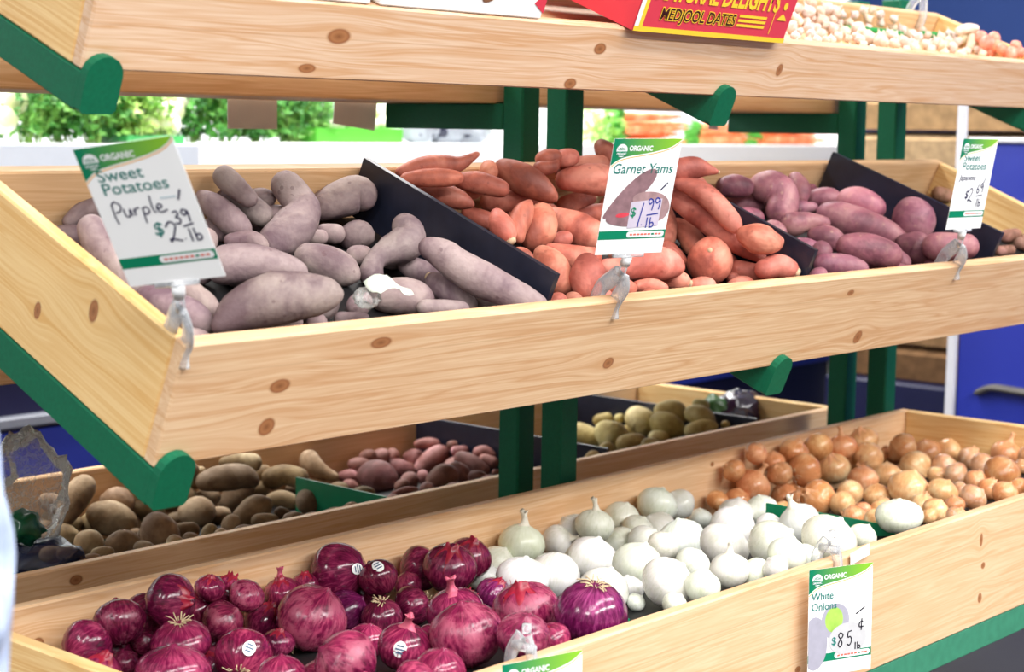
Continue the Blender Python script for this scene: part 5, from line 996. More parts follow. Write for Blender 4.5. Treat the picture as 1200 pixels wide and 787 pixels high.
('redonion','ragged red onion with loose pink skins sticking up','red onions',(450,1716,580),23.9,(-0.16,0.07,1.01),'peel,neck'),
('redonion','red onion under a pale pink papery skin near the back board','red onions',(350,1671,606),21.7,(0.2,-0.5,0.91),'paper'),
('redonion','small violet-red onion below the glossy twin','red onions',(688,1554,563),24.3,(0.33,-0.36,0.89),''),
('redonion','large dark red onion with torn red skin on its right side, back left','red onions',(228,1667,625),31.1,(0.46,-0.94,0.09),'peel'),
('whiteonion','small white onion just below the big smooth onion in the middle','white onions',(720,1333,591),11.6,(0.42,-0.51,0.76),''),
('whiteonion','small white onion just below the big front onion','white onions',(695,1253,609),15.5,(0.4,-0.39,0.83),''),
('redonion','dark red onion with roots pointing right at the back','red onions',(600,1622,553),26.3,(0.87,-0.34,0.21),'roots'),
('redonion','smooth violet-red onion just below the big stickered one','red onions',(521,1669,552),27.5,(0.49,-0.58,0.67),''),
('redonion','broad coppery pink onion with peeling skin near the green divider','red onions',(532,1358,612),39.1,(-0.18,0.09,1.01),'paper,peel'),
('redonion','violet onion with a ring of dry roots on top, furthest right','red onions',(534,1256,632),41.1,(-0.04,-0.22,1.02),'roots'),
('redonion','pale red onion with a twisted red neck, behind the largest front onion','red onions',(525,1471,588),34.6,(-0.24,0.01,1.01),'neck'),
('redonion','dark red onion with spiky roots on top, under the stickered pair','red onions',(532,1612,554),26.1,(-0.19,-0.19,1.02),'roots'),
('redonion','large pink and crimson striped onion with dangling root hairs in the middle','red onions',(430,1638,566),43.0,(0.27,-0.43,0.91),'paper,rootsdown'),
('redonion','red onion below and left of the pale-skinned onion','red onions',(308,1667,582),25.6,(0.43,-0.65,0.69),'paper'),
('redonion','red onion below and right of the pale-skinned onion','red onions',(414,1714,551),25.8,(0.4,-0.29,0.87),''),
('redonion','smooth dark red onion second from the left along the back board','red onions',(168,1685,606),29.6,(0.13,0.44,0.85),''),
('redonion','largest pinkish red onion at the front board, centre','red onions',(391,1325,619),39.9,(-0.18,0.08,1.01),'paper'),
('redonion','crimson onion with split pale skin behind the clear sign clip','red onions',(400,1246,632),28.2,(-0.19,-0.35,0.99),'paper'),
('redonion','red onion with a curled dry stalk, behind the squat onion in front','red onions',(200,1608,594),33.3,(-0.15,-0.08,1.03),'roots'),
('redonion','small red onion below and right of the smooth dark onion at the left','red onions',(204,1688,574),15.6,(0.73,-0.52,0.33),''),
('redonion','red onion above and right of the dusty pink onion','red onions',(403,1504,571),22.7,(0.06,-0.18,1.02),''),
('redonion','deep crimson onion with a curled skin left of the papery striped one','red onions',(373,1635,547),19.5,(0.13,-0.11,1.0),'peel'),
('redonion','glossy red onion furthest left in the bin','red onions',(116,1678,591),29.0,(0.8,-0.12,0.3),''),
('redonion','pink onion with a white sticker and pointed neck at the bottom','red onions',(342,1377,604),29.4,(-0.02,-0.24,1.02),'sticker,neck'),
('redonion','red onion with its root disc and sticker facing out, lower left of centre','red onions',(239,1542,579),32.1,(0.66,0.49,0.32),'rootsface,sticker'),
('redonion','small red onion just below the smooth dark onion at the left','red onions',(168,1676,559),16.3,(-0.2,-0.01,1.02),''),
('redonion','dusty pink striped onion at the bottom, left of the stickered pink one','red onions',(224,1347,618),34.4,(-0.71,0.45,0.55),'paper'),
('redonion','rosy onion at the front board left of the largest front onion','red onions',(280,1259,617),25.8,(0.05,-0.17,1.02),''),
('redonion','wide squat red onion at the bottom of the picture','red onions',(152,1559,577),40.0,(0.02,0.01,1.02),''),
('redonion','red onion in the front left corner against the side board','red onions',(99,1633,570),27.5,(0.35,-0.37,0.89),''),
('redonion','red onion at the bottom edge between the root-faced and dusty pink ones','red onions',(178,1401,599),26.1,(0.02,0.02,1.02),''),
('redonion','red onion buried low in its heap, hidden by the others','buried red onion pieces',(234,1691,543),29.4,(-0.8,0.44,0.41),''),
('redonion','red onion buried low in its heap, hidden by the others','buried red onion pieces',(98,1692,542),28.5,(0.99,-0.04,0.14),''),
('redonion','red onion buried low in its heap, hidden by the others','buried red onion pieces',(322,1693,542),28.1,(0.68,-0.62,0.39),''),
('redonion','red onion buried low in its heap, hidden by the others','buried red onion pieces',(62,1374,597),26.6,(0.0,-0.75,0.66),''),
('redonion','red onion buried low in its heap, hidden by the others','buried red onion pieces',(578,1516,573),27.4,(0.79,-0.13,0.6),''),
('redonion','red onion buried low in its heap, hidden by the others','buried red onion pieces',(480,1692,540),25.8,(0.06,-0.99,-0.11),''),
('whiteonion','white onion buried low in its heap, hidden by the others','buried white onion pieces',(951,1614,554),25.7,(-0.71,-0.65,0.27),''),
('whiteonion','white onion buried low in its heap, hidden by the others','buried white onion pieces',(1158,1307,609),26.3,(-0.04,-1.0,-0.04),''),
('whiteonion','white onion buried low in its heap, hidden by the others','buried white onion pieces',(850,1595,558),26.9,(-0.2,-0.94,0.27),''),
('yellowonion','yellow onion buried low in its heap, hidden by the others','buried yellow onion pieces',(2048,1279,614),26.7,(0.93,0.13,0.35),''),
('yellowonion','yellow onion buried low in its heap, hidden by the others','buried yellow onion pieces',(2119,1278,616),27.8,(-0.06,-0.97,0.23),''),
('yellowonion','yellow onion buried low in its heap, hidden by the others','buried yellow onion pieces',(2110,1368,600),28.4,(-0.55,-0.83,-0.12),''),
('yellowonion','yellow onion buried low in its heap, hidden by the others','buried yellow onion pieces',(2093,1434,586),25.7,(0.55,0.76,0.35),''),
('yellowonion','yellow onion buried low in its heap, hidden by the others','buried yellow onion pieces',(1708,1235,619),23.7,(-0.7,-0.68,0.22),''),
('yellowonion','yellow onion buried low in its heap, hidden by the others','buried yellow onion pieces',(1763,1249,618),25.1,(-0.33,-0.69,0.64),''),
('yellowonion','yellow onion buried low in its heap, hidden by the others','buried yellow onion pieces',(1634,1628,549),23.2,(-0.06,-0.86,0.5),''),
('yellowonion','yellow onion buried low in its heap, hidden by the others','buried yellow onion pieces',(1815,1266,615),24.6,(-0.01,-0.69,0.72),''),
('yellowonion','yellow onion buried low in its heap, hidden by the others','buried yellow onion pieces',(2130,1697,538),25.2,(0.15,-0.98,0.14),''),
]
V = {}
V['purple'] = veg('purple_skin', [(.25, (110, 88, 94)), (.5, (146, 126, 126)), (.75, (166, 148, 144))], 14, .7, 95, (92, 62, 66), .4)
V['garnet'] = veg('garnet_skin', [(.25, (144, 76, 64)), (.5, (188, 106, 88)), (.75, (220, 146, 124))], 12, .55, 80, (120, 62, 52), .35)
V['rose'] = veg('mauve_skin', [(.25, (112, 66, 80)), (.5, (148, 92, 106)), (.75, (172, 122, 128))], 14, .5, 85, (196, 160, 138), .3)
V['root'] = veg('root_skin', [(.25, (110, 76, 56)), (.5, (158, 116, 96)), (.75, (190, 140, 128))], 20, .65)
V['russet'] = veg('russet_skin', [(.25, (116, 92, 66)), (.5, (152, 126, 94)), (.75, (186, 162, 130))], 13, .7, 90, (92, 72, 46), .35, .3)
V['redpotato'] = veg('red_potato_skin', [(.25, (112, 70, 62)), (.5, (152, 102, 94)), (.75, (196, 146, 142))], 13, .6, 90, (100, 62, 52), .3, .25)
V['goldpotato'] = veg('gold_potato_skin', [(.25, (150, 128, 72)), (.5, (188, 168, 108)), (.75, (210, 194, 140))], 13, .6, 90, (112, 92, 52), .3, .22)
V['ginger'] = veg('ginger_skin', [(.25, (206, 184, 156)), (.5, (228, 212, 188)), (.75, (240, 228, 210))], 40, .6, 160, (170, 140, 110), .3)
V['redonion'] = onion('red_onion_skin', (58, 8, 32), (112, 24, 62), (170, 66, 100), (182, 96, 120), .15, .5, 1.1)
V['whiteonion'] = onion('white_onion_skin', (208, 213, 190), (231, 233, 220), (241, 242, 236), (244, 244, 240), .26, .5, .8)
V['yellowonion'] = onion('yellow_onion_skin', (178, 104, 60), (220, 152, 102), (242, 200, 154), (238, 206, 184), .2, .68, .55)
V['garlic'] = onion('garlic_skin', (188, 160, 142), (218, 198, 182), (236, 222, 212), (242, 230, 222), .5, .5, .9)
V['shallot'] = onion('shallot_skin', (186, 96, 76), (222, 140, 116), (236, 176, 156), (240, 200, 186), .4, .56, .8)
NAME = {'purple': 'purple_sweet_potato', 'garnet': 'garnet_yam', 'rose': 'mauve_sweet_potato', 'root': 'brown_root', 'russet': 'brown_potato', 'redpotato': 'red_potato', 'goldpotato': 'gold_potato', 'ginger': 'ginger_root', 'redonion': 'red_onion', 'whiteonion': 'white_onion', 'yellowonion': 'yellow_onion', 'garlic': 'garlic_bulb', 'shallot': 'shallot'}
CAT = {'purple': 'sweet potato', 'garnet': 'yam', 'rose': 'sweet potato', 'root': 'root', 'russet': 'potato', 'redpotato': 'potato', 'goldpotato': 'potato', 'ginger': 'ginger', 'redonion': 'onion', 'whiteonion': 'onion', 'yellowonion': 'onion', 'garlic': 'garlic', 'shallot': 'shallot'}
TINT = (('dark', .72), ('shadowed', .7), ('pale', 1.16), ('light ', 1.16), ('greyish', .92), ('brownish', .86), ('pink', 1.1), ('tan ', 1.05))  # shadowed ones get their shade as a darker skin colour
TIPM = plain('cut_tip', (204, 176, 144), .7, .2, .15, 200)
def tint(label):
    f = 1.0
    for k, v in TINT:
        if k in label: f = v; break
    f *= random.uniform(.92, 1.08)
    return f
for i, (kind, label, group, P) in enumerate(SPINES):
    P = [(p[0] / 1000, p[1] / 1000, p[2] / 1000, p[3] / 1000) for p in P]
    if len(P) == 1:
        p = P[0]; d = p[3] * .35; P = [(p[0] - d, p[1], p[2], p[3] * .95), (p[0] + d, p[1], p[2], p[3] * .95)]
    c = Vector([sum(p[k] for p in P) / len(P) for k in range(3)])
    P0 = [(p[0] - c.x, p[1] - c.y, p[2] - c.z, p[3]) for p in P]
    Q = catmull(P0, 5 if len(P) > 2 else 6)
    rough = {'purple': .11, 'garnet': .08, 'rose': .07, 'ginger': .16}.get(kind, .07)
    vs, fs = tuber(P0, 16, 14 + 3 * len(P), rough, i * 3.7, 22.)
    o = mesh(NAME[kind], vs, fs, V[kind], None, T(c), True)
    f = tint(label) * random.uniform(.88, 1.1); h_ = .5 if kind == 'purple' else 1.; o.color = (f, f * (1 + h_ * random.uniform(-.08, .06)), f * (1 + h_ * random.uniform(-.1, .08)), 1)
    tag(o, label, CAT[kind], group)
    # pale cut or dried tip where the photo shows one
    if any(k in label for k in ('white tip', 'cut end', 'cut stub', 'round scar', 'chalky', 'reddish cut', 'stem scar')):
        e = Vector(Q[-1][:3]); t = (Vector(Q[-1][:3]) - Vector(Q[-2][:3])).normalized(); r = Q[-1][3]
        if 'round scar' in label:
            vd = (CAM - c).normalized(); mid = Vector(Q[len(Q) // 2][:3]); e = mid + (vd + R_UP * .55).normalized() * (Q[len(Q) // 2][3] * .98); t = (vd + R_UP * .55).normalized(); r = .008; k0 = 0.0
        elif 'reddish cut' in label: e = Vector(Q[0][:3]); t = (Vector(Q[0][:3]) - Vector(Q[1][:3])).normalized(); r = Q[0][3]; k0 = .75
        else: k0 = .80
        vs, fs = sweep([e + t * r * k0, e + t * (r * (k0 + .22) + .001), e + t * (r * (k0 + .33) + .001)], [max(.55 * r, .003), max(.45 * r, .0025), max(.2 * r, .0015)], 9, 'flat', .15, i, 200)
        mesh('cut_tip', vs, fs, TIPM, o, T(c), True)

PROFILE = [(0, -.86), (.13, -.87), (.3, -.84), (.55, -.74), (.8, -.49), (.95, -.2), (1, .06), (.965, .3), (.85, .54), (.66, .73), (.45, .85), (.26, .92), (.13, .965), (.08, 1.02), (.05, 1.04), (0, 1.04)]
NECKP = [(.45, .88), (.30, .98), (.21, 1.10), (.15, 1.26), (.13, 1.42), (.17, 1.56), (.21, 1.66), (.10, 1.60), (0, 1.5)]
def lathe(prof, r, seg, sq=1.0, rough=.02, seed=0):
    vs = []; fs = []; n = len(prof)
    for j, (pr, pz) in enumerate(prof):
        for k in range(seg):
            a = 2 * math.pi * k / seg
            d = Vector((math.cos(a), math.sin(a), 0)); q = Vector((d.x * pr, d.y * pr, pz * sq))
            w = 1 + rough * noise.noise(q * 1.6 + Vector((seed, 0, seed))) + rough * .35 * math.cos(a * 7 + seed)
            vs.append(q * r * w)
    for j in range(n - 1):
        for k in range(seg):
            fs.append((j * seg + k, j * seg + (k + 1) % seg, (j + 1) * seg + (k + 1) % seg, (j + 1) * seg + k))
    return vs, fs
ROOTM = plain('dry_roots', (206, 186, 150), .8, .2, .2, 200)
HUSK = {'redonion': plain('red_husk', (196, 92, 116), .45, .4, .25, 120), 'whiteonion': plain('white_husk', (232, 226, 208), .5, .4, .1, 120), 'yellowonion': plain('yellow_husk', (218, 160, 116), .45, .4, .25, 120)}
PEEL = plain('crimson_peel', (150, 28, 52), .35, .5, .35, 90)
STK = plain('sticker_white', (244, 246, 246), .35, .5, .01); STKB = plain('sticker_print', (60, 90, 120), .4, .4, .05)
STICK = {'big glossy red': (.70, .12), 'dark red onion with a sticker': (.02, .68), 'red onion with its root disc': (.36, .40), 'pink onion with a white': (-.10, .02)}
for i, (kind, label, group, c, r, ax, ex) in enumerate(BULBS):
    c = Vector(c) / 1000; r /= 1000; ax = Vector(ax).normalized()
    rnd = random.Random(i * 31 + 5)
    if ('roots' in ex.split(',')) or ('rootsface' in ex and kind == 'yellowonion'): ax = -ax
    q = ax.to_track_quat('Z', 'Y'); M = T(c) @ q.to_matrix().to_4x4() @ Matrix.Rotation(rnd.uniform(0, 6.28), 4, 'Z')
    small = kind in ('garlic', 'shallot')
    if kind in ('redonion', 'yellowonion') and not ex and 'smooth' not in label and rnd.random() < .3: ex = 'peel'
    sq = rnd.uniform(.88, 1.0) if kind != 'shallot' else 1.15
    if 'squat' in label or 'flat' in ex: sq = .74
    if kind in ('garlic', 'shallot'): r *= 1.2
    if kind == 'garlic':
        prof = [(0, -.62), (.3, -.68), (.7, -.5), (.98, -.1), (.95, .25), (.65, .6), (.3, .82), (.14, 1.1), (.1, 1.35), (0, 1.37)]
        vs, fs = lathe(prof, r, 12, 1., .10, i)
    else: vs, fs = lathe(PROFILE, r * 1.09, 14 if small else 26, sq, .035, i)
    o = mesh(NAME[kind], vs, fs, V[kind], None, M, True)
    f = tint(label) if kind != 'whiteonion' else rnd.uniform(.95, 1.03)
    al = 1.25 if 'paper' in ex else rnd.choice((.0, .4, .9)) if kind == 'redonion' else rnd.choice((.3, .8, 1.1))
    o.color = (f, f * rnd.uniform(.94, 1.04), f * rnd.uniform(.9, 1.08), al)
    if kind == 'yellowonion' and ('pale' in label or 'cream' in label or 'two-tone' in label): o.color = (1.12, 1.4, 1.5, al)
    if kind == 'yellowonion' and 'dusty' in label: o.color = (.9, 1.05, 1.3, 1.6)
    if kind == 'redonion' and ('violet' in label): o.color = (.8, .8, 1.35, al)
    if kind == 'redonion' and ('pink' in label or 'coppery' in label or 'rosy' in label): o.color = (1.25, 1.25, 1.2, al)
    tag(o, label, CAT[kind], group)
    if small: continue
    if 'neck' in ex:
        vs, fs = lathe(NECKP, r, 10, sq, .12, i)
        bend = Vector((rnd.uniform(-.5, .5), rnd.uniform(-.5, .5), 0))
        vs = [v + bend * max(0, v.z / r - .95 * sq) ** 2 * r for v in vs]
        mesh('dry_neck', vs, fs, HUSK[kind], o, M, True)
    if 'root' in ex:
        vs = []; fs = []
        for k in range(22):
            a = rnd.uniform(0, 6.28); rr = rnd.uniform(.02, .16) * r; l = rnd.uniform(.25, .5) * r
            d = Vector((math.cos(a), math.sin(a), 0)); p0 = d * rr + Vector((0, 0, -.84 * r * sq))
            p = [p0, p0 + d * l * .35 + Vector((0, 0, -l * .35)), p0 + d * l * .9 + Vector((rnd.uniform(-.1, .1) * r, rnd.uniform(-.1, .1) * r, -l * rnd.uniform(.15, .7)))]
            v2, f2 = sweep(catmull([tuple(x) for x in p], 3), [.0007] * 7, 4, 'flat')
            fs += [tuple(x + len(vs) for x in g) for g in f2]; vs += v2
        tag(mesh('root_tuft', vs, fs, ROOTM, o, M, True), 'tuft of dry root hairs')
    if 'peel' in ex:
        vs = []; fs = []; a0 = rnd.uniform(0, 6.28); nu, nv = 9, 8
        vd = M.to_3x3().inverted() @ (CAM - c).normalized(); a0 = math.atan2(vd.y, vd.x) - .2
        for u in range(nu):
            for v in range(nv):
                a = a0 + (u / (nu - 1) - .5) * 1.7; zt = .2 + .95 * v / (nv - 1)
                if v == nv - 1 or u in (0, nu - 1): zt += rnd.uniform(-.12, .12)
                pr = math.sqrt(max(0, 1 - min(zt, .95) ** 2)); k = 1.03 + .22 * max(0, zt - .55)
                pr = max(pr, .30) * k + .05 * math.sin(u * 1.9)
                vs.append(Vector((pr * math.cos(a), pr * math.sin(a), zt * sq * 1.05)) * r)
        for u in range(nu - 1):
            for v in range(nv - 1): fs.append((u * nv + v, (u + 1) * nv + v, (u + 1) * nv + v + 1, u * nv + v + 1))
        pe = mesh('loose_skin', vs, fs, PEEL if kind == 'redonion' else HUSK[kind], o, M, True)
        md = pe.modifiers.new('thickness', 'SOLIDIFY'); md.thickness = .0006
    for k, (dx, dy) in STICK.items():
        if label.startswith(k):
            d = (R_RIGHT * dx + R_UP * dy - ray(*[600, 600]) * math.sqrt(max(.05, 1 - dx * dx - dy * dy))).normalized()
            dl = (M.to_3x3().inverted() @ d).normalized()
            # point on the squashed bulb
            t = 1 / math.sqrt(dl.x ** 2 + dl.y ** 2 + (dl.z / (sq * .93)) ** 2)
            S = dl.to_track_quat('Z', 'Y').to_matrix().to_4x4()
            rs = .0095; vs = [Vector((0, 0, .0))]; fs = []
            for ring in (1, 2):
                for k2 in range(20):
                    a = k2 * math.pi / 10; q_ = rs * ring / 2; vs.append(Vector((q_ * math.cos(a) * .8, q_ * math.sin(a), -q_ * q_ / (2 * r))))
            for k2 in range(20):
                fs.append((0, 1 + k2, 1 + (k2 + 1) % 20)); fs.append((1 + k2, 21 + k2, 21 + (k2 + 1) % 20, 1 + (k2 + 1) % 20))
            SM = M @ T(dl * (t * r * 1.125 + .0004)) @ S
            st = mesh('sticker', vs, fs, STK, o, SM, True); tag(st, 'small white oval sticker')
            for k2, yy in enumerate((.004, .0, -.004)):
                w = (.004, .0055, .004)[k2]
                mesh('sticker_print', [(-w, yy - .0009, .0001), (w, yy - .0009, .0001), (w, yy + .0009, .0001), (-w, yy + .0009, .0001)], [(0, 1, 2, 3)], STKB, st, SM)

# ------------------------------------------------------------------ price cards
GREENT = plain('card_green', (0, 128, 92), .4, .4, .02); TEAL = plain('card_teal_text', (20, 120, 112), .4, .4, .02)
INK = plain('marker_ink', (34, 28, 72), .4, .3, .02); INKB = plain('marker_ink_blue', (44, 58, 150), .4, .3, .02); INKK = plain('marker_ink_black', (30, 26, 40), .4, .3, .02)
ORANGE = plain('card_orange', (240, 178, 90), .4, .4, .02); REDP = plain('card_red_print', (222, 110, 90), .4, .4, .05)
PALEB = plain('card_pale_print', (196, 214, 222), .4, .4, .02)
HEAD = gradx('card_header', .005, .098, (0, 124, 88), (140, 196, 44))
PIC1 = plain('print_yam', (142, 110, 116), .4, .4, .22, 90); PIC2 = plain('print_yam_pale', (168, 136, 138), .4, .4, .2, 90)
PICW = plain('print_onion', (170, 168, 184), .4, .4, .06, 90); PICW2 = plain('print_onion_light', (200, 200, 204), .4, .4, .04, 90); PICG = plain('print_green', (166, 210, 92), .4, .4, .2, 60)
PRB = plain('print_price_block', (206, 196, 214), .4, .4, .05, 60); PRED = plain('print_red', (208, 70, 84), .4, .4, .2, 90)
TXT = {}
def text(body, size, mat, parent, M, u, v, z, shear=0., name='lettering', bold=0., sx=1.0, align='LEFT'):
    key = (body, size, shear, bold, align)
    if key not in TXT:
        cu = bpy.data.curves.new('t', 'FONT'); cu.body = body; cu.size = size; cu.shear = shear; cu.offset = bold; cu.resolution_u = 3; cu.align_x = align
        ob = bpy.data.objects.new('t', cu); COL.objects.link(ob)
        dg = bpy.context.evaluated_depsgraph_get(); me = bpy.data.meshes.new_from_object(ob.evaluated_get(dg)); me.name = 'lettering'
        bpy.data.objects.remove(ob); bpy.data.curves.remove(cu); TXT[key] = me
    me = TXT[key].copy(); me.materials.clear(); me.materials.append(mat)
    return link(bpy.data.objects.new(name, me), parent, M @ T(u, v, z) @ Matrix.Diagonal((sx, 1, 1, 1)))
def ribbon(strokes, w, mat, parent, M, z, name='handwriting'):
    vs = []; fs = []
    for st in strokes:
        P = catmull([(x / 1000, y / 1000) for x, y in st], 5) if len(st) > 2 else [(x / 1000, y / 1000) for x, y in st]
        n = len(P); b = len(vs)
        for i in range(n):
            dx = P[min(i + 1, n - 1)][0] - P[max(i - 1, 0)][0]; dy = P[min(i + 1, n - 1)][1] - P[max(i - 1, 0)][1]; l = math.hypot(dx, dy) or 1
            vs += [(P[i][0] - dy / l * w / 2, P[i][1] + dx / l * w / 2, z), (P[i][0] + dy / l * w / 2, P[i][1] - dx / l * w / 2, z)]
        fs += [(b + 2 * i + 1, b + 2 * i + 3, b + 2 * i + 2, b + 2 * i) for i in range(n - 1)]
    return mesh(name, vs, fs, mat, parent, M)
def poly(name, pts, mat, parent, M, z):
    return mesh(name, [(x / 1000, y / 1000, z) for x, y in pts], [tuple(range(len(pts)))], mat, parent, M)
def ell(cx, cy, rx, ry, rot=0, n=28):
    c, s_ = math.cos(rot), math.sin(rot)
    return [(cx + rx * math.cos(a) * c - ry * math.sin(a) * s_, cy + rx * math.cos(a) * s_ + ry * math.sin(a) * c) for a in [2 * math.pi * k / n for k in range(n)]]
def clip(P): # keep print inside the card
    return [(min(max(x, .6), 99.4), y) for x, y in P]
Z1, Z2, Z3, Z4 = .0008, .0010, .0012, .0014
def card(bottom, ex_, ey_, label, W=100, H=145, bar=True, name='price_card'):
    """card with its bottom centre at bottom; ex_, ey_ unit axes"""
    n = ex_.cross(ey_).normalized(); ey2 = n.cross(ex_).normalized()
    M = frame(Vector(bottom) - ex_ * (W / 2000), ex_, ey2, n)
    o = box(name, (W / 1000, H / 1000, .0006), CARD, None, M, 0)
    tag(o, label, 'price card', 'price cards of the rack')
    top = H
    curve = [(0, top - 33), (12, top - 25), (28, top - 21), (50, top - 18), (72, top - 14), (88, top - 9), (100, top - 1)]
    cs = catmull([(float(a), float(b)) for a, b in curve], 4)
    mesh('header_band', [(x / 1000, y / 1000, Z1) for x, y in cs] + [(W / 1000, H / 1000, Z1), (0, H / 1000, Z1)], [tuple(range(len(cs) + 2))], HEAD, o, M)
    ribbon([[(a, b - 2.2) for a, b in curve]], .0012, ORANGE, o, M, Z1, 'header_line')
    poly('seal', ell(13, top - 14.5, 8, 8), WHITE, o, M, Z2)
    text('USDA', .0048, GREENT, o, M, .0068, (top - 14) / 1000, Z3, 0, 'seal_lettering', .0001, .9)
    poly('seal_band', [(6, top - 21), (20, top - 21), (21, top - 15.5), (5, top - 15.5)], GREENT, o, M, Z3)
    text('ORGANIC', .0036, WHITE, o, M, .0056, (top - 19.6) / 1000, Z4, 0, 'seal_lettering', .0001, .86)
    text('ORGANIC', .0088, WHITE, o, M, .0235, (top - 14.8) / 1000, Z2, 0, 'lettering', .0003, .86)
    if bar:
        poly('green_bar', [(0, 19), (100, 19), (100, 30), (0, 30)], GREENT, o, M, Z1)
        pl = [(44, 21), (95, 21), (97.5, 23), (97.5, 26.5), (95, 28.5), (44, 28.5), (41.5, 26.5), (41.5, 23)]
        poly('bar_label', pl, WHITE, o, M, Z2)
        for k in range(9):
            x = 46 + k * 5.4
            poly('bar_print', [(x, 23.6), (x + 3.9, 23.6), (x + 3.9, 25.8), (x, 25.8)], REDP if k not in (6,) else GREENT, o, M, Z3)
    return o, M
def lb(u, v, s=1.0):
    return [[(u, v + 14 * s), (u, v)], [(u + 5 * s, v + 14 * s), (u + 5.2 * s, v + 7 * s), (u + 5.4 * s, v)], [(u + 5.4 * s, v + 1), (u + 9 * s, v + 1), (u + 11 * s, v + 4 * s), (u + 9 * s, v + 7 * s), (u + 5.4 * s, v + 6 * s)]]
def nine(u, v, s=1.0): return [(u + 6 * s, v + 11 * s), (u + 2 * s, v + 13 * s), (u, v + 10 * s), (u + 2.5 * s, v + 7 * s), (u + 6 * s, v + 10.5 * s), (u + 6.2 * s, v + 5 * s), (u + 5.5 * s, v)]
def two(u, v, s=1.0): return [(u, v + 13 * s), (u + 4 * s, v + 17 * s), (u + 8 * s, v + 14 * s), (u + 5 * s, v + 7 * s), (u + 1 * s, v + 1 * s), (u + .5 * s, v + 3 * s), (u + 4 * s, v + 2.5 * s), (u + 10 * s, v + .5 * s)]
def three(u, v, s=1.0): return [(u, v + 12 * s), (u + 4 * s, v + 13 * s), (u + 5 * s, v + 9.5 * s), (u + 2 * s, v + 7 * s), (u + 5.5 * s, v + 5 * s), (u + 4 * s, v + .5 * s), (u - .5 * s, v + 1 * s)]
def six(u, v, s=1.0): return [(u + 5 * s, v + 13 * s), (u + 1 * s, v + 8 * s), (u + .5 * s, v + 2 * s), (u + 4 * s, v), (u + 6 * s, v + 3.5 * s), (u + 3 * s, v + 6 * s), (u + .8 * s, v + 4 * s)]
def eight(u, v, s=1.0): return [(u + 7 * s, v + 17 * s), (u + 3 * s, v + 19 * s), (u + .5 * s, v + 15 * s), (u + 4 * s, v + 10 * s), (u + 6 * s, v + 4 * s), (u + 3 * s, v), (u, v + 3.5 * s), (u + 3 * s, v + 9.5 * s), (u + 7 * s, v + 14 * s), (u + 7 * s, v + 17 * s)]
def five(u, v, s=1.0): return [[(u + 7 * s, v + 19 * s), (u + 1.5 * s, v + 18 * s)], [(u + 1.5 * s, v + 18 * s), (u + 1 * s, v + 11 * s), (u + 5 * s, v + 11 * s), (u + 7 * s, v + 6 * s), (u + 4 * s, v), (u - .5 * s, v + 1.5 * s)]]
def spot(M, u, v): return M @ Vector((u / 1000, v / 1000, 0))

def hold_clip(rim, normal_out, bottom, label, updir, along):
    """clear sign clip gripping a board edge at rim and carrying a card at bottom"""
    rim = Vector(rim); bottom = Vector(bottom); e = empty('sign_clip', rim, label, 'sign clip', 'clear sign clips')
    u = Vector(updir); n = Vector(normal_out); d = bottom - rim
    def strip(name, P, w):
        tube(name, P, w, CLEAR, e, None, 8, 5, 'flat', .35)
    strip('outer_jaw', [rim - u * .026 + n * .010, rim - u * .012 + n * .004, rim + u * .004 + n * .006, rim + d * .35 + n * .010, rim + d * .55 + n * .004], .0105)
    strip('inner_jaw', [rim - u * .016 - n * .024, rim + u * .003 - n * .022, rim + d * .32 - n * .012, rim + d * .55 - n * .002], .0105)
    strip('spring', [rim + d * .30 + n * .008, rim + d * .40 - n * .002, rim + d * .30 - n * .012], .006)
    tag(tube('pivot', [rim + d * .52, rim + d * .78], .0052, CLEAR, e), 'round clear pivot')
    tag(tube('stud', [rim + d * .76, rim + d * .93], .0064, WHITE, e), 'white swivel stud')
    a = Vector(along)
    P = [bottom - a * .022 - u * .002, bottom + a * .022 - u * .002]
    tube('card_slot', P, .0032, CLEAR, e)
    return e
# 1: purple sweet potatoes
b1 = Vector((-.0383, 1.294, 1.055)); o1, M1 = card(b1, Vector((.4084, -.9019, .1405)).normalized(), Vector((-.4662, -.0737, .8816)).normalized(), 'white price card for purple sweet potatoes at 2.39, clipped at the left corner')
text('Sweet', .0170, TEAL, o1, M1, .012, .1095, Z2, 0, 'lettering', .0001, 1.12); text('Potatoes', .0170, TEAL, o1, M1, .012, .0960, Z2, 0, 'lettering', .0001, 1.12)
ribbon([[(14, 93), (13, 82), (14, 72)], [(13, 91), (17, 95), (22, 91), (20, 85), (15, 84)], [(24, 87), (24, 80), (28, 79), (30, 86), (31, 79)], [(34, 86), (34, 79)], [(34, 83), (37, 86), (40, 86)], [(43, 86), (42, 70)], [(43, 85), (47, 86), (49, 82), (46, 79), (43, 80)], [(54, 97), (53, 84), (55, 79)], [(57, 83), (62, 84), (62, 87), (59, 87), (57, 83), (60, 79), (67, 81)]], .0015, INK, o1, M1 @ T(.002, -.0062, 0), Z3)
ribbon([[(88, 93), (83, 83)]], .0018, INK, o1, M1, Z3, 'tick_mark')
text('$', .019, TEAL, o1, M1, .047, .050, Z2, .1, 'lettering', .0002)
ribbon([two(58, 44, 1.25), [(73, 46.2), (74, 46.2)], three(70, 62), nine(79, 63), [(76, 59), (87, 61)]] + lb(80, 43, .95), .0017, INK, o1, M1 @ T(.002, -.003, 0), Z3)
poly('faint_print', [(66, 86), (82, 86), (82, 87.5), (66, 87.5)], PALEB, o1, M1, Z2)
r1 = hit(203, 400, (0, 0, 1), MID.g(0, .01, .14)); hold_clip(MID.g(.004, .010, .14), -MID.dep, b1, 'clear plastic sign clip on the left front corner of the sweet potato tray', MID.up, M1.col[0].to_3d())
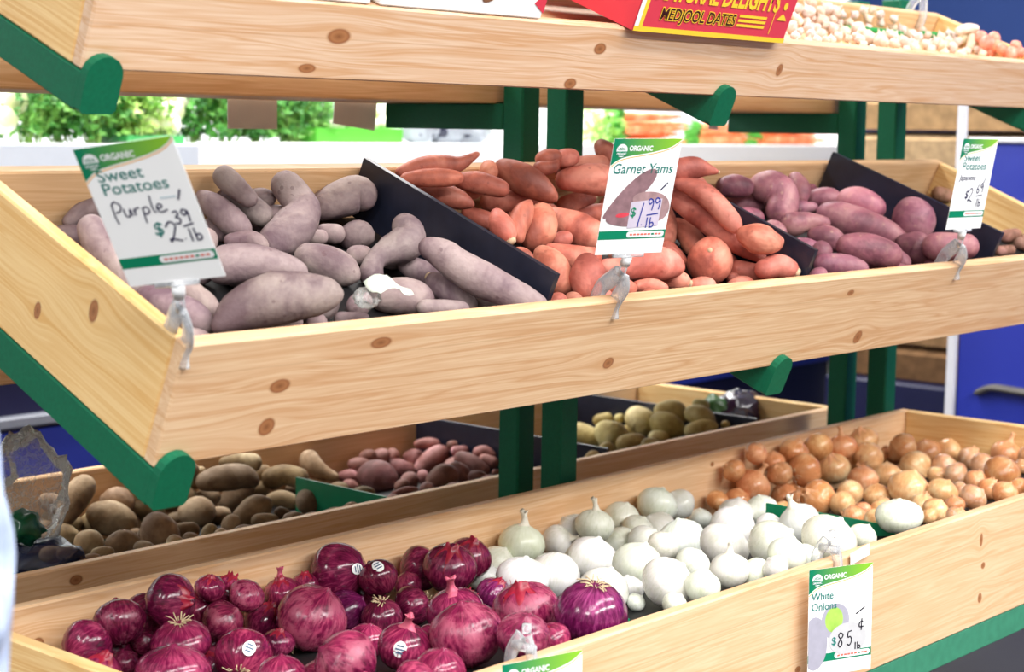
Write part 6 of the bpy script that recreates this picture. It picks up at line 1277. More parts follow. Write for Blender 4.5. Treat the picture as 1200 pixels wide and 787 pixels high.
# 2: garnet yams
b2 = Vector((.6441, 1.2991, 1.0505)); o2, M2 = card(b2, Vector((.961, -.2763, .01)).normalized(), Vector((-.0822, -.2508, .9645)).normalized(), 'price card for garnet yams with a yam picture, 1.99 per pound')
text('Garnet Yams', .0180, TEAL, o2, M2, .004, .1020, Z2, .12, 'lettering', .0001, .93)
yam = lambda cx, cy, l, w, rot: [(cx + l * math.cos(a) * math.cos(rot) - w * math.sin(a) * (1 + .3 * math.cos(a)) * math.sin(rot), cy + l * math.cos(a) * math.sin(rot) + w * math.sin(a) * (1 + .3 * math.cos(a)) * math.cos(rot)) for a in [2 * math.pi * k / 30 for k in range(30)]]
poly('yam_picture', clip(yam(36, 76, 45, 12, .72)), PIC1, o2, M2, Z2); poly('yam_picture', clip(yam(70, 62, 30, 17, -.35)), PIC2, o2, M2, Z2 + .00005); poly('yam_picture', clip(yam(44, 50, 38, 15, .15)), PIC1, o2, M2, Z2 + .0001)
poly('cut_picture', ell(30, 50, 10, 3, .1), PRED, o2, M2, Z3)
poly('price_block', [(40, 33), (86, 35), (86, 70), (40, 66)], PRB, o2, M2, Z3)
text('$', .016, GREENT, o2, M2, .041, .048, Z4, 0, 'lettering', .0003)
ribbon([[(59, 65), (55, 36), (56, 37)], [(60, 37), (61, 37)], nine(66, 55, 1.15), nine(76, 56, 1.15), [(66, 49), (83, 51)]] + lb(68, 33, .95), .0017, INKB, o2, M2, Z4)
ribbon([[(90, 90), (80, 80)]], .0018, INK, o2, M2, Z3, 'tick_mark')
p2 = hit(728, 345, MID.dep, MID.g(0, 0, 0)); hold_clip(MID.g(p2.x, .010, .14), -MID.dep, b2, 'clear plastic sign clip under the garnet yams card', MID.up, M2.col[0].to_3d())
# 3: far card
b3 = Vector((1.5176, 1.3054, 1.0513)); o3, M3 = card(b3, Vector((.9961, -.088, -.0019)).normalized(), Vector((-.0131, -.1698, .9854)).normalized(), 'blurred price card for sweet potatoes at 2.69 near the right edge')
text('Sweet', .0170, TEAL, o3, M3, .012, .1095, Z2, 0, 'lettering', .0001, 1.12); text('Potatoes', .0170, TEAL, o3, M3, .012, .0960, Z2, 0, 'lettering', .0001, 1.12)
text('Japanese', .0130, INK, o3, M3, .010, .079, Z2, .25, 'handwriting', .0001, 1.0)
ribbon([[(86, 82), (80, 74)]], .0018, INK, o3, M3, Z3, 'tick_mark')
text('$', .018, INK, o3, M3, .034, .050, Z2, .1, 'handwriting', .0002)
ribbon([two(44, 44, 1.3), six(66, 58, 1.1), nine(76, 59, 1.1), [(66, 53), (84, 55)]] + lb(72, 36, .95), .0018, INK, o3, M3, Z3)
p3 = hit(1122, 318, MID.dep, MID.g(0, 0, 0)); hold_clip(MID.g(p3.x, .010, .14), -MID.dep, b3, 'clear plastic sign clip under the blurred far price card', MID.up, M3.col[0].to_3d())
# 4: white onions, hanging in front of the bin
def hang(tl, yaw, roll, label, W=100, H=145):
    ex_ = Vector((math.cos(yaw), -math.sin(yaw), 0)); up = Vector((0, 0, 1))
    ey_ = (Matrix.Rotation(roll, 3, ex_.cross(up)) @ up); ex_ = (Matrix.Rotation(roll, 3, ex_.cross(up)) @ ex_)
    bottom = Vector(tl) + ex_ * (W / 2000) - ey_ * (H / 1000)
    return card(bottom, ex_, ey_, label, W, H) + (bottom,)
t4 = at(948, 668, 1.172); o4, M4, b4 = hang(t4, .42, 0.02, 'price card for white onions with an onion picture, hanging on the onion bin')
text('White', .0145, TEAL, o4, M4, .004, .1035, Z4, 0, 'lettering', .0001, .92); text('Onions', .0145, TEAL, o4, M4, .004, .0895, Z4, 0, 'lettering', .0001, .92)
poly('onion_picture', ell(42, 72, 22, 24), PICW, o4, M4, Z2); poly('green_picture', ell(40, 74, 14, 17), PICG, o4, M4, Z2 + .00005)
poly('onion_picture', clip(ell(10, 45, 20, 36)), PICW, o4, M4, Z2 + .0001); poly('onion_picture', ell(62, 46, 30, 22), PICW2, o4, M4, Z2 + .00015)
text('$', .015, TEAL, o4, M4, .036, .040, Z3, 0, 'lettering', .0002)
ribbon([eight(47, 36, 1.0)] + five(61, 37, 1.0), .0017, INKK, o4, M4, Z4)
ribbon([[(86, 66), (81, 66), (80, 60), (87, 60)], [(84, 71), (83, 55)]] + lb(74, 30, .7), .0017, INKK, o4, M4, Z4)
ribbon([[(88, 86), (74, 78)]], .0017, INKK, o4, M4, Z4, 'tick_mark')
def hang_clip(x, o, M, label):
    e = empty('sign_clip', BOT.g(x, 0, BOT.h), label, 'sign clip', 'clear sign clips')
    r = BOT.g(x, 0, BOT.h); y = Vector((0, 1, 0)); z = Vector((0, 0, 1))
    tube('front_jaw', [r - z * .040 - y * .010, r - z * .016 - y * .006, r + z * .006 - y * .004, r + z * .026 + y * .004], .0085, CLEAR, e, None, 8, 5, 'flat', .35)
    tube('rear_jaw', [r - z * .018 + y * .028, r + z * .004 + y * .026, r + z * .026 + y * .012], .0085, CLEAR, e, None, 8, 5, 'flat', .35)
    tube('pivot', [r + z * .014 - y * .006, r + z * .014 + y * .022], .006, CLEAR, e)
    tube('knob', [r + z * .030 + y * .004, r + z * .040 + y * .004], .005, CLEAR, e)
x4 = at(978, 640, 1.1877).x; hang_clip(x4, o4, M4, 'clear plastic sign clip above the white onions card')
# 5: red onions card, only its top shows
t5 = at(588, 779, 1.172); o5, M5, b5 = hang(t5, .30, 0.02, 'green-topped price card at the bottom edge below the red onions')
x5 = at(620, 765, 1.1877).x; hang_clip(x5, o5, M5, 'clear plastic sign clip above the card under the red onions')
# loose white tag behind the white onion card
tg = at(997, 662, 1.183); tag(box('shelf_tag', (.05, .0008, .016), WHITE, None, T(tg) @ Matrix.Rotation(-.12, 4, 'Y'), 0), 'small blank white tag stuck to the onion bin beside the white onions card', 'tag')

# grey backs of cards hanging from the far top tray
GREYC = plain('card_back', (232, 228, 230), .6, .3, .03)
for (px, py, w, h, rl, lab) in ((296, 108, .105, .060, 0.0, 'grey back of a card hanging under the far tray, left one'), (418, 112, .100, .055, .12, 'grey back of a card hanging under the far tray, near the rear arm'), (838, 125, .035, .05, .1, 'narrow grey card back hanging beside the green lip')):
    p = at(px, py, 2.232); M = T(p) @ Matrix.Rotation(rl, 4, 'Y') @ T(-w / 2, 0, -h)
    tag(box('card_back', (w, .0008, h + .012), GREYC, None, M, 0), lab, 'price card')

# ------------------------------------------------------------------ things lying on the top tray
RED = plain('carton_red', (214, 62, 80), .45, .4, .03, 20); YEL = plain('carton_yellow', (248, 208, 58), .45, .4, .03, 20); DKT = plain('carton_dark_text', (64, 22, 22), .5, .3, .02)
bs = NB('carton_red_white'); cc = bs.coord(); nn = bs.noise(cc, 9, 3, .6, .8)
bx_ = bs.sep(cc)[0]
REDW = bs.done(bs.mix(bs.math('MULTIPLY', bs.math('SUBTRACT', bs.math('ADD', nn, bs.math('MULTIPLY', bx_, 2.6)), .86), 30., clamp=True), lin((216, 50, 70)), lin((250, 248, 248))), .45)
Mb = frame(TOP.g(.841, -.012, .0925), Vector((1, 0, 0)), TOP.dep, TOP.up)
dc = box('date_carton', (.366, .262, .115), RED, None, Mb, .001); tag(dc, 'red carton of medjool dates with yellow trim resting on the top tray', 'carton')
box('side_print', (.262, .0006, .114), REDW, dc, Mb @ frame((-.0007, .0005, .0005), (0, 1, 0), (-1, 0, 0), (0, 0, 1)), 0)
Mf = Mb @ frame((0, -.0006, 0), (1, 0, 0), (0, 0, 1), (0, -1, 0))   # u right, v up on the front
for nm, q in (('yellow_trim', [(0, 0), (366, 0), (366, 7), (0, 7)]), ('yellow_trim', [(9, 7), (17, 7), (17, 115), (9, 115)]), ('white_edge', [(0, 7), (9, 7), (9, 115), (0, 115)]), ('yellow_trim', [(318, 12), (319.5, 12), (319.5, 115), (318, 115)])):
    poly(nm, q, WHITE if nm == 'white_edge' else YEL, dc, Mf, .0003)
text('MEDJOOL DATES', .0235, YEL, dc, Mf, .0490, .0195, .0004, 0, 'lettering', .0016, .98)
text('MEDJOOL DATES', .0235, DKT, dc, Mf, .0490, .0195, .0006, 0, 'lettering', .0004, .98)
text('NATURAL DELIGHTS', .040, YEL, dc, Mf, .0250, .0470, .0004, 0, 'lettering', .0012, .80)
for k in range(3): poly('small_print', [(232, 33 - k * 7), (302, 33 - k * 7), (302, 37 - k * 7), (232, 37 - k * 7)], YEL, dc, Mf, .0004)
poly('palm_emblem', [(327, 34), (353, 34), (346, 40), (340, 44), (334, 40)], YEL, dc, Mf, .0004); poly('palm_emblem', ell(340, 56, 5, 6), YEL, dc, Mf, .0004)
WCT = plain('white_carton', (248, 248, 248), .5, .4, .01); BRN = plain('print_brown', (122, 84, 62), .5, .3, .2)
for (x0, x1, lab) in ((.05, .37, 'white carton on the top tray, left one of two'), (.385, .668, 'white carton on the top tray next to the red date carton')):
    Mw = frame(TOP.g(x0, .002, .0925), Vector((1, 0, 0)), TOP.dep, TOP.up)
    wc = box('white_carton', (x1 - x0, .25, .10), WCT, None, Mw, .002); tag(wc, lab, 'carton')
    Mg = Mw @ frame((0, -.0004, 0), (1, 0, 0), (0, 0, 1), (0, -1, 0))
    if x0 > .3:
        poly('picture', ell(180, 26, 16, 8, .5), BRN, wc, Mg, .0003); poly('picture', ell(105, 20, 9, 4, .3), BRN, wc, Mg, .0003); poly('red_splash', [(262, 20), (283, 8), (283, 60), (270, 50), (274, 34)], RED, wc, Mg, .0003)
    poly('lid_seam', [(0, 72), ((x1 - x0) * 1000, 72), ((x1 - x0) * 1000, 73), (0, 73)], GREYC, wc, Mg, .0003)
GRASS = plain('green_strip', (30, 150, 70), .4, .5, .2, 50)
for (px0, py0, px1, py1, lab) in ((985, 34, 1052, 40, 'green plastic strip lying in the garlic, left one'), (1083, 40, 1112, 46, 'green plastic strip lying in the garlic near the right corner')):
    a = hit(px0, py0, TOP.dep, TOP.g(0, .235, 0)); b = hit(px1, py1, TOP.dep, TOP.g(0, .235, 0))
    st = tube('green_strip', [a, (a + b) / 2 + TOP.up * .002, b], .0115, GRASS, None, None, 10, 4, 'round', .6); tag(st, lab, 'strip')
pt = hit(1075, 25, TOP.dep, TOP.g(0, TOP.D, 0))
e = empty('sign_clip', TOP.g(pt.x, TOP.D, TOP.h), 'clear plastic sign clip on the back board of the top tray', 'sign clip', 'clear sign clips')
q = TOP.g(pt.x, TOP.D, TOP.h)
tube('front_jaw', [q - TOP.up * .03 - TOP.dep * .008, q - TOP.dep * .006, q + TOP.up * .03 + TOP.dep * .006, q + TOP.up * .055 + TOP.dep * .008], .009, CLEAR, e, None, 8, 4, 'flat', .4)
tube('rear_jaw', [q - TOP.up * .02 + TOP.dep * .026, q + TOP.up * .012 + TOP.dep * .024, q + TOP.up * .04 + TOP.dep * .010], .009, CLEAR, e, None, 8, 4, 'flat', .4)

# ------------------------------------------------------------------ loose bags and wrappers
def crumple(name, c, rx, ry, rz, mat, seed, amp=.3, sub=3, M0=None):
    bm = bmesh.new(); bmesh.ops.create_icosphere(bm, subdivisions=sub, radius=1)
    for v in bm.verts:
        n = v.co.copy(); k = 1 + amp * (noise.noise(n * 2.1 + Vector((seed, 0, 0))) + .6 * noise.noise(n * 5.3 + Vector((0, seed, 0))) + .35 * noise.noise(n * 11 + Vector((0, 0, seed))))
        v.co = Vector((n.x * rx * k, n.y * ry * k, n.z * rz * k))
    me = bpy.data.meshes.new(name); bm.to_mesh(me); bm.free(); me.materials.append(mat)
    me.polygons.foreach_set('use_smooth', [True] * len(me.polygons))
    return link(bpy.data.objects.new(name, me), None, T(c) if M0 is None else T(c) @ M0)
BAGC = clear('clear_bag', (240, 242, 240), .10, .2, .22)
tag(crumple('plastic_bag', at(30, 575, 2.12), .062, .05, .082, BAGC, 3.1, .26, 4), 'crumpled clear plastic bag standing in the left end of the potato bin', 'bag')
tag(crumple('plastic_bag', at(45, 655, 2.06), .06, .035, .028, clear('blue_bag', (40, 52, 90), .55, .25), 7.4, .4), 'crumpled dark blue plastic bag low at the left of the potato bin', 'bag')
tag(crumple('plastic_bag', at(28, 618, 2.06), .025, .02, .022, plain('green_bag', (10, 92, 60), .3, .6, .3, 40), 2.2, .4), 'small crumpled green plastic beside the clear bag', 'bag')
FILM = plain('dark_film', (38, 22, 44), .12, .8, .5, 30, .6)
c = at(868, 484, 2.22)
sb = crumple('produce_bag', c, .085, .05, .052, FILM, 4.4, .22, 4); tag(sb, 'shiny dark purple plastic bag beside the gold potatoes', 'bag')
gp = crumple('leafy_end', c + Vector((-.075, .02, .015)), .035, .03, .032, plain('bag_green', (52, 92, 40), .3, .5, .3, 30), 1.4, .25); gp.parent = sb; gp.matrix_basis = WM[sb].inverted() @ WM[gp]
wp = hit(458, 330, MID.up, MID.g(0, 0, .150))
wv = []; wf = []
for u in range(9):
    for v in range(6):
        a = u / 8 - .5; b = v / 5 - .5
        p = wp + Vector((1, 0, 0)) * (a * .055) + MID.dep * (b * .030) + MID.up * (.004 * math.sin(u * .7) + .003 * math.cos(v * 1.1 + u * .6) - abs(a) * .016)
        wv.append(p)
for u in range(8):
    for v in range(5): wf.append((u * 6 + v, (u + 1) * 6 + v, (u + 1) * 6 + v + 1, u * 6 + v + 1))
w = mesh('wrapper', wv, wf, plain('wrapper_white', (226, 234, 220), .35, .5, .05, 60), None, None, True); w.modifiers.new('thickness', 'SOLIDIFY').thickness = .0005
tag(w, 'crumpled white wrapper lying on the plump purple sweet potato', 'wrapper')
tag(crumple('plastic_scrap', hit(431, 348, MID.up, MID.g(0, 0, .125)), .018, .014, .012, BAGC, 5.5, .4), 'small scrap of clear plastic among the purple sweet potatoes', 'wrapper')
fl = at(480, 672, 1.735)
tag(crumple('onion_skin_flake', fl, .016, .004, .010, PEEL, 9.1, .4, 2), 'loose red onion skin flake at the back board of the onion bin', 'onion skin')

# bag roll stand at the left edge of the picture: only its hanging bag shows
bsx, bsy = -.60, 1.02
e = empty('bag_dispenser', (bsx, bsy, 0), 'pale blue plastic bag hanging at the left picture edge', 'bag dispenser')
STEEL = plain('grey_steel', (150, 152, 156), .35, .5, .05)
tube('pole', [(bsx, bsy, .02), (bsx, bsy, 1.10)], .014, STEEL, e); box('base', (.26, .26, .02), STEEL, e, T(bsx - .13, bsy - .13, 0), .004)
tube('roll_arm', [(bsx, bsy, 1.06), (bsx + .16, bsy, 1.06)], .008, STEEL, e)
tube('bag_roll', [(bsx + .02, bsy, 1.06), (bsx + .15, bsy, 1.06)], .045, plain('bag_roll', (214, 224, 240), .4, .5, .03), e, None, 20)
sv = []; sf = []; nu, nv = 26, 34
left = [(510, -2), (530, 1), (560, 3), (575, 4), (620, 16), (650, 19), (665, 18), (700, 15), (740, 11), (787, 9), (830, 8)]
for j in range(nv):
    py = 505 + (840 - 505) * j / (nv - 1)
    xr = None
    for (y0, x0), (y1, x1) in zip(left, left[1:]):
        if y0 <= py <= y1: xr = x0 + (x1 - x0) * (py - y0) / (y1 - y0)
    if xr is None: xr = left[0][1] if py < 510 else left[-1][1]
    edge = at(xr, py, 1.0)
    for i in range(nu):
        t = i / (nu - 1)
        sv.append(Vector((edge.x - t * .13, 1.0 + min(1, t * 8) * (.014 * math.sin(t * 13 + j * .12) + .008 * math.sin(j * .5 + t * 4)), edge.z)))
for j in range(nv - 1):
    for i in range(nu - 1): sf.append((j * nu + i, (j + 1) * nu + i, (j + 1) * nu + i + 1, j * nu + i + 1))
b = NB('pale_blue_bag'); b.bump(b.noise(b.coord(), 22, 3, .5, 1.), .5, .01)
BLUEBAG = b.done(lin((188, 202, 232)), .3, .5)
hb = mesh('hanging_bag', sv, sf, BLUEBAG, e, None, True); hb.modifiers.new('thickness', 'SOLIDIFY').thickness = .0012

# ------------------------------------------------------------------ background: cooler across the aisle
CASEW = plain('cooler_white', (240, 242, 244), .4, .5, .01); CASEN = plain('cooler_navy', (24, 26, 62), .45, .4, .08, 5); CASEB = plain('cooler_blue', (34, 48, 140), .45, .4, .05, 5)
e = empty('produce_cooler', (1.8, 3.6, 0), 'long white refrigerated produce case with a navy base behind the rack', 'cooler')
CX0, CX1 = -.6, 4.93
wbox('base', (CX0, 3.62, 0), (CX1, 4.5, .62), CASEN, e, .01)
wbox('kick_plate', (CX0, 3.60, .30), (CX1, 3.625, .46), CASEB, e, .004)
wbox('bumper', (CX0, 3.585, .47), (CX1, 3.62, .50), plain('bumper_grey', (120, 124, 136), .4, .4, .05), e, .006)
wbox('lower_deck', (CX0, 3.62, .62), (CX1, 4.5, .66), CASEW, e, .004)
wbox('lower_rail', (CX0, 3.60, .64), (CX1, 3.62, .76), CASEW, e, .004)
wbox('upper_deck', (CX0, 3.62, 1.105), (CX1, 4.3, 1.145), CASEW, e, .004)
wbox('price_rail', (CX0, 3.60, 1.088), (1.78, 3.62, 1.147), plain('rail_grey', (196, 204, 216), .4, .5, .02), e, .003)
wbox('price_rail', (1.78, 3.598, 1.075), (CX1, 3.62, 1.153), CASEW, e, .003)
wbox('back_panel', (CX0, 4.45, .66), (CX1, 4.5, 1.95), CASEW, e, .004)
wbox('canopy', (CX0, 3.70, 1.86), (CX1, 4.5, 1.95), CASEW, e, .01)
wbox('end_panel', (CX1, 3.6, 0), (CX1 + .04, 4.5, 1.95), CASEW, e, .006); wbox('end_panel', (CX0 - .04, 3.6, 0), (CX0, 4.5, 1.95), CASEW, e, .006)
LAMP = emit('cooler_tube', (255, 255, 250), 8)
for k in range(3): tube('light_tube', [(CX0 + .15 + k * 1.85, 3.80, 1.845), (CX0 + 1.75 + k * 1.85, 3.80, 1.845)], .016, LAMP, e)
for k in range(3): area_light('cooler_lamp', (CX0 + .95 + k * 1.85, 3.80, 1.82), 1.6, .06, 9, (1, 1, .98))

# greens, squash and trays on the upper deck
LEAF = veg('parsley_leaf', [(.25, (36, 96, 34)), (.5, (74, 146, 56)), (.75, (132, 190, 86))], 9, .5, 60, (24, 70, 24), .3)
LEAFL = veg('lettuce_leaf', [(.25, (112, 176, 62)), (.5, (168, 212, 98)), (.75, (208, 232, 150))], 9, .5, 60, (92, 150, 52), .3)
STEM = plain('leaf_stem', (150, 196, 98), .5, .4, .1)
def bunch(px, py, Y, w, h, mat, label, seed, n=420, leaf=.027):
    rnd = random.Random(seed); c = at(px, py, Y); c.z = 1.148
    e = empty('leafy_bunch', c, label, 'greens', 'leafy greens in the cooler')
    vs = []; fs = []
    for k in range(n):
        u, v = rnd.uniform(-1, 1), rnd.uniform(0, 1); t = rnd.uniform(-1, 1)
        d = Vector((u * w / 2, t * .09, h * (.12 + .88 * v) * (1 - .35 * u * u)))
        ax = Vector((rnd.uniform(-1, 1), rnd.uniform(-1, .3), rnd.uniform(-.3, 1))).normalized(); s_ = ax.orthogonal().normalized() * leaf * rnd.uniform(.5, 1.); a = ax * leaf * rnd.uniform(.8, 1.3); nrm = ax.cross(s_).normalized() * leaf * .3
        b = len(vs); p = c + d
        vs += [p - a * .5, p - s_ * .6 + nrm, p + a * .1 - s_ * .35, p + a * .55 - nrm, p + a * .1 + s_ * .35, p + s_ * .6 + nrm, p + nrm * .5]
        fs += [(b, b + 1, b + 6), (b + 1, b + 2, b + 6), (b + 2, b + 3, b + 6), (b + 3, b + 4, b + 6), (b + 4, b + 5, b + 6), (b + 5, b, b + 6)]
    tag(mesh('leaves', vs, fs, mat, e), None, kind='stuff')
    sv = []; sf = []
    for k in range(12):
        p0 = c + Vector((rnd.uniform(-.02, .02), rnd.uniform(-.03, .03), .0)); p1 = c + Vector((rnd.uniform(-.4, .4) * w, rnd.uniform(-.05, .05), h * .7))
        v2, f2 = sweep([p0, (p0 + p1) / 2, p1], [.003, .0025, .002], 5, 'flat'); sf += [tuple(x + len(sv) for x in g) for g in f2]; sv += v2
    mesh('stems', sv, sf, STEM, e)
    return e
for k, (px, w, mat, lab) in enumerate(((38, .16, LEAF, 'dark curly parsley bunch furthest left in the cooler'), (72, .16, LEAF, 'parsley bunch left of the sloping green arm'), (105, .16, LEAF, 'parsley bunch behind the rounded green lip'), (137, .13, LEAFL, 'pale green lettuce bunch right of the rounded green lip'), (158, .10, LEAFL, 'loose pale lettuce behind the white squashes'),
        (232, .15, LEAF, 'parsley bunch just right of the white squashes'), (268, .15, LEAF, 'parsley bunch below the hanging grey card'), (305, .15, LEAF, 'dark parsley bunch between the two grey cards'), (342, .17, LEAF, 'bushy parsley bunch nearest the lime green tray'), (365, .12, LEAF, 'small parsley tuft touching the lime green tray'))):
    bunch(px, 165, 3.74 + (k % 2) * .06, w * 1.15, .20 if mat is LEAF else .18, mat, lab, 40 + k)
SQ = veg('white_squash', [(.25, (206, 214, 160)), (.5, (234, 236, 206)), (.75, (246, 246, 232))], 14, .4, 60, (170, 190, 120), .2, .1)
def squash(px, py, Y, r, label, mat=SQ, sq=.85, name='round_squash', cat='squash', group='squashes in the cooler'):
    c = at(px, py, Y); vs, fs = lathe([(0, -1), (.4, -.95), (.8, -.6), (1, 0), (.8, .6), (.4, .9), (.12, .93), (0, .9)], r, 18, sq, .05, px)
    o = mesh(name, vs, fs, mat, None, T(c), True); tag(o, label, cat, group)
    v2, f2 = sweep([(0, 0, .86 * r * sq), (.004, 0, 1.05 * r * sq), (.010, 0, 1.2 * r * sq)], [.007, .005, .006], 7, 'flat'); mesh('stalk', v2, f2, STEM, o, T(c), True)
for (px, py, r, lab) in ((172, 148, .034, 'white squash front left in the small green tray'), (197, 146, .036, 'white squash front right in the small green tray'), (183, 128, .034, 'white squash in the upper row, left'), (203, 130, .032, 'greenish squash in the upper row, right'), (190, 112, .034, 'white squash on top of the squash pile'), (212, 116, .03, 'pale squash highest at the right of the squash pile')):
    squash(px, py, 3.70 + (148 - py) * .0025, r, lab)
squash(12, 118, 3.72, .045, 'grey-white round squash at the left picture edge under the far tray'); squash(2, 140, 3.70, .04, 'white squash lowest at the left picture edge')
def ptray(px0, px1, py0, py1, Y, col, label, name='produce_tray'):
    a = at(px0, py1, Y); b = at(px1, py1, Y); h = at(px0, py0, Y).z - 1.148; w = b.x - a.x; z = 1.147
    e = empty(name, (a.x, Y, z), label, 'tray', 'plastic trays in the cooler')
    m = plain(name + label[:5], col, .4, .5, .04)
    for nm, lo, hi in (('front_wall', (0, 0, 0), (w, .004, h)), ('back_wall', (0, .16, 0), (w, .164, h)), ('end_wall', (0, .004, 0), (.004, .16, h)), ('end_wall', (w - .004, .004, 0), (w, .16, h)), ('bottom', (.004, .004, 0), (w - .004, .16, .003))):
        wbox(nm, (a.x + lo[0], Y + lo[1], z + lo[2]), (a.x + hi[0], Y + hi[1], z + hi[2]), m, e, .0008)
ptray(150, 216, 158, 168, 3.655, (70, 170, 90), 'small green tray holding white squashes')
ptray(372, 472, 149, 167, 3.655, (96, 190, 62), 'lime green tray of pale vegetables in the cooler')
for k, (px, py) in enumerate(((392, 146), (412, 143), (432, 146), (452, 143), (403, 132), (424, 128), (444, 131), (414, 118))):
    squash(px, py, 3.72 + (k // 4) * .03, .033, ('pale yellow pattypan squash in the lime green tray, %s' % ('front row, first from left', 'front row, second from left', 'front row, third from left', 'front row, rightmost', 'second row, left', 'second row, middle', 'second row, right', 'topmost')[k]), name='pattypan_squash', sq=.7)
DKB = plain('dark_produce', (40, 42, 66), .3, .6, .3, 30); FOIL = clear('film_wrap', (214, 222, 232), .5, .15)
for k, (px, w) in enumerate(((492, .06), (520, .07), (552, .07))):
    c = at(px, 157, 3.70); c.z = 1.148 + .045
    o = crumple('wrapped_eggplant', c, w, .05, .045, DKB, k * 2.7, .18); tag(o, 'dark eggplant in clear film in the cooler, %s' % ('nearest the lime green tray', 'middle of three', 'nearest the green post')[k], 'eggplant', 'film-wrapped eggplants')
    g = crumple('film', c + Vector((0, 0, .004)), w * 1.1, .056, .050, FOIL, k * 2.7 + .3, .3); g.parent = o; g.matrix_basis = WM[o].inverted() @ WM[g]
# carrots
CAR = veg('carrot_skin', [(.25, (222, 116, 64)), (.5, (240, 146, 92)), (.75, (250, 184, 140))], 14, .5, 60, (196, 96, 52), .2, .15); TOPM = plain('carrot_tops', (92, 178, 66), .5, .4, .3, 40)
rnd = random.Random(4)
ci = 0
for (px0, px1, rows, lab) in ((732, 800, ((138, 145, 152, 159, 166, 172)), 'carrot in the bunch behind the garnet yams card'), (818, 885, (150, 157, 163, 168, 172), 'carrot in the middle bunch under the far tray'), (888, 965, (152, 157, 163, 168, 172), 'carrot in the bunch left of the right posts')):
    grp = lab.replace('carrot in', 'carrots of')
    for j, py in enumerate(rows):
        a = at(px0 + rnd.uniform(0, 8), py + rnd.uniform(-1.5, 1.5), 3.68 + .05 * (j % 2)); b_ = at(px1 + rnd.uniform(-6, 6), py + rnd.uniform(-2, 2), 3.68 + .05 * (j % 2))
        if ci % 2: a, b_ = a, b_
        c = (a + b_) / 2
        o = mesh('carrot', *sweep([tuple(x - c) for x in (a, a.lerp(b_, .3), a.lerp(b_, .7), b_)], [.017, .016, .012, .004], 10, 'round', .05, ci, 30), CAR, None, T(c), True)
        tag(o, ('topmost ', 'second ', 'third ', 'fourth ', 'fifth ', 'lowest ')[j] + lab.replace('carrot in', 'carrot from the top in' if 0 < j < 5 else 'carrot in'), 'carrot', grp); ci += 1
        vs = []; fs = []
        for k in range(9):
            p0 = a - c; p1 = p0 + (a - b_).normalized() * rnd.uniform(.05, .11) + Vector((0, rnd.uniform(-.02, .02), rnd.uniform(-.02, .03)))
            v2, f2 = sweep([p0, (p0 + p1) / 2 + Vector((0, 0, .006)), p1], [.003, .006, .004], 5, 'flat'); fs += [tuple(x + len(vs) for x in g) for g in f2]; vs += v2
        mesh('green_top', vs, fs, TOPM, o, T(c), True)
for k, (px, w) in enumerate(((700, .10), (712, .09))):
    bunch(px, 165, 3.72 + k * .05, w, .13, LEAFL, ('white-green leafy bunch right of the middle posts', 'pale leafy bunch beside the first carrots')[k], 90 + k, 80)
# lower level of the cooler, glimpsed under the price rail
for (px, py, w, h, col, lab) in ((14, 194, .10, .13, (206, 212, 224), 'pale box under the price rail at the left edge'), (72, 196, .12, .12, (176, 206, 120), 'bag of green lettuce under the price rail, left'), (120, 196, .09, .11, (226, 232, 216), 'white bag under the price rail behind the purple card'), (300, 200, .16, .10, (214, 224, 220), 'white box under the price rail in front of the parsley'), (370, 198, .18, .12, (244, 246, 246), 'white box under the price rail left of the black divider'), (440, 198, .2, .12, (226, 236, 238), 'pale box under the price rail behind the black divider'), (530, 198, .22, .12, (240, 244, 246), 'white box under the price rail left of the posts'), (800, 200, .5, .12, (238, 242, 242), 'long white box under the price rail behind the yams')):
    c = at(px, py, 3.66); m = plain('box_' + lab[:9] + str(px), col, .5, .4, .08, 14)
    tag(box('storage_box', (w, .25, min(c.z + h * .3, 1.10) - .661), m, None, T(c.x - w / 2, 3.66, .661), .006), lab, 'box', 'boxes on the lower cooler deck')
RAD = veg('turnip_skin', [(.25, (222, 150, 150)), (.5, (240, 206, 200)), (.75, (248, 236, 230))], 14, .4, 60, (200, 120, 130), .2, .1)
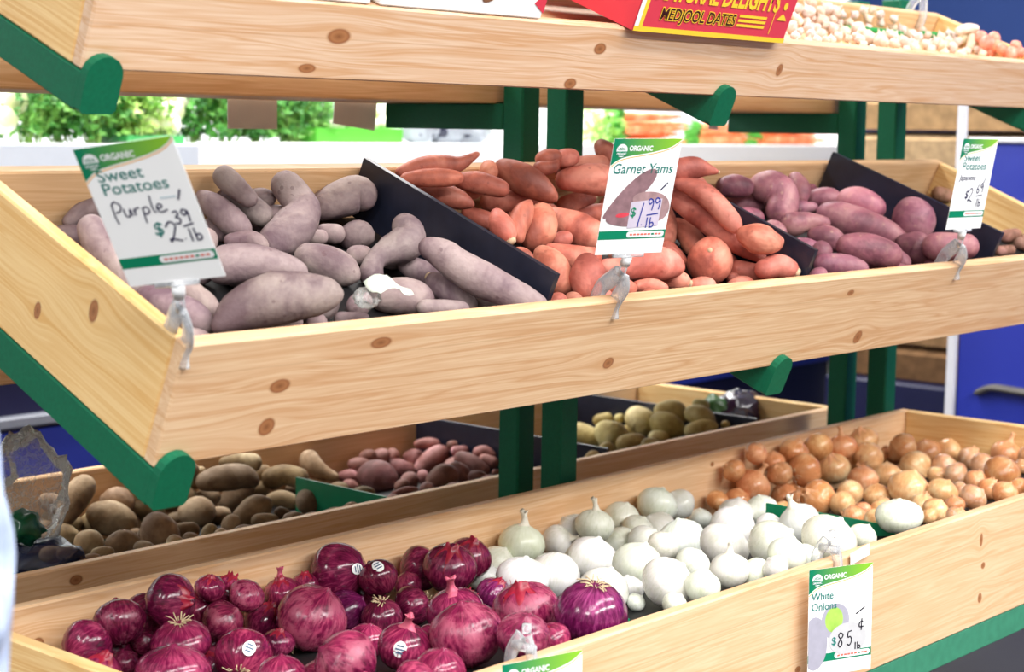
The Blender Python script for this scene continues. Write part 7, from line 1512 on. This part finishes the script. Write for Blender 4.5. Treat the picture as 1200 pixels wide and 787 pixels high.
# ------------------------------------------------------------------ firewood and blue unit beyond the right end
WOODS = [plain('split_wood_%d' % k, c, .8, .2, .25, 25, .5) for k, c in enumerate(((176, 142, 102), (150, 116, 80), (190, 160, 122), (124, 92, 62)))]
BARK = plain('bark', (74, 52, 38), .9, .1, .4, 40, .8)
tag(wbox('wood_pallet', (3.95, 2.33, 0), (5.3, 3.04, .40), CASEN, None, .01), 'dark navy crate under the firewood', 'crate')
rnd = random.Random(8); zz = .402; k = 0
ORD = ('lowest', 'second', 'third', 'fourth', 'fifth', 'sixth', 'seventh', 'eighth', 'ninth', 'tenth')
for row in range(8):
    h = .115; xx = 4.0
    for colm in range(4):
        w = .30; L = rnd.uniform(.42, .5)
        # wedge log lying along Y
        jig = [rnd.uniform(-.012, .012) for _ in range(8)]
        pr = [(0 + jig[0], .004), (w * .98 + jig[1], .004), (w * .99 + jig[2], h * .8), (w * .66, h * .995), (w * .2 + jig[3], h * .97), (jig[4], h * .75)]
        y0 = 2.36 + rnd.uniform(0, .03)
        vs = [(xx + a, y0, zz + b) for a, b in pr] + [(xx + a, y0 + .62, zz + b) for a, b in pr]; n = 6
        o = mesh('firewood_log', vs, [tuple(range(n)), tuple(range(2 * n - 1, n - 1, -1))] + [(i, i + n, (i + 1) % n + n, (i + 1) % n) for i in range(n)], rnd.choice(WOODS))
        tag(o, 'split firewood log, %s layer, %s in the stack beyond the posts' % (ORD[row], ('nearest the posts', 'second from the posts', 'third from the posts', 'furthest right')[colm]), 'firewood', 'stacked firewood')
        bk = mesh('bark', [(vs[0][0], vs[0][1], vs[0][2]), (vs[1][0], vs[1][1], vs[1][2]), (vs[1][0], vs[1][1] + .62, vs[1][2]), (vs[0][0], vs[0][1] + .62, vs[0][2]), (vs[0][0], vs[0][1], vs[0][2] - .003), (vs[1][0], vs[1][1], vs[1][2] - .003), (vs[1][0], vs[1][1] + .62, vs[1][2] - .003), (vs[0][0], vs[0][1] + .62, vs[0][2] - .003)], [(4, 5, 6, 7), (0, 1, 5, 4), (1, 2, 6, 5), (2, 3, 7, 6), (3, 0, 4, 7)], BARK, o)
        xx += w + .012
    zz += h + .0005
BLUEP = plain('blue_plastic', (38, 52, 158), .35, .5, .06, 4); EDGE = plain('white_edge_trim', (214, 214, 222), .5, .4, .03)
e = empty('blue_cabinet', (3.2, 1.2, 0), 'tall blue cabinet with a white edge and a grey latch beyond the right end', 'cabinet')
wbox('body', (3.2, .9, 0), (3.7, 2.172, 1.18), BLUEP, e, .006); wbox('top_cap', (3.19, .89, 1.18), (3.71, 2.165, 1.195), EDGE, e, .004)
wbox('edge_trim', (3.185, 2.172, 0), (3.205, 2.196, 1.33), EDGE, e, .004)
wbox('shade_panel', (3.66, .9, 1.195), (3.70, 2.165, 1.33), CASEN, e, .003)  # dark navy panel added as the shade in the gap above the cabinet
hp = [hit(x, y, (1, 0, 0), (3.19, 0, 0)) for x, y in ((1150, 458), (1163, 454), (1185, 457), (1215, 462))]
la = tube('latch', [tuple(p) for p in hp], [.022, .022], plain('latch_grey', (92, 88, 84), .5, .4, .1), e, None, 10, 4, 'round', .45)
TEALB = plain('dark_teal_board', (6, 84, 92), .5, .4, .05)
a = at(880, 14, 5.0); b_ = at(1091, 14, 5.0)
tag(wbox('menu_board', (a.x, 5.0, 1.80), (b_.x - .9, 5.04, 2.5), TEALB, None, .005), 'dark teal board on the wall above the garlic', 'board')
